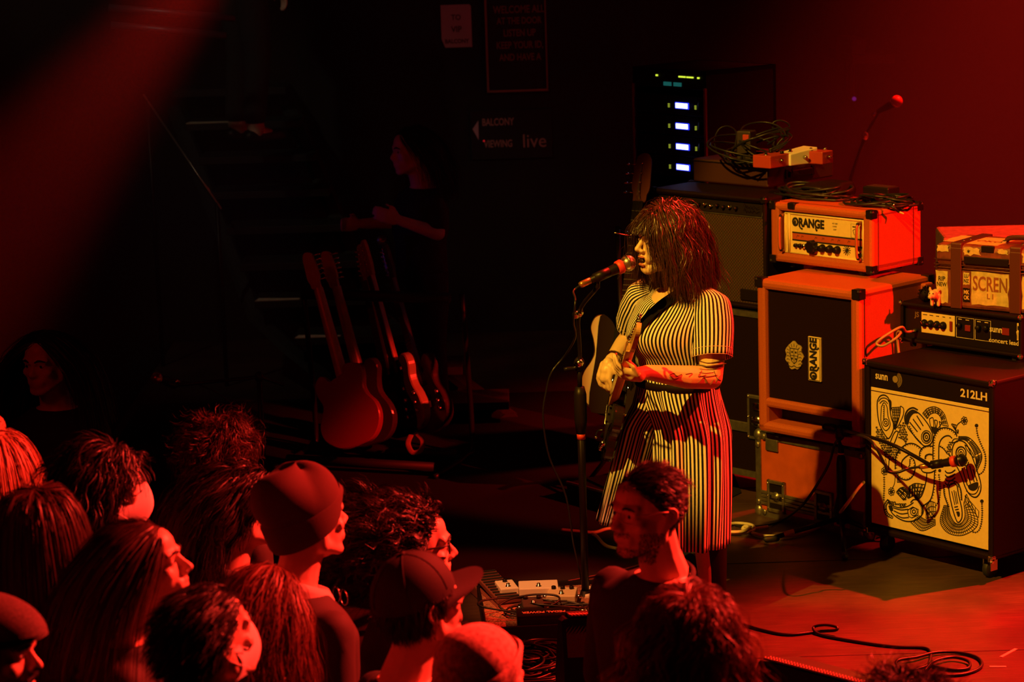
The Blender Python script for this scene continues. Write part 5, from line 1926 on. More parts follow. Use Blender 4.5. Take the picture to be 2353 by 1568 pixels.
# dark short hair with white mask
p = person('dark short-haired person in white face mask, bottom of frame left of centre', 486, 1472, 5.9, 40, hpitch=0.22, shirt=TEE, hs=1.02, vox=0.006)
hair(p, DARKHAIR, [dict(n=3200, length=lambda P, g: g.uniform(0.045, 0.07, len(P)), lift=0.5, grav=0.5, vol=0.02, w0=0.0045, seed=29, clump=0.4, guard=True, comb=lambda P: np.tile([0, 1.4, 0.2], (len(P), 1)))], hairline(0.075, 0.02, -0.085))
mask(p)
face_bits(p)

# curly-haired man with glasses
p = person('person with a big mop of dark curls and glasses behind the cap wearer', 948, 1262, 7.3, 14, hpitch=0.04, shirt=DKJ, hs=1.1, vox=0.006)
hair(p, DARKHAIR, [dict(n=3600, length=lambda P, g: np.where(P[:, 1] < -0.03, 0.08, 0.17) * g.uniform(0.7, 1.1, len(P)), lift=0.9, grav=0.45, curl=0.011, cfreq=90, vol=0.03, w0=0.0045, seed=30, clump=0.7, guard=True, comb=lambda P: np.tile([0, 1.5, 0.1], (len(P), 1)))], hairline(0.085, 0.01, -0.09))
glasses(p, rim=0.0024)
face_bits(p)

# man in a baseball cap
p = person('short-haired person in a black baseball cap, profile turned to the stage', 968, 1392, 6.4, 33, hpitch=0.24, shirt=TEE, hs=1.02, vox=0.005)
cap_brim(p, mat('black_twill', (0.016, 0.011, 0.01), 0.8, bump=0.3, bscale=300))
hair(p, DARKHAIR, [dict(n=2600, length=lambda P, g: g.uniform(0.02, 0.05, len(P)), lift=0.35, grav=1.0, vol=0.012, w0=0.004, seed=31)], lambda P: (P[:, 2] < 0.045) & hairline(0.06, -0.005, -0.1)(P))
face_bits(p)

# knit beanie at the bottom edge
MARL = mat('marled_knit', (0.7, 0.4, 0.33), 0.9, var=0.55, vscale=90, bump=0.5, bscale=260)
p = person('person in a light marled knit beanie with turned cuff, bottom edge', 1108, 1560, 5.95, 38, hpitch=0.1, shirt=DKJ, hs=1.02)
beanie(p, MARL, low=-0.02, knit=True, cuff=0.06)
hair(p, DARKHAIR, [dict(n=700, length=0.09, lift=0.3, grav=2.0, vol=0.01, seed=32)], lambda P: (P[:, 2] < 0.0) & FULL(P))

# man in glasses facing back towards the crowd
p = person('stubbled person in glasses and black t-shirt facing left, back to the singer', 1487, 1178, 6.7, -143, hpitch=0.05, hyaw=-0.02, shirt=TEE, hs=1.0, vox=0.0045, sleeve='short', build=1.08, shoulder=1.08,
           arms={-1: ((-0.3, 0.02, 1.02), (-0.36, -0.16, 0.84)), 1: ((0.32, 0.03, 1.04), (0.2, -0.2, 0.95))})
PN = p
face_bits(p)
glasses(p, mat('thin_wire', (0.5, 0.35, 0.3), 0.25, 0.9), rim=0.0011, w=0.028, h=0.017)
hair(p, DARKHAIR, [dict(n=5200, length=lambda P, g: np.where(P[:, 2] > 0.075, 0.042, 0.014) * g.uniform(0.6, 1.1, len(P)), lift=0.8, grav=0.3, vol=0.006, w0=0.0028, seed=33, clump=0.5, comb=lambda P: np.tile([0.2, 0.9, 0.1], (len(P), 1)))], hairline(0.068, 0.012, -0.08), grow=0.002)
sb_ = MB()
g_ = np.random.default_rng(9)
bm_ = [o for o in p['root'].children if o.name.startswith('body')][0]
vv = np.empty(len(bm_.data.vertices) * 3)
bm_.data.vertices.foreach_get('co', vv)
nn = np.empty(len(bm_.data.vertices) * 3)
bm_.data.vertices.foreach_get('normal', nn)
vv, nn = vv.reshape(-1, 3), nn.reshape(-1, 3)
hv = (vv - p['Hc']) @ p['R']
jaw = (hv[:, 2] < -0.04) & (hv[:, 2] > -0.135) & (hv[:, 1] < 0.0) & ((hv[:, 1] > -0.062) | (hv[:, 2] < -0.082) | ((hv[:, 2] > -0.052) & (np.abs(hv[:, 0]) < 0.03)))
ids = np.nonzero(jaw)[0]
for i in g_.choice(ids, 4200):
    a = vv[i] + g_.normal(size=3) * 0.0012
    d = nn[i] * 0.5 + np.array([0, 0, -1.0]) * 0.7 + g_.normal(size=3) * 0.3
    d /= np.linalg.norm(d)
    s_ = np.cross(d, nn[i]) * 0.0007
    e = a + d * g_.uniform(0.004, 0.009)
    sb_.add([a - s_, a + s_, e], [(0, 1, 2)])
o = sb_.obj('stubble', DARKHAIR, p['root'])
o['kind'] = 'stuff'
# ribbed neckband
q = []
for zz, g in ((-0.002, 0.008), (0.01, 0.002), (0.014, 0.006), (0.004, 0.016)):
    q.append([(math.cos(b) * (0.083 + g), 0.02 + math.sin(b) * (0.074 + g) - 0.006, p['zs'] + 0.004 + zz + 0.035 * math.sin(b)) for b in np.linspace(0, 2 * PI, 33)])
MB().grid(np.array(q)).obj('neckband', TEE, p['root'], True)
pr = MB()
for k, (x, z, w2, h2) in enumerate(((0.02, 0, 0.1, 0.1),)):
    pr.bx(-0.05, 0.05, -0.158, -0.156, p['zs'] - 0.26, p['zs'] - 0.16)

# curly long hair from behind, bottom centre
p = person('person with long brown ringlet curls seen from behind, before the bespectacled person', 1583, 1482, 5.75, 82, female=True, shirt=TEE, hs=0.98, build=0.92)
hair(p, AUBURN, [dict(n=5200, length=lambda P, g: (0.34 + P[:, 2] * 1.1) * g.uniform(0.75, 1.08, len(P)), lift=0.2, grav=1.5, curl=0.012, cfreq=60, vol=0.035, w0=0.0036, seed=34, clump=0.5, steps=18, jit=0.12)], FULL)

# the top of one more head at the bottom edge, right
p = person('top of a curly head peeping over the bottom edge, right', 2072, 1668, 5.9, 85, shirt=TEE, hs=1.0)
hair(p, BROWNHAIR, [dict(n=2200, length=lambda P, g: g.uniform(0.06, 0.12, len(P)), lift=0.9, grav=0.6, curl=0.01, cfreq=110, vol=0.02, w0=0.0045, seed=35, clump=0.7)], FULL)

# ---------------------------------------------------------------- dim figures at the back
p = person('long-haired person facing out of the dark at the left wall', 106, 835, 9.6, -112, hs=1.0, shirt=TEE, vox=0.008)
hair(p, DARKHAIR, [dict(n=1500, length=lambda P, g: (0.3 + P[:, 2]) * g.uniform(0.85, 1.05, len(P)), lift=0.25, grav=2.4, vol=0.02, w0=0.006, seed=36, comb=lambda P: np.sign(P[:, :1]) * np.array([[1.5, 0, 0]]))], hairline(0.085, -0.02, -0.09))
face_bits(p)
bkp = at(944, 350, 12.6)
p = person('dim dark-haired figure in profile with a bare forearm raised, below the far signs', 946, 348, 12.6, 205, hs=1.0, shirt=TEE, vox=0.009, floor=0.0, sleeve='short',
           arms={1: ((0.22, 0.0, 1.0), (0.16, -0.17, 1.07)), -1: ((-0.26, 0.05, 1.0), (-0.2, -0.24, 1.02))})
hair(p, DARKHAIR, [dict(n=1200, length=lambda P, g: (0.28 + P[:, 2]) * g.uniform(0.85, 1.05, len(P)), lift=0.15, grav=2.0, vol=0.018, w0=0.005, seed=37, guard=True, comb=lambda P: np.c_[np.sign(P[:, 0]) * 0.3, np.full(len(P), 0.9), np.zeros(len(P))])], hairline(0.085, 0.0, -0.09))
face_bits(p)
PB = p

# ================================================================== guitars
SBODY = [(-.13, 0), (-.125, .07), (-.09, .125), (-.03, .155), (.03, .15), (.08, .125), (.12, .115), (.17, .125), (.22, .14), (.262, .125), (.27, .09), (.245, .06), (.215, .035), (.21, 0), (.205, -.035), (.225, -.06), (.235, -.09), (.215, -.125), (.17, -.135), (.12, -.115), (.07, -.12), (.02, -.15), (-.04, -.165), (-.1, -.14), (-.128, -.07)]
TBODY = [(-.13, 0), (-.12, .08), (-.08, .13), (-.02, .155), (.04, .15), (.09, .12), (.13, .112), (.18, .125), (.225, .125), (.25, .09), (.255, .04), (.225, .03), (.21, -.0), (.205, -.03), (.2, -.05), (.232, -.075), (.235, -.1), (.2, -.13), (.15, -.13), (.1, -.115), (.05, -.135), (0, -.158), (-.06, -.15), (-.11, -.1), (-.128, -.05)]
HSTOCK = [(0, .021), (0, -.021), (.025, -.026), (.05, -.034), (.1, -.033), (.155, -.03), (.178, -.015), (.172, .012), (.15, .022), (.06, .03), (.03, .022)]
MAPLE = mat('maple', (0.62, 0.34, 0.13), 0.3, var=0.1, vscale=25)
ROSEW = mat('rosewood', (0.1, 0.045, 0.025), 0.45)
PEARL = mat('pale_pickguard', (0.6, 0.55, 0.42), 0.3)


def guitar(root, B, Hd, nrm, bodym, outline=SBODY, scale=1.0, guard=None, neckm=MAPLE, board=None, bass=False, rim=None, gpoly=None, fretm=None):
    """B bridge and Hd headstock tip in the root's frame, nrm the way the strings face"""
    B, Hd = np.array(B, float), np.array(Hd, float)
    a = Hd - B
    Ltot = np.linalg.norm(a)
    a = a / Ltot
    n = np.array(nrm, float)
    n = n - a * (n @ a)
    n /= np.linalg.norm(n)
    w_ = np.cross(n, a)
    k = Ltot / 0.826
    F = np.stack([a, w_, n], 1)
    s = k * (0.88 if bass else 1.0)
    ol = smoothpath(np.array(outline + outline[:1]) * s, k=4)[:-1]
    nut = 0.648 * k
    body = MB().prism(ol, -0.042, 0.0, F, B, bev=0.006).obj('body', rim or bodym, root, False)
    for pl in body.data.polygons:
        pl.use_smooth = False
    if rim:
        MB().prism(ol * 0.975, -0.001, 0.0015, F, B).obj('body_top', bodym, root)
    if guard:
        gp = gpoly or [(-.04, -.1), (.02, -.115), (.08, -.095), (.14, -.1), (.18, -.105), (.19, -.06), (.2, -.02), (.2, .03), (.22, .06), (.2, .09), (.15, .075), (.1, .05), (.03, .045), (-.01, .04), (-.03, -.03)]
        g = MB().prism(smoothpath(np.array(gp + gp[:1]) * s, k=3)[:-1], 0.0005, 0.003, F, B).obj('pickguard', guard, root)
    for u in ((0.03, 0.105, 0.165) if not bass else (0.07, 0.13)):
        MB().prism(np.array([(u - .01, -.04), (u + .01, -.04), (u + .01, .04), (u - .01, .04)]) * s, 0.002, 0.011, F, B, bev=0.002).obj('pickup', BLACK, root)
    br = MB().prism(np.array([(-.022, -.042), (.01, -.042), (.01, .042), (-.022, .042)]) * s, 0.001, 0.012, F, B, bev=0.003)
    br.obj('bridge', CHROME, root)
    for u, v in ((-.05, -.115), (-.012, -.118), (.03, -.128)):
        MB().lathe([(0.013, 0.001), (0.0125, 0.014), (0.009, 0.018)], B + F @ np.array([u * s, v * s, 0]), n, 12).obj('knob', CHROME, root, True)
    nk = MB()
    for u0, u1, r0, r1 in ((0.16 * s, nut, 0.03, 0.0225),):
        P = [B + F @ np.array([u, 0, 0.006]) for u in np.linspace(u0, u1, 8)]
        rings_ = []
        for i, u in enumerate(np.linspace(u0, u1, 8)):
            hw = (r0 + (r1 - r0) * i / 7) * (1 if not bass else 1.0)
            ang = np.linspace(PI, 2 * PI, 9)
            q = [(u, hw * math.cos(t), 0.008 + 0.026 * math.sin(t)) for t in ang]
            q += [(u, hw, 0.012), (u, -hw, 0.012)]
            rings_.append(B + np.array(q) @ F.T)
        nk.loft(rings_)
    hs = [(nut + u * k, v * k) for u, v in HSTOCK]
    nk.prism(smoothpath(np.array(hs + hs[:1]), k=3)[:-1], -0.012, 0.004, F, B)
    neck = nk.obj('neck', neckm, root, False)
    fb = MB().prism(np.array([(0.16 * s, -.03), (nut, -.0225), (nut, .0225), (0.16 * s, .03)]), 0.011, 0.0165, F, B)
    fbo = fb.obj('fretboard', board or neckm, neck)
    fr = MB()
    for i in range(1, 20):
        u = nut - nut * (1 - 2 ** (-i / 12))
        if u > 0.17 * s:
            hw = 0.0225 + (nut - u) / (nut - 0.16 * s) * 0.0075
            fr.prism(np.array([(u - .0012, -hw), (u + .0012, -hw), (u + .0012, hw), (u - .0012, hw)]), 0.016, 0.018, F, B)
    fr.obj('frets', fretm or CHROME, fbo)['kind'] = 'stuff'
    nst = 4 if bass else 6
    for i in range(nst):
        u = nut + (0.035 + i * (0.13 / nst + 0.002)) * k
        c = B + F @ np.array([u, 0.0 * k, 0.004])
        m = MB().lathe([(0.0045, 0), (0.004, 0.012)], c, n, 8)
        m.tube([B + F @ np.array([u, 0.02 * k, -0.004]), B + F @ np.array([u, 0.046 * k, -0.004])], 0.003, 6)
        m.ell(B + F @ np.array([u, 0.053 * k, -0.004]), (0.009, 0.009, 0.006), nu=8, nv=6)
        m.obj('tuning_peg', CHROME, neck, True)
    for i in range(nst):
        v0, v1 = (i - (nst - 1) / 2) * 0.0105, (i - (nst - 1) / 2) * 0.0066
        m = MB().tube([B + F @ np.array([-0.01, v0, 0.013]), B + F @ np.array([nut, v1, 0.0185]), B + F @ np.array([nut + (0.035 + i * (0.13 / nst + 0.002)) * k, 0, 0.013])], 0.0007 if not bass else 0.0012, 4)
        m.obj('string', CHROME, root)
    return F, B, k


# ================================================================== the singer
SYY = 9.2
sx0 = atY(1556, 800, SYY)
SG = thing('person', 'person with dark bob and fringe singing in black-and-white striped top and culottes', 'person', (sx0[0], SYY, 0.0), -PI / 4)


def SL(px, py, Y):
    return loc2(SG, [atY(px, py, Y)])[0]


zsh = SL(1560, 672, SYY)[2]
Hc = SL(1527, 552, 9.17)
T, R = head_T(Hc, -0.32, 0.04, 0.0, 1.03)
P_S = dict(root=SG, T=T, R=R, Hc=Hc, hs=1.03, zs=zsh)
m = MB()
head_shapes(m, T, True, mouth_open=0.012, nose=1.0)
nb = T(np.array([[0, 0.02, -0.06]]))[0]
m.limb([nb, nb * 0.5 + np.array([0.0, 0.02, zsh + 0.03]) * 0.5, (0, 0.025, zsh + 0.0)], [0.05, 0.047, 0.062], 16)
Zr = zsh - 1.2
RINGS = [(0.80, .175, .13, 0.0, 0), (0.86, .155, .115, 0, 0), (0.91, .148, .11, 0, 0), (0.96, .152, .115, -.005, .012), (1.01, .162, .122, -.008, .045), (1.055, .168, .122, -.008, .06), (1.095, .167, .118, -.004, .045), (1.13, .163, .106, .004, .02), (1.165, .158, .088, .01, .004), (1.19, .132, .074, .016, 0), (1.208, .095, .064, .02, 0)]


def torso_rings(gr, n=64):
    return [ring(0, cy, z + Zr, rx + gr, ry + gr, n, 2.25, fy) for z, rx, ry, cy, fy in RINGS]


m.loft(torso_rings(0.0, 24))
# arms, each from a shoulder through elbow to wrist
shL, elL, wrL = np.array([0.15, 0.01, zsh - 0.045]), SL(1634, 868, 9.0), SL(1487, 856, 8.86)
shR, elR, wrR = np.array([-0.15, 0.01, zsh - 0.045]), SL(1452, 772, 9.5), SL(1405, 832, 9.27)
# bend the upper arm to a natural length
m.limb([shL, shL * 0.5 + elL * 0.5 + np.array([0.012, 0.0, 0]), elL], [0.056, 0.052, 0.043], 14)
m.limb([elL, elL * 0.6 + wrL * 0.4 + np.array([0, 0, -0.006]), wrL], [0.043, 0.043, 0.0275], 14)
m.limb([shR, shR * 0.5 + elR * 0.5, elR], [0.056, 0.05, 0.042], 14)
m.limb([elR, elR * 0.6 + wrR * 0.4, wrR], [0.042, 0.041, 0.0285], 14)
WV = lambda v: loc2(SG, [np.array(v, float) + np.array(SG.location)])[0] - loc2(SG, [np.array(SG.location)])[0]
# fretting hand comes under the neck, strumming hand hangs over the strings
plL = SL(1452, 862, 8.82)
m.cap(wrL, plL, 0.027, 0.024)
uv_ = lambda v: np.array(v) / np.linalg.norm(v)
fingers(m, plL, uv_(WV((-0.9, -0.12, 0.25))), uv_(WV((0.1, -0.75, 0.55))), uv_(WV((-0.2, -0.45, -0.85))), 0.95, 0.8)
plR = SL(1393, 852, 9.22)
m.cap(wrR, plR, 0.027, 0.024)
fingers(m, plR, uv_(WV((-0.25, -0.25, -0.9))), uv_(WV((0.75, -0.65, -0.1))), uv_(WV((-0.85, -0.35, 0.3))), 0.98, 0.85)
# legs
ftL, ftR = np.array([0.12, 0.02, 0.09]), np.array([-0.17, 0.06, 0.09])
for hp, kn, ft in ((np.array([0.085, 0, 0.8]), np.array([0.11, -0.01, 0.44]), ftL), (np.array([-0.085, 0, 0.8]), np.array([-0.14, 0.02, 0.44]), ftR)):
    m.limb([hp, kn, kn * 0.6 + ft * 0.4 + np.array([0, 0.02, 0]), ft], [0.09, 0.058, 0.056, 0.038], 14)
    m.cap(ft + np.array([0, 0.03, -0.055]), ft + np.array([0, -0.13, -0.065]), 0.034, 0.024, 10)
SKINS = mat('singer_skin', (0.76, 0.52, 0.32), 0.42, var=0.04, vscale=40)
bodyS = remesh(m, 'body', SKINS, SG, 0.0036, 3)
for ft in (ftL, ftR):
    b = MB()
    b.limb([ft + np.array([0, 0.01, 0.27]), ft + np.array([0, 0.018, 0.1]), ft + np.array([0, 0.02, -0.04])], [0.066, 0.057, 0.05], 14).cap(ft + np.array([0, 0.03, -0.05]), ft + np.array([0, -0.14, -0.058]), 0.042, 0.034, 12)
    b.box(ft + np.array([0, -0.05, -0.082]), (0.08, 0.28, 0.016), 0.006)
    remesh(b, 'boot', BLKTEX, SG, 0.009, 2)
# face
for s in (-1, 1):
    lidm = place(P_S, MB().ell((s * 0.031, -0.0755, 0.003), (0.0155, 0.0135, 0.0105), nu=14, nv=9), 'eyelid', SKINS)
    la = MB()
    for k in range(13):
        u = (k - 6) / 6
        a = np.array([s * 0.031 + u * 0.0135, -0.0875 + 0.006 * u * u, -0.0035])
        la.tube([a, a + np.array([u * 0.003, -0.006, -0.004])], [0.0006, 0.0002], 3)
    place(P_S, la, 'eyelashes', INK, lidm)
    place(P_S, MB().tube(smoothpath([(s * 0.012, -0.098, 0.021), (s * 0.03, -0.096, 0.028), (s * 0.05, -0.082, 0.022)], k=4), [0.003, 0.0036, 0.0015], 6, flat=0.6), 'eyebrow', DARKHAIR)
LIP = mat('lip_colour', (0.5, 0.15, 0.09), 0.35)
lp = MB().ell((0, -0.0955, -0.055), (0.0205, 0.0075, 0.0052), nu=14, nv=8).ell((0, -0.0935, -0.0825), (0.018, 0.0075, 0.006), nu=14, nv=8)
lipo = place(P_S, lp, 'lips', LIP)
place(P_S, MB().ell((0, -0.0945, -0.0685), (0.0155, 0.006, 0.0085), nu=14, nv=8), 'open_mouth', mat('mouth_inside', (0.03, 0.006, 0.005), 0.5), lipo)
# hair: fringe, bob to the shoulders
SHAIR = mat('singer_hair', (0.055, 0.02, 0.013), 0.36, spec=0.5)
frg = lambda P: (P[:, 1] < -0.03) & (np.abs(P[:, 0]) < 0.056) & (P[:, 2] > 0.06)
rest = lambda P: hairline(0.06, -0.005, -0.09)(P) & ~((P[:, 1] < -0.06) & (np.abs(P[:, 0]) < 0.045))


def bob(P, g):
    return (0.165 + P[:, 2] + np.clip(0.05 - np.abs(P[:, 1]), 0, 0.05)) * g.uniform(0.86, 1.06, len(P)) + 0.03


hair(P_S, SHAIR, [
    dict(n=6500, region=rest, length=bob, lift=0.1, grav=1.5, curl=0.0035, cfreq=45, vol=0.032, w0=0.0036, seed=41, clump=0.14, steps=14, jit=0.05, guard=True, comb=lambda P: np.c_[np.sign(P[:, 0]) * 0.12, np.full(len(P), 0.3), np.zeros(len(P))]),
    dict(n=1300, region=lambda P: rest(P) & (P[:, 1] > 0.0), length=lambda P, g: (0.18 + P[:, 2]) * g.uniform(0.85, 1.05, len(P)) + 0.05, lift=0.2, grav=1.3, curl=0.01, cfreq=48, vol=0.042, w0=0.0036, seed=42, clump=0.4, steps=16, jit=0.06, guard=True),
    dict(n=1500, region=frg, length=lambda P, g: (0.03 + (P[:, 2] - 0.035) * 0.95) * g.uniform(0.9, 1.05, len(P)), lift=0.2, grav=0.9, vol=0.016, w0=0.0042, seed=43, clump=0.15, jit=0.04, comb=lambda P: np.tile([0, -1.6, 0], (len(P), 1))),
], region=hairline(0.062, 0.0, -0.085), grow=0.011)
# clothes
STRIPE = stripe_mat('striped_jersey', (0.012, 0.01, 0.012), (0.86, 0.82, 0.72), 0.5)
PER = 0.0152


def cloth_loft(rings, per_ref, name, parent, flip=1, solid=True):
    rings = [np.vstack([r, r[:1]]) for r in rings]
    ref = rings[per_ref]
    L = np.r_[0, np.cumsum(np.linalg.norm(np.diff(ref, axis=0), axis=1))]
    nst = round(L[-1] / PER)
    u = L / L[-1] * nst
    G = np.array(rings)
    UV = np.stack([np.tile(u, (len(rings), 1)), np.tile(np.linspace(0, 1, len(rings))[:, None], (1, len(u)))], 2)
    return G, UV


def dense(rings, k=4):
    A = np.array(rings)
    out = smoothpath(A.reshape(len(A), -1), k=k)
    return [o.reshape(-1, 3) for o in out]


g_ = np.random.default_rng(12)
tr_ = dense([r + np.array([0, -0.0, 0]) for r in torso_rings(0.011, 96)[1:]])
for r in tr_:        # scoop the neck a little lower in front and fold the cloth at the waist
    z = r[:, 2] - Zr
    a = np.arctan2(r[:, 1], r[:, 0])
    top = np.clip((z - 1.16) / 0.05, 0, 1)
    r[:, 2] -= top * 0.035 * np.clip(-np.sin(a), 0, 1) ** 1.5
    f = np.clip(1 - np.abs(z - 0.925) / 0.06, 0, 1)
    r[:, :2] *= (1 + 0.035 * f * np.sin(z * 160 + 2.2 * np.sin(a * 2)))[:, None]
G, UV = cloth_loft(tr_, len(tr_) // 2, 'top', SG)
top = MB().grid(G, UV).obj('striped_top', STRIPE, SG, True, True)
sd = top.modifiers.new('thickness', 'SOLIDIFY')
sd.thickness = 0.003
for s, sh_, el in ((1, shL, elL), (-1, shR, elR)):
    ax = el - sh_
    ax = ax / np.linalg.norm(ax)
    path = [sh_ - ax * 0.052 + np.array([-s * 0.03, 0, 0.018]), sh_ - ax * 0.02 + np.array([s * 0.006, 0, 0.012]), sh_ + ax * 0.03 + np.array([s * 0.012, 0, 0]), sh_ + ax * 0.08 + np.array([s * 0.012, 0, 0]), sh_ + ax * 0.13 + np.array([s * 0.01, 0, 0]), sh_ + ax * 0.185 + np.array([s * 0.006, 0, 0])]
    rad = [0.035, 0.068, 0.08, 0.082, 0.08, 0.077]
    F = frame(ax, (1, 0, 0))
    rs = []
    for c, r in zip(path, rad):
        a = np.arange(64) / 64 * 2 * PI
        rr = r * (1 + 0.03 * np.sin(7 * a) * (r < 0.079)) * (1.0)
        rs.append(c + (np.cos(a) * rr)[:, None] * F[:, 0] + (np.sin(a) * rr * 0.92)[:, None] * F[:, 1])
    rs = dense(rs, 4)
    G, UV = cloth_loft(rs, len(rs) // 2, 'sleeve', SG)
    o = MB().grid(G, UV).obj('sleeve', STRIPE, SG, True, True)
    o.modifiers.new('thickness', 'SOLIDIFY').thickness = 0.003
    hem = MB()
    for r_ in (rs[-1], rs[-3]):
        hem.tube(r_, 0.0009, 4, closed=True)
    hem.obj('hem_stitching', mat('pale_thread', (0.5, 0.45, 0.38), 0.8), o)
# culottes: two wide pleated legs hanging from one waist
hemL, hemR = SL(1592, 1250, 9.07), SL(1447, 1196, 9.36)
for s, hem, rxh, ryh in ((1, hemL, 0.125, 0.12), (-1, hemR, 0.115, 0.115)):
    rs = []
    for t in np.linspace(0, 1, 26):
        z = 0.885 + Zr + (hem[2] - 0.885 - Zr) * t
        e = min(1, t / 0.36)
        e = e * e * (3 - 2 * e)
        cx = s * 0.075 * e + (hem[0] - s * 0.075) * max(0, (t - 0.2) / 0.8) ** 1.0 * (1 if t > 0.2 else 0)
        cy = hem[1] * t
        rx = (0.162 + s * 0.0008) * (1 - e) + 0.125 * e + (rxh - 0.125) * t
        ry = 0.126 * (1 - e) + 0.128 * e + (ryh - 0.128) * t
        if s > 0:
            rx += 0.012 * math.sin(PI * t)
        n = 128
        a = np.arange(n) / n * 2 * PI
        pl = 0.011 * min(1, t * 3) * (np.sin(9 * a + 0.8 * s) + 0.6 * np.sin(15 * a + 2 * s + 2 * t))
        q = np.c_[cx + (rx + pl) * np.cos(a), cy + (ry + pl) * np.sin(a), np.full(n, z)]
        rs.append(q)
    G, UV = cloth_loft(rs, 8, 'leg', SG)
    o = MB().grid(G, UV).obj('culotte_leg', STRIPE, SG, True, True)
    o.modifiers.new('thickness', 'SOLIDIFY').thickness = 0.003
wb = MB()
rw_ = [ring(0, 0, 0.862 + Zr + d, 0.165 + e, 0.128 + e, 48, 2.2) for d, e in ((-0.015, 0.0), (-0.012, 0.006), (0.012, 0.006), (0.016, 0.0))]
wb.loft(rw_).obj('waistband', BLKTEX, SG, True)
# tattoos: inked bands and lines lying on the left arm
bpy.context.view_layer.update()
from mathutils.bvhtree import BVHTree
bv = BVHTree.FromPolygons([v.co[:] for v in bodyS.data.vertices], [tuple(q.vertices) for q in bodyS.data.polygons])


def on_skin(px, py):
    d = ray(px, py)
    o0 = Vector(loc2(SG, [EYE + d * 7])[0])
    o1 = Vector(loc2(SG, [EYE + d * 12])[0])
    h = bv.ray_cast(o0, (o1 - o0).normalized())
    return (np.array(h[0]) + np.array(h[1]) * 0.0012) if h[0] else None


TATM = mat('tattoo_ink', (0.13, 0.09, 0.06), 0.5)
for pts, r in (([(1604, 838), (1620, 842), (1640, 840), (1668, 835)], 0.011), ([(1604, 828), (1625, 834), (1645, 832), (1668, 826)], 0.004), ([(1606, 848), (1625, 850), (1645, 848), (1667, 843)], 0.0016),
               ([(1606, 856), (1622, 858), (1640, 856)], 0.0016), ([(1608, 864), (1625, 866), (1648, 862)], 0.0016), ([(1612, 852), (1604, 866), (1622, 862)], 0.0014), ([(1640, 852), (1648, 870), (1662, 876)], 0.0014), ([(1668, 850), (1652, 866), (1645, 880)], 0.0014),
               ([(1604, 880), (1618, 868), (1630, 884), (1640, 872)], 0.0014), ([(1538, 862), (1548, 858), (1556, 864), (1566, 860), (1560, 868), (1548, 870), (1540, 864)], 0.0016), ([(1545, 864), (1560, 864)], 0.002), ([(1575, 860), (1590, 858), (1582, 866)], 0.0014)):
    q = []
    P = smoothpath(pts, k=6)
    for x, y in P:
        h = on_skin(x, y)
        if h is not None:
            q.append(h)
    if len(q) > 3:
        MB().tube(np.array(q), r, 6, flat=0.18).obj('tattoo', TATM, SG, True)

# --- her black guitar, neck pointing at the viewer
Bp = atY(1398, 955, 9.27)
best = min(np.linspace(8.3, 9.0, 141), key=lambda Y: abs(np.linalg.norm(atY(1466, 749, Y) - Bp) - 0.826))
Hp = atY(1466, 749, best)
GU = thing('electric_guitar', 'black electric guitar with maple neck held by the singer', 'guitar', (Bp[0], Bp[1], Bp[2] - 0.15), 0)
GBLK = mat('gloss_black', (0.012, 0.01, 0.01), 0.12)
F, B, k = guitar(GU, loc2(GU, [Bp])[0], loc2(GU, [Hp])[0], (-0.93, -0.16, 0.3), GBLK, SBODY, guard=mat('black_pickguard', (0.02, 0.018, 0.018), 0.3))
wb_ = smoothpath([B + F @ np.array(q) for q in ((-0.03, -0.05, 0.012), (-0.02, -0.06, 0.03), (0.04, -0.1, 0.04), (0.08, -0.13, 0.042))], k=5)
MB().tube(wb_, 0.003, 6).ell(wb_[-1], 0.006, nu=8, nv=6).obj('tremolo_arm', CHROME, GU, True)
MB().lathe([(0.006, 0), (0.006, 0.012), (0.011, 0.016), (0.008, 0.02)], B + F @ np.array([0.262, 0.11, -0.02]), F @ np.array([0.7, 0.7, 0]), 10).obj('strap_button', CHROME, GU, True)
# strap over the left shoulder, round the back
L2W = Matrix.Translation(SG.location) @ Matrix.Rotation(-PI / 4, 4, 'Z')
sp_pts = [(-0.06, -0.195, 0.87), (-0.055, -0.19, 0.95), (-0.04, -0.2, 1.03), (-0.015, -0.19, 1.09), (0.01, -0.145, 1.145), (0.04, -0.08, 1.19), (0.065, 0.0, 1.215), (0.06, 0.085, 1.17), (0.03, 0.14, 1.05), (-0.02, 0.15, 0.92), (-0.06, 0.175, 0.82), (-0.13, 0.16, 0.76)]
sp_w = np.array([np.array(L2W @ Vector((x, y, z + Zr))) for x, y, z in sp_pts])
sp_w = np.vstack([np.array(GU.location) + B + F @ np.array([0.262, 0.1, -0.02]), sp_w, np.array(GU.location) + B + F @ np.array([-0.13, 0.0, -0.02])])
Ps = smoothpath(loc2(GU, sp_w), k=6)
ctr = loc2(GU, [np.array(L2W @ Vector((0, 0.02, 1.05)))])[0]
Tn = np.gradient(Ps, axis=0)
Tn /= np.linalg.norm(Tn, axis=1)[:, None]
On = Ps - ctr
On[:, 2] *= 0.25
Sd = np.cross(Tn, On)
Sd /= np.linalg.norm(Sd, axis=1)[:, None]
Nn = np.cross(Sd, Tn)
sb = MB()
q = []
for i in range(len(Ps)):
    q.append(np.array([Ps[i] - Sd[i] * 0.019, Ps[i] + Sd[i] * 0.019, Ps[i] + Sd[i] * 0.019 + Nn[i] * 0.003, Ps[i] - Sd[i] * 0.019 + Nn[i] * 0.003]))
sb.loft(q).obj('strap', mat('matt_black_strap', (0.008, 0.006, 0.006), 0.9, spec=0.08), GU)


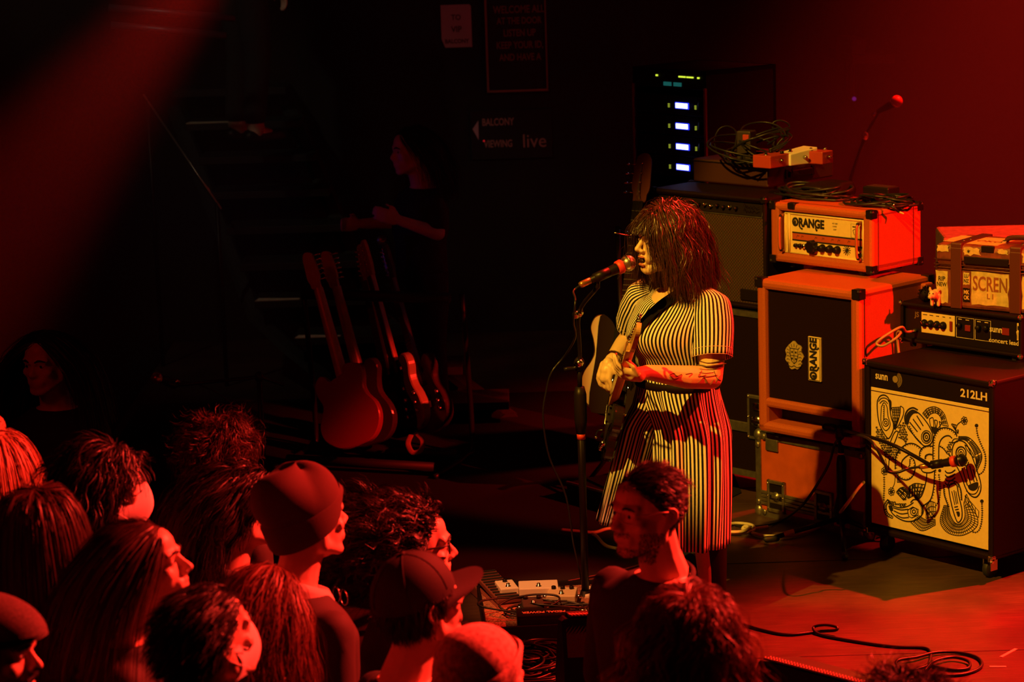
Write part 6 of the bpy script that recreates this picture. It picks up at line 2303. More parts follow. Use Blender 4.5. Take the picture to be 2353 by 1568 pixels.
# ================================================================== microphones and stands
def microphone(name, label, tail, head, band=True, root=None, ballm=None):
    tail, head = np.array(tail), np.array(head)
    t = thing(name, label, 'microphone', tuple(tail), 0)
    a = head - tail
    L = np.linalg.norm(a)
    a /= L
    k = L / 0.165
    MB().lathe([(0.0085 * k, 0.0), (0.011 * k, 0.004 * k), (0.0175 * k, 0.1 * k), (0.0185 * k, 0.112 * k)], (0, 0, 0), a, 20).obj('handle', BLACK, t, True)
    if band:
        MB().lathe([(0.0185 * k, 0.098 * k), (0.0215 * k, 0.1 * k), (0.0225 * k, 0.116 * k), (0.021 * k, 0.118 * k)], (0, 0, 0), a, 20).obj('tape_band', REDTAPE, t, True)
    F = frame(a)
    g = MB()
    nu, nv = 24, 12
    G = []
    for i in range(nv + 1):
        th = PI * i / nv
        r = 0.0255 * k
        z = 0.139 * k - math.cos(th) * r * (1.0 if th > PI / 2 else 0.95)
        G.append([F @ np.array([max(r * math.sin(th), 0.0008) * math.cos(b), max(r * math.sin(th), 0.0008) * math.sin(b), z]) for b in np.linspace(0, 2 * PI, nu + 1)])
    g.grid(np.array(G)[::-1])
    gm = mat('wire_mesh', (0.62, 0.6, 0.55), 0.32, 0.9)
    if not gm.get('done'):
        gm['done'] = 1
        nt = gm.node_tree
        b = nt.nodes['Principled BSDF']
        tc = nt.nodes.new('ShaderNodeTexCoord')
        ck = nt.nodes.new('ShaderNodeTexChecker')
        ck.inputs['Scale'].default_value = 480
        bp = nt.nodes.new('ShaderNodeBump')
        bp.inputs['Strength'].default_value = 0.8
        bp.inputs['Distance'].default_value = 0.001
        nt.links.new(tc.outputs['Object'], ck.inputs['Vector'])
        nt.links.new(ck.outputs['Fac'], bp.inputs['Height'])
        nt.links.new(bp.outputs['Normal'], b.inputs['Normal'])
        mr = nt.nodes.new('ShaderNodeMixRGB')
        mr.inputs['Color1'].default_value = (0.7, 0.68, 0.62, 1)
        mr.inputs['Color2'].default_value = (0.12, 0.11, 0.1, 1)
        nt.links.new(ck.outputs['Fac'], mr.inputs['Fac'])
        nt.links.new(mr.outputs['Color'], b.inputs['Base Color'])
    bo = g.obj('grille_ball', ballm or gm, t, True)
    MB().lathe([(0.0256 * k, 0.1375 * k), (0.0264 * k, 0.139 * k), (0.0256 * k, 0.1405 * k)], (0, 0, 0), a, 24).obj('grille_ring', CHROME, bo, True)
    MB().lathe([(0.0085 * k, -0.038 * k), (0.0105 * k, -0.03 * k), (0.0105 * k, 0.0), (0.008 * k, 0.001)], (0, 0, 0), a, 14).obj('plug', CHROME if not band else mat('brass_plug', (0.7, 0.32, 0.1), 0.3, 0.8), t, True)
    return t


mt, mh = atY(1345, 650, 8.9), atY(1459, 598, 8.98)
dirm = (mh - mt) / np.linalg.norm(mh - mt)
mt = mh - dirm * 0.19
microphone('vocal_microphone', 'vocal microphone with red band at the singer\'s mouth', mt, mh)
bx_ = atZ(1346, 1392, 0.0)
MS = thing('microphone_stand', 'tall straight boom stand with red tape before the singer', 'stand', (bx_[0], bx_[1], 0), 0)
MB().lathe([(0.125, 0), (0.125, 0.012), (0.1, 0.022), (0.025, 0.03), (0.018, 0.06)], (0, 0, 0), (0, 0, 1), 28).obj('round_base', BLKMET, MS, True)
ztop_ = loc2(MS, [atY(1322, 838, bx_[1])])[0][2]
zmid = loc2(MS, [atY(1326, 895, bx_[1])])[0][2]
MB().tube([(0, 0, 0.03), (0, 0, zmid)], 0.0145, 12).obj('pole', BLKMET, MS, True)
MB().tube([(0, 0, zmid), (0, 0, ztop_)], 0.009, 12).obj('inner_pole', BLKMET, MS, True)
MB().lathe([(0.018, zmid - 0.17), (0.024, zmid - 0.12), (0.024, zmid - 0.02), (0.017, zmid + 0.01)], (0, 0, 0), (0, 0, 1), 16).obj('height_clutch', BLACK, MS, True)
ztp = loc2(MS, [atY(1328, 1003, bx_[1])])[0][2]
MB().lathe([(0.0165, ztp - 0.011), (0.0165, ztp + 0.011)], (0, 0, 0), (0, 0, 1), 14).obj('tape_ring', REDTAPE, MS, True)
jb = loc2(MS, [atY(1316, 800, bx_[1])])[0]
hub = MB().ell((0, 0, ztop_), (0.022, 0.022, 0.03), nu=12, nv=8).lathe([(0.016, -0.03), (0.018, 0.03)], (0, 0, ztop_ + 0.01), (0, -1, 0.1), 12)
hubo = hub.obj('swivel', BLACK, MS, True)
MB().lathe([(0.014, 0), (0.016, 0.012), (0.008, 0.018)], (0.0, -0.03, ztop_ + 0.01), (0, -1, 0.1), 12).obj('wing_knob', CHROME, hubo, True)
b0, b1 = loc2(MS, [atY(1296, 850, bx_[1] - 0.02)])[0], loc2(MS, [mt + dirm * 0.03 + np.array([0, 0, -0.035])])[0]
bm0 = loc2(MS, [atY(1330, 722, bx_[1] - 0.1)])[0]
MB().tube(smoothpath([b0, (0, -0.02, ztop_ + 0.012), bm0, b1], k=5), 0.008, 10).obj('boom_arm', BLKMET, MS, True)
MB().lathe([(0.013, -0.02), (0.014, 0.02)], bm0, b1 - bm0, 12).ell(bm0 + np.array([-0.012, -0.018, 0]), (0.015, 0.009, 0.015), nu=10, nv=8).obj('boom_clamp', CHROME, MS, True)
cl_ = loc2(MS, [mt + dirm * 0.03])[0]
F_ = frame(dirm)
MB().tube([cl_ - dirm * 0.012, cl_ + dirm * 0.05], 0.0185, 12).cap(b1, cl_, 0.009, 0.01, 10).obj('mic_clip', BLACK, MS, True)
cable('vocal_cable', 'thin cable hanging from the vocal microphone down its stand', [mt - dirm * 0.035, mt - dirm * 0.07 + np.array([0, 0, -0.01]), atY(1322, 690, 8.6), atY(1318, 740, 8.65), atY(1322, 775, 8.8), atY(1300, 815, bx_[1] - 0.04), atY(1268, 855, bx_[1] - 0.02), atY(1255, 900, bx_[1]), atY(1248, 960, bx_[1]), atY(1262, 1050, bx_[1]), atY(1300, 1140, bx_[1]), atY(1318, 1250, bx_[1] + 0.02), atZ(1335, 1345, 0.011), atZ(1300, 1375, 0.011)], 0.0038, CABLE)

# --- short stand holding a microphone at the doodle cabinet
ab = atZ(1934, 1236, 0.0)
AS = thing('microphone_stand', 'short tripod boom stand in front of the doodle speaker cabinet', 'stand', (ab[0], ab[1], 0), 0)
zA = loc2(AS, [atY(1929, 995, ab[1])])[0][2]
MB().tube([(0, 0, 0.07), (0, 0, zA)], 0.0125, 12).obj('pole', BLKMET, AS, True)
MB().lathe([(0.02, 0.0), (0.03, 0.03), (0.034, 0.06), (0.02, 0.12), (0.017, 0.16)], (0, 0, 0.06), (0, 0, 1), 16).obj('leg_hub', BLACK, AS, True)
MB().lathe([(0.017, zA - 0.27), (0.021, zA - 0.25), (0.0215, zA - 0.13), (0.016, zA - 0.1)], (0, 0, 0), (0, 0, 1), 14).obj('height_clutch', BLACK, AS, True)
MB().lathe([(0.0152, zA - 0.297), (0.0152, zA - 0.275)], (0, 0, 0), (0, 0, 1), 14).obj('tape_ring', REDTAPE, AS, True)
MB().lathe([(0.0152, zA - 0.09), (0.0152, zA - 0.084)], (0, 0, 0), (0, 0, 1), 14).obj('pale_ring', CREAM, AS, True)
for (x, y) in ((1768, 1241), (1944, 1300), (2040, 1238)):
    e = loc2(AS, [atZ(x, y, 0.012)])[0]
    e = e / np.linalg.norm(e) * min(0.34, np.linalg.norm(e))
    lg_ = MB().tube([(0, 0, 0.085), e * np.array([1, 1, 0]) + np.array([0, 0, 0.016])], [0.0105, 0.0095], 10).obj('leg', BLKMET, AS, True)
    u_ = e * np.array([1, 1, 0])
    MB().cap(u_ * 0.9 + np.array([0, 0, 0.016]), u_ * 1.04 + np.array([0, 0, 0.0155]), 0.0135, 0.0135, 10).obj('rubber_foot', RUBBER, lg_, True)
    if x == 1768:
        MB().tube([u_ * 0.66 + np.array([0, 0, 0.0405]), u_ * 0.8 + np.array([0, 0, 0.031])], 0.0112, 10).obj('pale_label', CREAM, lg_, True)
nS = np.array([-math.sin(math.radians(50.3)), -math.cos(math.radians(50.3)), 0])
PS = np.array(SUNN.location)


def at_sunn(px, py, off):
    d = ray(px, py)
    return EYE + d * ((PS + nS * off - EYE) @ nS / (d @ nS))


be = at_sunn(2140, 1070, 0.1)
bl_ = loc2(AS, [be])[0]
c0 = loc2(AS, [atY(1900, 985, ab[1])])[0]
MB().box((0, 0, zA + 0.0), (0.045, 0.04, 0.06), 0.01).lathe([(0.018, -0.035), (0.02, 0.035)], (0.01, 0, zA + 0.01), (0.2, -1, 0), 12).obj('swivel', BLACK, AS, True)
MB().tube(smoothpath([(-0.055, 0.02, zA + 0.02), (0, -0.01, zA + 0.015), loc2(AS, [at_sunn(2040, 1018, 0.15)])[0], bl_], k=5), 0.0075, 10).obj('boom_arm', BLKMET, AS, True)
MB().cap((-0.06, 0.02, zA + 0.022), (-0.03, 0.01, zA + 0.02), 0.016, 0.016, 10).obj('counterweight', BLKMET, AS, True)
m0, m1 = at_sunn(2122, 1072, 0.1), at_sunn(2222, 1056, 0.045)
dm = (m1 - m0) / np.linalg.norm(m1 - m0)
m0 = m1 - dm * 0.165
MB().tube([loc2(AS, [m0 + dm * 0.015])[0], loc2(AS, [m0 + dm * 0.06])[0]], 0.0175, 12).cap(bl_, loc2(AS, [m0 + dm * 0.04])[0], 0.008, 0.01, 8).obj('mic_clip', BLACK, AS, True)
microphone('amp_microphone', 'microphone with red band aimed at the doodle grille', m0, m1, ballm=BLKMET)
cable('amp_microphone_cable', 'black cable drooping from the amp microphone past the short stand to the floor', [m0 - dm * 0.035, at_sunn(2085, 1078, 0.2), at_sunn(2062, 1086, 0.23), at_sunn(2040, 1084, 0.26), at_sunn(2034, 1070, 0.28), at_sunn(2000, 1012, 0.3), atY(1955, 1000, ab[1] - 0.05), atY(1922, 1015, ab[1] - 0.03), atY(1905, 1065, ab[1]), atY(1880, 1110, ab[1]), atY(1845, 1160, ab[1] + 0.02), atZ(1800, 1195, 0.012), atZ(1765, 1206, 0.011), atZ(1720, 1212, 0.007), atZ(1690, 1208, 0.006)], 0.0055, CABLE)
cable('signal_cable', 'thin black cable hanging down behind the short stand to the floor', [atY(1958, 1035, ab[1] + 0.05), atY(1942, 1080, ab[1] + 0.06), atY(1936, 1130, ab[1] + 0.06), atY(1934, 1180, ab[1] + 0.06), atZ(1937, 1222, 0.007)], 0.0045, CABLE)
cable('white_cable', 'pale cable coiled on the floor right of the singer\'s culottes', [atZ(1640, 1232, 0.011), atZ(1665, 1225, 0.011), atZ(1700, 1226, 0.011), atZ(1732, 1219, 0.01), atZ(1726, 1207, 0.01), atZ(1690, 1203, 0.01), atZ(1664, 1211, 0.011), atZ(1672, 1222, 0.018), atZ(1705, 1222, 0.02), atZ(1722, 1214, 0.02), atZ(1712, 1210, 0.02), atZ(1708, 1217, 0.01), atZ(1735, 1215, 0.011), atZ(1765, 1211, 0.011)], 0.0075, WCABLE)
cable('white_cable', 'pale cable running behind the short stand up to the doodle cabinet', [atZ(1728, 1225, 0.011), atZ(1760, 1232, 0.011), atZ(1820, 1231, 0.011), atZ(1865, 1220, 0.011), atZ(1895, 1205, 0.011), atZ(1920, 1190, 0.02), atY(1945, 1160, 9.72), atY(1970, 1125, 9.75), atY(1985, 1108, 9.8)], 0.0065, WCABLE)
cable('white_cable', 'pale cable bending across the floor left of the singer\'s feet', [atZ(1290, 1218, 0.011), atZ(1320, 1221, 0.011), atZ(1365, 1224, 0.011), atZ(1395, 1216, 0.011), atZ(1440, 1213, 0.011)], 0.0075, WCABLE)
cable('white_cable', 'pale cable curving behind the bespectacled person, left of the singer', [atZ(1362, 1228, 0.011), atZ(1372, 1234, 0.011), atZ(1388, 1252, 0.011), atZ(1405, 1259, 0.011), atZ(1440, 1264, 0.011), atZ(1480, 1266, 0.011)], 0.0075, WCABLE)
cable('floor_cable', 'black cable with loops snaking over the red-lit floor, bottom right', [atZ(1600, 1395, 0.006), atZ(1660, 1418, 0.006), atZ(1705, 1434, 0.006), atZ(1750, 1448, 0.006), atZ(1810, 1459, 0.006), atZ(1880, 1452, 0.007), atZ(1920, 1449, 0.02), atZ(1921, 1441, 0.03), atZ(1895, 1437, 0.03), atZ(1870, 1442, 0.018), atZ(1878, 1456, 0.007), atZ(1915, 1466, 0.006), atZ(2000, 1480, 0.006), atZ(2060, 1487, 0.006), atZ(2120, 1489, 0.006), atZ(2138, 1498, 0.006), atZ(2137, 1520, 0.007), atZ(2125, 1542, 0.012), atZ(2140, 1523, 0.02)], 0.0058, CABLE)
cable('floor_cable', 'black cable coil lying on the floor near the bottom right corner', [atZ(1895, 1551, 0.006), atZ(1980, 1552, 0.006), atZ(2070, 1551, 0.006), atZ(2180, 1553, 0.006), atZ(2230, 1546, 0.006), atZ(2256, 1530, 0.007), atZ(2245, 1511, 0.007), atZ(2200, 1500, 0.007), atZ(2150, 1500, 0.011), atZ(2105, 1511, 0.014), atZ(2064, 1518, 0.014), atZ(2062, 1533, 0.01), atZ(2090, 1541, 0.011), atZ(2125, 1533, 0.014), atZ(2152, 1518, 0.016), atZ(2190, 1511, 0.014), atZ(2225, 1520, 0.011), atZ(2225, 1536, 0.007), atZ(2190, 1540, 0.007), atZ(2150, 1532, 0.007), atZ(2142, 1520, 0.012)], 0.0058, CABLE)
TAPE = mat('worn_tape', (0.75, 0.55, 0.4), 0.6)
for (x0, y0, x1, y1), lb in (((2300, 1511, 2335, 1492), 'short slanting strip of pale tape near the right edge of the floor'), ((2274, 1533, 2312, 1533), 'small bright flat strip of tape right of the cable coil')):
    a, b = atZ(x0, y0, 0), atZ(x1, y1, 0)
    d = b - a
    L = np.linalg.norm(d)
    t = tag(MB().box((0, 0, 0.0008), (L, 0.012, 0.0016)).obj('tape_strip', TAPE), lb, 'tape', 'tape strips on the stage floor')
    t.location = (a + b) / 2
    t.rotation_euler = (0, 0, math.atan2(d[1], d[0]))

# ================================================================== wedge monitors on the stage edge
PERF = mat('perforated_steel', (0.06, 0.045, 0.04), 0.4, 0.3)


def wedge(label, loc, rz, w=0.58):
    t = thing('wedge_monitor', label, 'monitor', loc, rz)
    pr = [(-0.24, 0.0), (-0.24, 0.26), (-0.17, 0.37), (0.0, 0.33), (0.24, 0.06), (0.24, 0.0)]
    F = np.array([[0, 0, 1], [1, 0, 0], [0, 1, 0]], float)
    MB().prism(np.array(pr), -w / 2, w / 2, F, (0, 0, 0), bev=0.012).obj('cabinet', BLKTEX, t)
    a, b = np.array([0, -0.165, 0.373]), np.array([0, 0.235, 0.068])
    g = MB()
    mid = [(0, -0.17, 0.374), (0, -0.005, 0.338), (0, 0.235, 0.07)]
    for p0_, p1_ in zip(mid[:-1], mid[1:]):
        p0_, p1_ = np.array(p0_), np.array(p1_)
        d = p1_ - p0_
        L = np.linalg.norm(d)
        g.box((p0_ + p1_) / 2 + np.array([0, 0, 0.004]), (w - 0.05, L, 0.005), 0.001, rotm(math.atan2(d[2], d[1])))
    go = g.obj('grille', PERF, t)
    st = MB()
    for i in range(46):
        x = -w / 2 + 0.03 + (w - 0.06) * i / 45
        st.box((x, -0.165, 0.381), (0.004, 0.016, 0.004), 0, rotm(0, 0, 0.7))
        st.box((x, -0.14, 0.376), (0.004, 0.016, 0.004), 0, rotm(0, 0, 0.7))
    st.obj('grille_mesh', mat('lit_mesh', (0.45, 0.3, 0.26), 0.4, 0.3), go)['kind'] = 'stuff'  # pale teeth paint the light along the grille's top edge
    MB().box((0, -0.241, 0.16), (0.16, 0.01, 0.06), 0.004).obj('handle_cup', BLACK, t)
    return t


wedge('black wedge monitor at the stage edge beside the bespectacled person', (atY(1275, 1400, 8.05)[0] + 0.3, 8.08, 0), 0.05)
pa, pb = atZ(1742, 1512, 0.375), atZ(1950, 1566, 0.375)
dd = pb - pa
an = math.atan2(dd[1], dd[0])
c_ = pa + dd / np.linalg.norm(dd) * 0.29
off = np.array([-math.sin(an), math.cos(an), 0]) * 0.165
wedge('black wedge monitor cut by the bottom edge, right of the ringlet curls', (c_[0] + off[0], c_[1] + off[1], 0), an)

# black carpet under the band, its front edge crossing the floor by the pedals
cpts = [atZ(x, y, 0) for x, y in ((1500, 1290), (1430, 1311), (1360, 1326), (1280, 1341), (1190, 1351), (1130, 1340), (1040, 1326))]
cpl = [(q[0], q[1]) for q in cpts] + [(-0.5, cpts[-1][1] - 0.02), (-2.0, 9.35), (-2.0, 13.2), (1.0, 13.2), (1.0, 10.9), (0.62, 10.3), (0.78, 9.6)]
CPT = MB().prism(np.array(cpl), 0.0005, 0.0045).obj('carpet', mat('black_carpet', (0.013, 0.011, 0.011), 0.95, bump=0.4, bscale=300, spec=0.1))  # added near-black sheet, keeps the floor dark under red spill
tag(CPT, 'wide black carpet added to darken the floor under the guitars and the singer, curved front edge', 'carpet')
for nm_ in ():
    pass

# ================================================================== pedalboard at the singer's feet
pb_ = atZ(1268, 1412, 0.0)
PBD = thing('pedalboard', 'flat carpeted pedalboard below the singer\'s microphone stand', 'pedalboard', (pb_[0], pb_[1], 0), 0.06)
MB().bx(-0.26, 0.2, -0.3, 0.24, 0.0, 0.04, 0.006).obj('board', mat('speckled_carpet', (0.3, 0.12, 0.08), 0.95, var=0.8, vscale=160), PBD)
MB().bx(-0.268, 0.208, -0.31, -0.3, 0, 0.055, 0.003).bx(-0.268, 0.208, 0.24, 0.25, 0, 0.055, 0.003).bx(-0.27, -0.26, -0.31, 0.25, 0, 0.055, 0.003).bx(0.2, 0.21, -0.31, 0.25, 0, 0.055, 0.003).obj('metal_edge', BLKMET, PBD)
GRAY = mat('pale_enamel', (0.7, 0.62, 0.45), 0.4)
zb = 0.042
pedal('effect_pedal', 'large white pedal at the back of the pedalboard, dark plate on top', 1238, 1372, zb, (0.15, 0.11, 0.05), 0.02, WHITEP, 0)
pedal('effect_pedal', 'small white pedal at the left end of the pedalboard', 1165, 1372, zb, (0.07, 0.12, 0.05), 0.2, WHITEP, 1)
pedal('effect_pedal', 'pale wide pedal lying left of the microphone stand foot', 1292, 1386, zb, (0.11, 0.12, 0.045), -0.1, GRAY, 3)
pedal('effect_pedal', 'pale pedal with dark window right of the microphone stand foot', 1368, 1386, 0.001, (0.075, 0.13, 0.05), -0.05, WHITEP, 0)
pedal('effect_pedal', 'dark pedal in the middle row of the pedalboard under cables', 1225, 1412, zb, (0.08, 0.12, 0.05), 0.05, DKJ, 2)
p_ = atZ(1250, 1432, 0.042)
PP = thing('power_supply', 'flat black power box with upside-down pink lettering on the pedalboard', 'power supply', (p_[0], p_[1], 0.042), 0.03)
MB().bx(-0.1, 0.1, -0.045, 0.045, 0, 0.045, 0.004).obj('housing', BLACK, PP)
tt = MB()
put_text(tt, 'PEDAL POWER', 0.03, (0, 0, 0), F=np.eye(3), ext=0.0005, off=0.0006, xs=0.8)
tt.xf(rotm(0.0, 0, PI)).xf(None, (0, -0.012, 0.046))
tt.obj('lettering', mat('pink_lettering', (0.8, 0.35, 0.25), 0.5), PP)
MB().bx(-0.09, 0.09, -0.047, -0.044, 0.01, 0.03).obj('socket_row', BLKMET, PP)
for k, px in enumerate((1155, 1290)):
    pass
tv = atZ(1142, 1388, 0.0)
TV = thing('treadle_pedal', 'long ridged treadle pedal at the left of the pedalboard', 'pedal', (tv[0], tv[1], 0), 0.3)
MB().bx(-0.055, 0.055, -0.19, 0.19, 0, 0.045, 0.006).obj('base', mat('dull_red_enamel', (0.2, 0.06, 0.05), 0.45), TV)
g = MB().box((0, 0, 0.068), (0.095, 0.34, 0.02), 0.004, rotm(0.06))
tr2 = g.obj('treadle', MATS['dull_red_enamel'], TV)
for k in range(11):
    MB().box((0, -0.15 + k * 0.03, 0.08 + (-0.15 + k * 0.03) * 0.06), (0.085, 0.012, 0.006), 0.002, rotm(0.06)).obj('tread_rib', RUBBER, tr2)
cable_heap('cable_tangle', 'dark leads strewn over the middle of the pedalboard', 1245, 1408, 0.05, 0.2, 0.08, 0.05, 9, 0.004, rz=0.1, seed=21)
cable_heap('cable_tangle', 'dark leads lying on the stage in front of the pedalboard', 1225, 1520, 0.002, 0.2, 0.22, 0.03, 12, 0.005, rz=0.1, seed=25)
cable('patch_cable', 'black cable arching above the white pedals', [atZ(1225, 1385, 0.06), atY(1250, 1372, 9.25), atY(1275, 1353, 9.25), atY(1295, 1350, 9.25), atY(1305, 1365, 9.25), atZ(1312, 1385, 0.06)], 0.005, CABLE)
cable('floor_cable', 'black cable curving over the dark floor from cap brim to pedals', [atZ(1040, 1325, 0.006), atZ(1100, 1320, 0.006), atZ(1140, 1338, 0.006), atZ(1180, 1352, 0.006), atZ(1210, 1358, 0.012)], 0.006, CABLE)
cable('floor_cable', 'black cable crossing behind the pedalboard toward the bespectacled person', [atZ(1180, 1350, 0.006), atZ(1280, 1340, 0.006), atZ(1360, 1325, 0.006), atZ(1430, 1310, 0.006), atZ(1500, 1290, 0.006)], 0.006, CABLE)

# ================================================================== guitars on their rack
def leaning_guitar(label, bpx, hpx, Yb, Yh, nrm, bodym, outline=SBODY, rim=None, guard=None, group=None, bass=False, neckm=MAPLE, name='electric_guitar', gpoly=None, board=None):
    """bpx: bridge pixel, hpx: headstock tip pixel"""
    b, h = atY(bpx[0], bpx[1], Yb), atY(hpx[0], hpx[1], Yh)
    L = 0.826 * (1.28 if bass else 1.0)
    h = b + (h - b) / np.linalg.norm(h - b) * L
    t = thing(name, label, 'guitar', (b[0], b[1], 0.02), 0, group)
    guitar(t, loc2(t, [b])[0], loc2(t, [h])[0], nrm, bodym, outline, rim=rim, guard=guard, bass=bass, neckm=neckm, board=board or ROSEW, gpoly=gpoly, fretm=INK)
    return t


GRP = None
REDG = mat('red_lacquer', (0.4, 0.06, 0.04), 0.28)
DKG = mat('dark_brown_lacquer', (0.06, 0.025, 0.015), 0.15)
SEAF = mat('cream_green_lacquer', (0.42, 0.4, 0.22), 0.25)
leaning_guitar('red single-cut guitar at the front of the guitar rack, back turned', (812, 965), (702, 560), 11.45, 11.75, (0.35, 0.9, -0.2), REDG, TBODY, neckm=MAPLE)
leaning_guitar('guitar behind the red one with the highest headstock in the rack', (850, 960), (722, 472), 11.75, 12.0, (0.5, 0.85, -0.2), DKG, SBODY, neckm=MAPLE)
leaning_guitar('black guitar third from the left in the guitar rack', (908, 945), (815, 520), 11.85, 12.1, (-0.85, -0.5, 0.2), GBLK, SBODY, neckm=MAPLE)
leaning_guitar('guitar with pale green-cream edge standing in the guitar rack', (935, 930), (832, 555), 11.8, 12.05, (-0.9, -0.35, 0.2), SEAF, SBODY, neckm=MAPLE)
leaning_guitar('dark brown guitar at the right end of the guitar rack', (985, 930), (880, 560), 11.9, 12.2, (-0.88, -0.4, 0.2), DKG, SBODY, neckm=ROSEW)
gk = atZ(890, 1050, 0)
GK = thing('guitar_rack', 'black padded rack holding five guitars in the dark', 'rack', (gk[0] - 0.05, 11.75, 0), -0.35)
r_ = MB()
MB().tube([(-0.35, -0.25, 0.05), (0.4, -0.25, 0.05)], 0.022, 10).tube([(-0.35, 0.02, 0.05), (0.4, 0.02, 0.05)], 0.022, 10).obj('foot_bar', RUBBER, GK, True)
MB().tube([(-0.4, 0.12, 0.78), (0.36, 0.12, 0.78)], 0.026, 10).obj('neck_bar', RUBBER, GK, True)
for x in (-0.4, 0.42):
    MB().tube(smoothpath([(x, -0.3, 0.015), (x, 0.1, 0.02), (x, 0.2, 0.1), (x, 0.13, 0.8)], k=5), 0.014, 8).obj('side_tube', BLKMET, GK, True)
lp_ = [atY(945, 1000, 11.6), atY(938, 1020, 11.55), atY(948, 1040, 11.55), atY(966, 1036, 11.55), atY(972, 1015, 11.55), atY(960, 998, 11.6)]
t = tag(MB().tube(smoothpath(np.array(lp_) - lp_[0], k=5), 0.012, 6, flat=0.2).obj('hanging_strap', mat('tan_strap', (0.3, 0.16, 0.07), 0.6)), 'loop of leather strap hanging below the pale-edged guitar', 'strap')
t.location = lp_[0]

# --- bass leaning behind the singer
AMBW = mat('amber_wood', (0.17, 0.075, 0.015), 0.35)
leaning_guitar('amber-edged bass leaning upright behind the singer, headstock above the fringe', (1424, 880), (1474, 402), 10.75, 11.15, (-0.25, -0.95, 0.12), AMBW, SBODY, bass=True, gpoly=[(-.12,-.09),(-.04,-.155),(.02,-.145),(.07,-.115),(.12,-.108),(.17,-.128),(.215,-.118),(.23,-.09),(.205,-.03),(.212,.03),(.25,.06),(.262,.105),(.1,.105),(-.1,.112),(-.127,.05)], guard=mat('matt_black_guard', (0.006, 0.005, 0.005), 0.7, spec=0.1), name='bass_guitar', board=MATS['matt_black_strap'], neckm=mat('dull_red_maple', (0.1, 0.02, 0.01), 0.6, spec=0.1))
bs_ = atY(1440, 1000, 10.75)
BS = thing('guitar_stand', 'black stand with chrome yoke under the leaning bass', 'stand', (bs_[0], 10.85, 0), 0.2)
for a in (-0.6, 2.2, 4.1):
    MB().tube([(0, 0, 0.3), (0.3 * math.cos(a), 0.2 * math.sin(a), 0.012)], 0.01, 8).obj('leg', BLKMET, BS, True)
MB().tube([(0, 0, 0.28), (0.06, 0.3, 1.18)], 0.011, 8).obj('pole', BLKMET, BS, True)
MB().tube(smoothpath([(-0.11, -0.16, 0.36), (-0.1, -0.02, 0.3), (0.1, -0.02, 0.3), (0.11, -0.16, 0.36)], k=4), 0.011, 8).obj('cradle', RUBBER, BS, True)
yk = loc2(BS, [atY(1411, 535, 11.0), atY(1452, 541, 11.02), atY(1462, 525, 11.02), atY(1463, 508, 11.02)])
MB().tube(smoothpath(yk, k=4), 0.004, 6).tube([yk[1], np.array([0.06, 0.3, 1.18])], 0.006, 6).obj('yoke', CHROME, BS, True)

# --- low case behind the singer
la_, lb_ = atZ(1300, 1109, 0.09), atZ(1500, 1163, 0.09)
d = lb_ - la_
LCW = np.linalg.norm(d)
LC = thing('low_case', 'low black case with pale metal lip left of the singer\'s culottes', 'case', ((la_[0] + lb_[0]) / 2, (la_[1] + lb_[1]) / 2, 0), math.atan2(d[1], d[0]))
MB().bx(-LCW / 2, LCW / 2, 0.004, 0.34, 0.0, 0.09, 0.004).obj('body', BLKTEX, LC)
MB().bx(-LCW / 2, LCW / 2, 0.0, 0.012, 0.085, 0.096, 0.002).obj('metal_lip', ALU, LC)

# --- left performer's microphone on a low boom
q0, q1 = atY(400, 876, 10.6), atY(334, 866, 10.4)
microphone('stage_microphone', 'lone microphone on a boom in the dark at the left of the stage', q0, q0 + (q1 - q0) / np.linalg.norm(q1 - q0) * 0.165, band=False)
fs = atZ(470, 1010, 0)
ST = thing('microphone_stand', 'dark boom stand at the left of the stage holding the lone microphone', 'stand', (q0[0] + 0.35, q0[1] + 0.15, 0), 0)
MB().lathe([(0.12, 0), (0.12, 0.012), (0.03, 0.03), (0.016, 0.06)], (0, 0, 0), (0, 0, 1), 24).obj('round_base', BLKMET, ST, True)
MB().tube([(0, 0, 0.04), (0, 0, 0.62)], 0.012, 10).obj('pole', BLKMET, ST, True)
ql = loc2(ST, [q0 + np.array([0.0, 0, -0.02])])[0]
MB().tube([(0.1, 0.05, 0.58), (0, 0, 0.63), ql], 0.008, 10).obj('boom_arm', BLKMET, ST, True)
MB().ell((0, 0, 0.63), (0.02, 0.02, 0.025), nu=10, nv=8).obj('swivel', BLACK, ST, True)
MB().cap(ql, ql + np.array([-0.03, -0.01, 0.02]), 0.014, 0.02, 10).obj('mic_clip', BLACK, ST, True)
cable('microphone_cable', 'thin cable trailing from the lone microphone at the left', [q0 + np.array([0.03, 0.01, -0.004]), q0 + np.array([0.1, 0.05, -0.03]), q0 + np.array([0.22, 0.1, -0.12]), q0 + np.array([0.3, 0.13, -0.3]), (q0[0] + 0.34, q0[1] + 0.1, 0.2), (q0[0] + 0.3, q0[1] + 0.05, 0.008), (q0[0] + 0.6, q0[1] + 0.1, 0.006)], 0.0035, CABLE)

# ================================================================== signs on the back wall
SIGNW = BACKY - 0.012


def wallp(px, py):
    return atY(px, py, SIGNW)


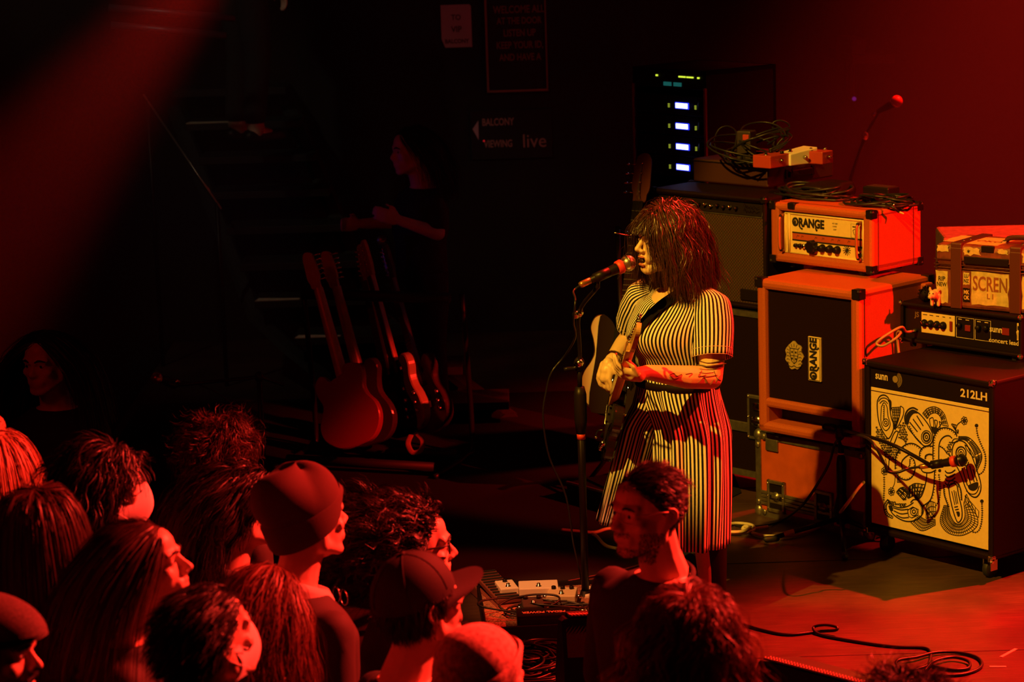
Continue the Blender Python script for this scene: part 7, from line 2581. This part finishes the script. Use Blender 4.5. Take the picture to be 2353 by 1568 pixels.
PAPER = mat('grey_pink_paper', (0.55, 0.42, 0.42), 0.9)
FAINT = mat('faint_sign_paint', (0.5, 0.33, 0.28), 0.8)
SKYF = FRONT
a, b = wallp(1012, 12), wallp(1085, 108)
cx_, cz_ = (a[0] + b[0]) / 2, (a[2] + b[2]) / 2
t = thing('paper_notice', 'pale paper notice with three dark lines taped high on the wall', 'notice', (cx_, SIGNW, cz_), 0)
hw, hh = (b[0] - a[0]) / 2 - 0.0, (a[2] - b[2]) / 2
MB().prism(np.array([(-hw + 0.02, -hh), (hw, -hh), (hw, hh - 0.01), (hw - 0.01, hh), (-hw, hh), (-hw, -hh + 0.05)]), 0, 0.003, FRONT, (0, 0.006, 0)).obj('sheet', PAPER, t)
tx = MB()
for s, z, sz in (('TO', 0.07, 0.045), ('VIP', 0.0, 0.05), ('BALCONY', -0.07, 0.034)):
    tx = MB()
    put_text(tx, s, sz, (0.0, 0.0025, z - 0.02), ext=0.0006, off=0.001, xs=0.9)
    tx.obj('lettering', mat('dark_red_print', (0.08, 0.02, 0.02), 0.8), t)
a, b = wallp(1113, -60), wallp(1258, 206)
t = thing('framed_poster', 'dark poster in a thin frame with five faint lines of lettering', 'poster', ((a[0] + b[0]) / 2, SIGNW, b[2]), 0)
hw = (b[0] - a[0]) / 2
hp_ = a[2] - b[2]
MB().bx(-hw, hw, 0.0, 0.008, 0, hp_).obj('sheet', mat('black_poster', (0.012, 0.01, 0.01), 0.7), t)
f_ = MB()
f_.bx(-hw, hw, -0.012, 0.006, -0.006, 0.006).bx(-hw - 0.006, -hw + 0.006, -0.012, 0.006, -0.006, hp_).bx(hw - 0.004, hw + 0.004, -0.012, 0.006, -0.006, hp_).bx(-hw, hw, -0.012, 0.006, hp_ - 0.006, hp_ + 0.006)
f_.obj('frame', mat('brown_frame', (0.35, 0.16, 0.1), 0.45), t)
tx = MB()
for s, py, sz in (('WELCOME ALL', 22, 0.062), ('AT THE DOOR', 48, 0.055), ('LISTEN UP', 76, 0.058), ('KEEP YOUR ID,', 104, 0.058), ('AND HAVE A', 132, 0.058)):
    tx = MB()
    put_text(tx, s, sz, (0.02, -0.001, wallp(1190, py)[2] - b[2]), ext=0.0006, off=0.001, xs=0.72)
    tx.obj('lettering', mat('poster_print', (0.3, 0.1, 0.07), 0.8), t)
o_ = wallp(1175, 305)
t = thing('direction_sign', 'dark sign reading BALCONY VIEWING with left arrow and lower-case wordmark', 'sign', (o_[0], SIGNW, o_[2]), 0)
c1, c2 = wallp(1080, 255), wallp(1270, 362)
MB().bx(c1[0] - o_[0], c2[0] - o_[0], 0, 0.008, c2[2] - o_[2], c1[2] - o_[2], 0.002).obj('board', mat('black_poster', (0.012, 0.01, 0.01), 0.7), t)
tx = MB()
wl = lambda px, py: tuple(np.array([wallp(px, py)[0] - o_[0], -0.001, wallp(px, py)[2] - o_[2]]))
put_text(tx, 'BALCONY', 0.06, wl(1144, 281), ext=0.0006, off=0.0012, xs=0.68)
tx.obj('lettering', FAINT, t)
tx = MB()
put_text(tx, 'VIEWING', 0.06, wl(1145, 331), ext=0.0006, off=0.0012, xs=0.68)
tx.obj('lettering', FAINT, t)
tx = MB()
put_text(tx, 'live', 0.115, wl(1228, 325), ext=0.0006, off=0.0, xs=0.95)
tx.obj('lettering', FAINT, t)
A3 = [wl(1086, 297), wl(1099, 277), wl(1100, 322)]
MB().prism(np.array([(q[0], q[2]) for q in A3]), 0.0, 0.002, FRONT, (0, 0.0, 0)).obj('arrow', mat('grey_arrow', (0.6, 0.5, 0.55), 0.8), t)
MB().ell(wl(1112, 324), (0.006, 0.004, 0.005), nu=8, nv=5).obj('red_lamp', mat('red_indicator', (0.3, 0.0, 0.0), 0.4, emit=(1, 0.02, 0.03), estr=0.35), t)

# ================================================================== stairs up to the balcony
# flight rises to the left and away; pale strips paint light on three treads
TREAD = mat('black_tread', (0.015, 0.013, 0.012), 0.7)
OFFWHITE = mat('lit_edge_and_sock_white', (0.7, 0.66, 0.5), 0.7, var=0.3, vscale=12)  # off-white for the painted tread light and the pale sock
s0 = atY(745, 773, 13.2)
s1 = atY(652, 688, 13.55)
s3 = atY(490, 281, 14.5)
FLT = thing('staircase', 'dark staircase climbing to the left with pale strips painted as light on three treads', 'stairs', (s0[0], s0[1], 0), 0)
R_ = lambda p: loc2(FLT, [p])[0]
anchors = [R_(s0), R_(s1), R_(s3)]
lowz = anchors[0][2]
dstep = anchors[1] - anchors[0]
steps_ = []
n_low = max(1, int(lowz / abs(dstep[2])))
for i in range(n_low, 0, -1):
    steps_.append((anchors[0] - np.array([dstep[0] * i, dstep[1] * i, lowz / (n_low + 1) * i]), False))
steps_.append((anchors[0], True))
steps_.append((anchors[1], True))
nmid = 4
for i in range(1, nmid + 1):
    steps_.append((anchors[1] + (anchors[2] - anchors[1]) * i / (nmid + 1), False))
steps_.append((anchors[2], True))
steps_.append((anchors[2] + (anchors[2] - anchors[1]) / (nmid + 1), False))
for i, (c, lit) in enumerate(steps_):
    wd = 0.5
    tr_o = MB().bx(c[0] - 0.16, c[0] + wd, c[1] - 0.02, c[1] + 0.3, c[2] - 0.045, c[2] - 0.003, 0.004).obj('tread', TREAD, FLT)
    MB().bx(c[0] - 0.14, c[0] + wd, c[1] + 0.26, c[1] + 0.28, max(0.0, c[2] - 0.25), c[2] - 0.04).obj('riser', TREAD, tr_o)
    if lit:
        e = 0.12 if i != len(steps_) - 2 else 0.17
        MB().prism(np.array([(c[0] - 0.155, c[1] - 0.018), (c[0] - 0.155 + 2 * e, c[1] - 0.014), (c[0] - 0.15 + 2 * e, c[1] + 0.02), (c[0] - 0.14, c[1] + 0.06)]), c[2] - 0.004, c[2] + 0.0005).obj('painted_lit_edge', OFFWHITE, tr_o)
st = MB()
for sx in (-0.17, 0.5):
    for (c, _), (c2_, _2) in zip(steps_[:-1], steps_[1:]):
        st.tube([c + np.array([sx, 0.15, -0.12]), c2_ + np.array([sx, 0.15, -0.12])], 0.05, 6, flat=0.4)
    st.tube([steps_[0][0] + np.array([sx, 0.15, -0.12]), np.array([steps_[0][0][0] + sx, steps_[0][0][1] + 0.1, 0.0])], 0.05, 6, flat=0.4)
st.obj('stringer', TREAD, FLT)
h0, h1 = R_(atY(330, 218, 14.3)), R_(atY(508, 480, 13.6))
rl = MB().tube([h0, h1], 0.0055, 8).obj('handrail', mat('worn_rail', (0.45, 0.36, 0.3), 0.3, 0.7), FLT, True)
for tt_ in (0.05, 0.95):
    c = h0 * (1 - tt_) + h1 * tt_
    MB().tube([c, np.array([c[0], c[1], 0.0])], 0.012, 8).obj('rail_post', BLKMET, FLT, True)

# person climbing the stairs, only the leg and pale shoe catch the light
sp_ = atY(575, 330, 13.9)
PL = thing('person', 'person on the stairs in black, pale ankle sock lit', 'person', (sp_[0], sp_[1], sp_[2]), 2.2)
pk = loc2(PL, [sp_])[0]
m = MB()
for s in (-1, 1):
    m.limb([(s * 0.09, 0, 0.9), (s * 0.1, -0.02, 0.5), (s * 0.1, 0.02, 0.07), (s * 0.1, -0.12, 0.035)], [0.085, 0.058, 0.042, 0.035], 12)
m.loft([ring(0, 0, z, rx, ry) for z, rx, ry in ((0.85, .16, .11), (1.0, .15, .1), (1.2, .17, .12), (1.36, .18, .1), (1.43, .1, .07), (1.47, .06, .06))])
hT, _R = head_T((0, -0.03, 1.62))
head_shapes(m, hT)
m.limb([(0, 0.02, 1.42), (0, 0.0, 1.56)], [0.062, 0.056], 12)
for s in (-1, 1):
    m.limb([(s * 0.17, 0, 1.38), (s * 0.22, 0.03, 1.1), (s * 0.2, -0.1, 0.88)], [0.046, 0.038, 0.028], 10)
    fingers(m, (s * 0.2, -0.13, 0.83), (0, -0.3, -0.95), (-s * 0.9, 0, 0), (0, -0.9, 0.3), 1.0, 0.4)
remesh(m, 'body', SKINP, PL, 0.01, 2)
cl = MB()
for s in (-1, 1):
    cl.limb([(s * 0.09, 0, 0.9), (s * 0.1, -0.02, 0.5), (s * 0.1, 0.02, 0.16)], [0.1, 0.075, 0.065], 12)
remesh(cl, 'trousers', TEE, PL, 0.014, 2)
cl = MB()
cl.loft([ring(0, 0, z, rx, ry) for z, rx, ry in ((0.85, .18, .13), (1.0, .17, .12), (1.2, .185, .135), (1.36, .195, .115), (1.43, .11, .08))])
for s in (-1, 1):
    cl.limb([(s * 0.17, 0, 1.38), (s * 0.22, 0.03, 1.1), (s * 0.2, -0.1, 0.9)], [0.06, 0.052, 0.04], 10)
remesh(cl, 'shirt', TEE, PL, 0.014, 3)
for s in (-1, 1):
    MB().limb([(s * 0.1, 0.02, 0.17), (s * 0.1, 0.02, 0.06)], [0.05, 0.046], 12).obj('sock', OFFWHITE, PL, True)
    b = MB()
    b.cap((s * 0.1, 0.05, 0.045), (s * 0.1, -0.14, 0.04), 0.048, 0.038, 12)
    b.obj('shoe', BLACK, PL, True)
q = MB().ell(SKULL_C, SKULL_R + 0.012)
q.v[0] = q.v[0][:]
hr = MB()
scalp(hr, hT, hairline(), 0.014)
hr.obj('hair', DARKHAIR, PL, True)

# microphone in the dim figure's hand
if PB:
    hb = np.array(PB['root'].matrix_basis @ Vector((0, 0, 0)))
    hb = atY(886, 566, atY(946, 348, 12.6)[1] - 0.15)
    ht_ = atY(884, 548, hb[1] - 0.05)
    microphone('handheld_microphone', 'silver-grey microphone head in the dim figure\'s raised hand', hb + np.array([0.0, 0.0, -0.1]), hb + np.array([-0.02, -0.03, 0.06]), band=False)

# ================================================================== drum microphone at the far right, in the haze
d0, d1 = atY(2030, 250, 13.0), atY(2062, 232, 12.9)
a_ = (d1 - d0) / np.linalg.norm(d1 - d0)
microphone('overhead_microphone', 'red-lit microphone on a tall stand in the haze, upper right', d0 - a_ * 0.05, d0 + a_ * 0.15, band=False, ballm=PRED)  # ball coloured red to carry the red light on it
db = atY(1955, 410, 13.1)
DS = thing('microphone_stand', 'tall thin stand rising behind the amplifiers to the red-lit microphone', 'stand', (db[0], 13.1, 0), 0)
k1 = loc2(DS, [atY(1988, 312, 13.05)])[0]
k2 = loc2(DS, [d0 - a_ * 0.04])[0]
MB().lathe([(0.13, 0), (0.13, 0.012), (0.03, 0.03), (0.016, 0.06)], (0, 0, 0), (0, 0, 1), 24).obj('round_base', BLKMET, DS, True)
MB().tube([(0, 0, 0.04), loc2(DS, [db])[0] * np.array([0, 0, 1]), k1], 0.011, 10).obj('pole', BLKMET, DS, True)
MB().tube([k1, k2], 0.008, 10).obj('boom_arm', BLKMET, DS, True)
MB().ell(k1, (0.02, 0.02, 0.025), nu=10, nv=8).obj('swivel', CHROME, DS, True)
e0, e1 = atY(1957, 108, 14.2), atY(2058, 152, 14.2)
WB = thing('wall_speaker', 'dim boxy fixture with a shelf high on the wall, upper right', 'fixture', ((e0[0] + e1[0]) / 2, 14.7, e1[2]), 0.1)
hw = (e1[0] - e0[0]) / 2
MB().bx(-hw, hw, -0.3, 0.28, 0.0, 0.05, 0.004).obj('shelf', DKJ, WB)
MB().bx(-hw, -hw + 0.085, -0.28, 0.1, 0.05, 0.14, 0.006).obj('box', DKJ, WB)
MB().bx(-0.02, 0.02, 0.2, 0.29, -0.25, 0.05, 0.004).obj('bracket', BLKMET, WB)
MB().lathe([(0.012, 0), (0.01, 0.012)], (-hw + 0.02, -0.25, -0.2), (0, -1, 0), 10).obj('indicator', mat('violet_indicator', (0.05, 0, 0.05), 0.4, emit=(0.25, 0.02, 0.3), estr=0.35), WB, True)
MB().tube([(-hw + 0.02, -0.245, -0.2), (-hw + 0.02, -0.245, 0.01)], 0.004, 6).obj('wire', CABLE, WB, True)

# ================================================================== stage haze
def haze(label, lo, hi, dens, aniso=0.2):
    m = bpy.data.materials.new('stage_haze')
    m.use_nodes = True
    nt = m.node_tree
    nt.nodes.remove(nt.nodes['Principled BSDF'])
    v = nt.nodes.new('ShaderNodeVolumeScatter')
    v.inputs['Color'].default_value = (0.9, 0.9, 0.9, 1)
    v.inputs['Density'].default_value = dens
    v.inputs['Anisotropy'].default_value = aniso
    nt.links.new(v.outputs['Volume'], nt.nodes['Material Output'].inputs['Volume'])
    c = [(a + b) / 2 for a, b in zip(lo, hi)]
    o = MB().box((0, 0, 0), [b - a for a, b in zip(lo, hi)]).obj('haze', m)
    o.location = c
    return tag(o, label, 'haze', None, 'stuff')


haze('thin red stage haze hanging at the upper right behind the amplifiers', (0.75, 12.45, 0.0), (5.0, 14.2, 5.5), 0.055)
haze('drifting red haze over the dark left side of the stage', (-4.6, 9.9, 0.5), (-1.0, 13.0, 4.6), 0.1)
for k, (a, b) in enumerate((((255, 58), (520, 82)), ((250, 18), (540, 42)))):
    p0, p1 = atY(a[0], a[1], 13.3), atY(b[0], b[1], 13.3)
    t = tag(MB().tube([(0, 0, 0), p1 - p0], 0.02, 10).obj('ceiling_pipe', mat('grey_pipe', (0.07, 0.06, 0.09), 0.4, 0.5), None, True), ('lower' if k == 0 else 'upper') + ' of two blurred violet-lit pipes high at the left', 'pipe')
    t.location = p0
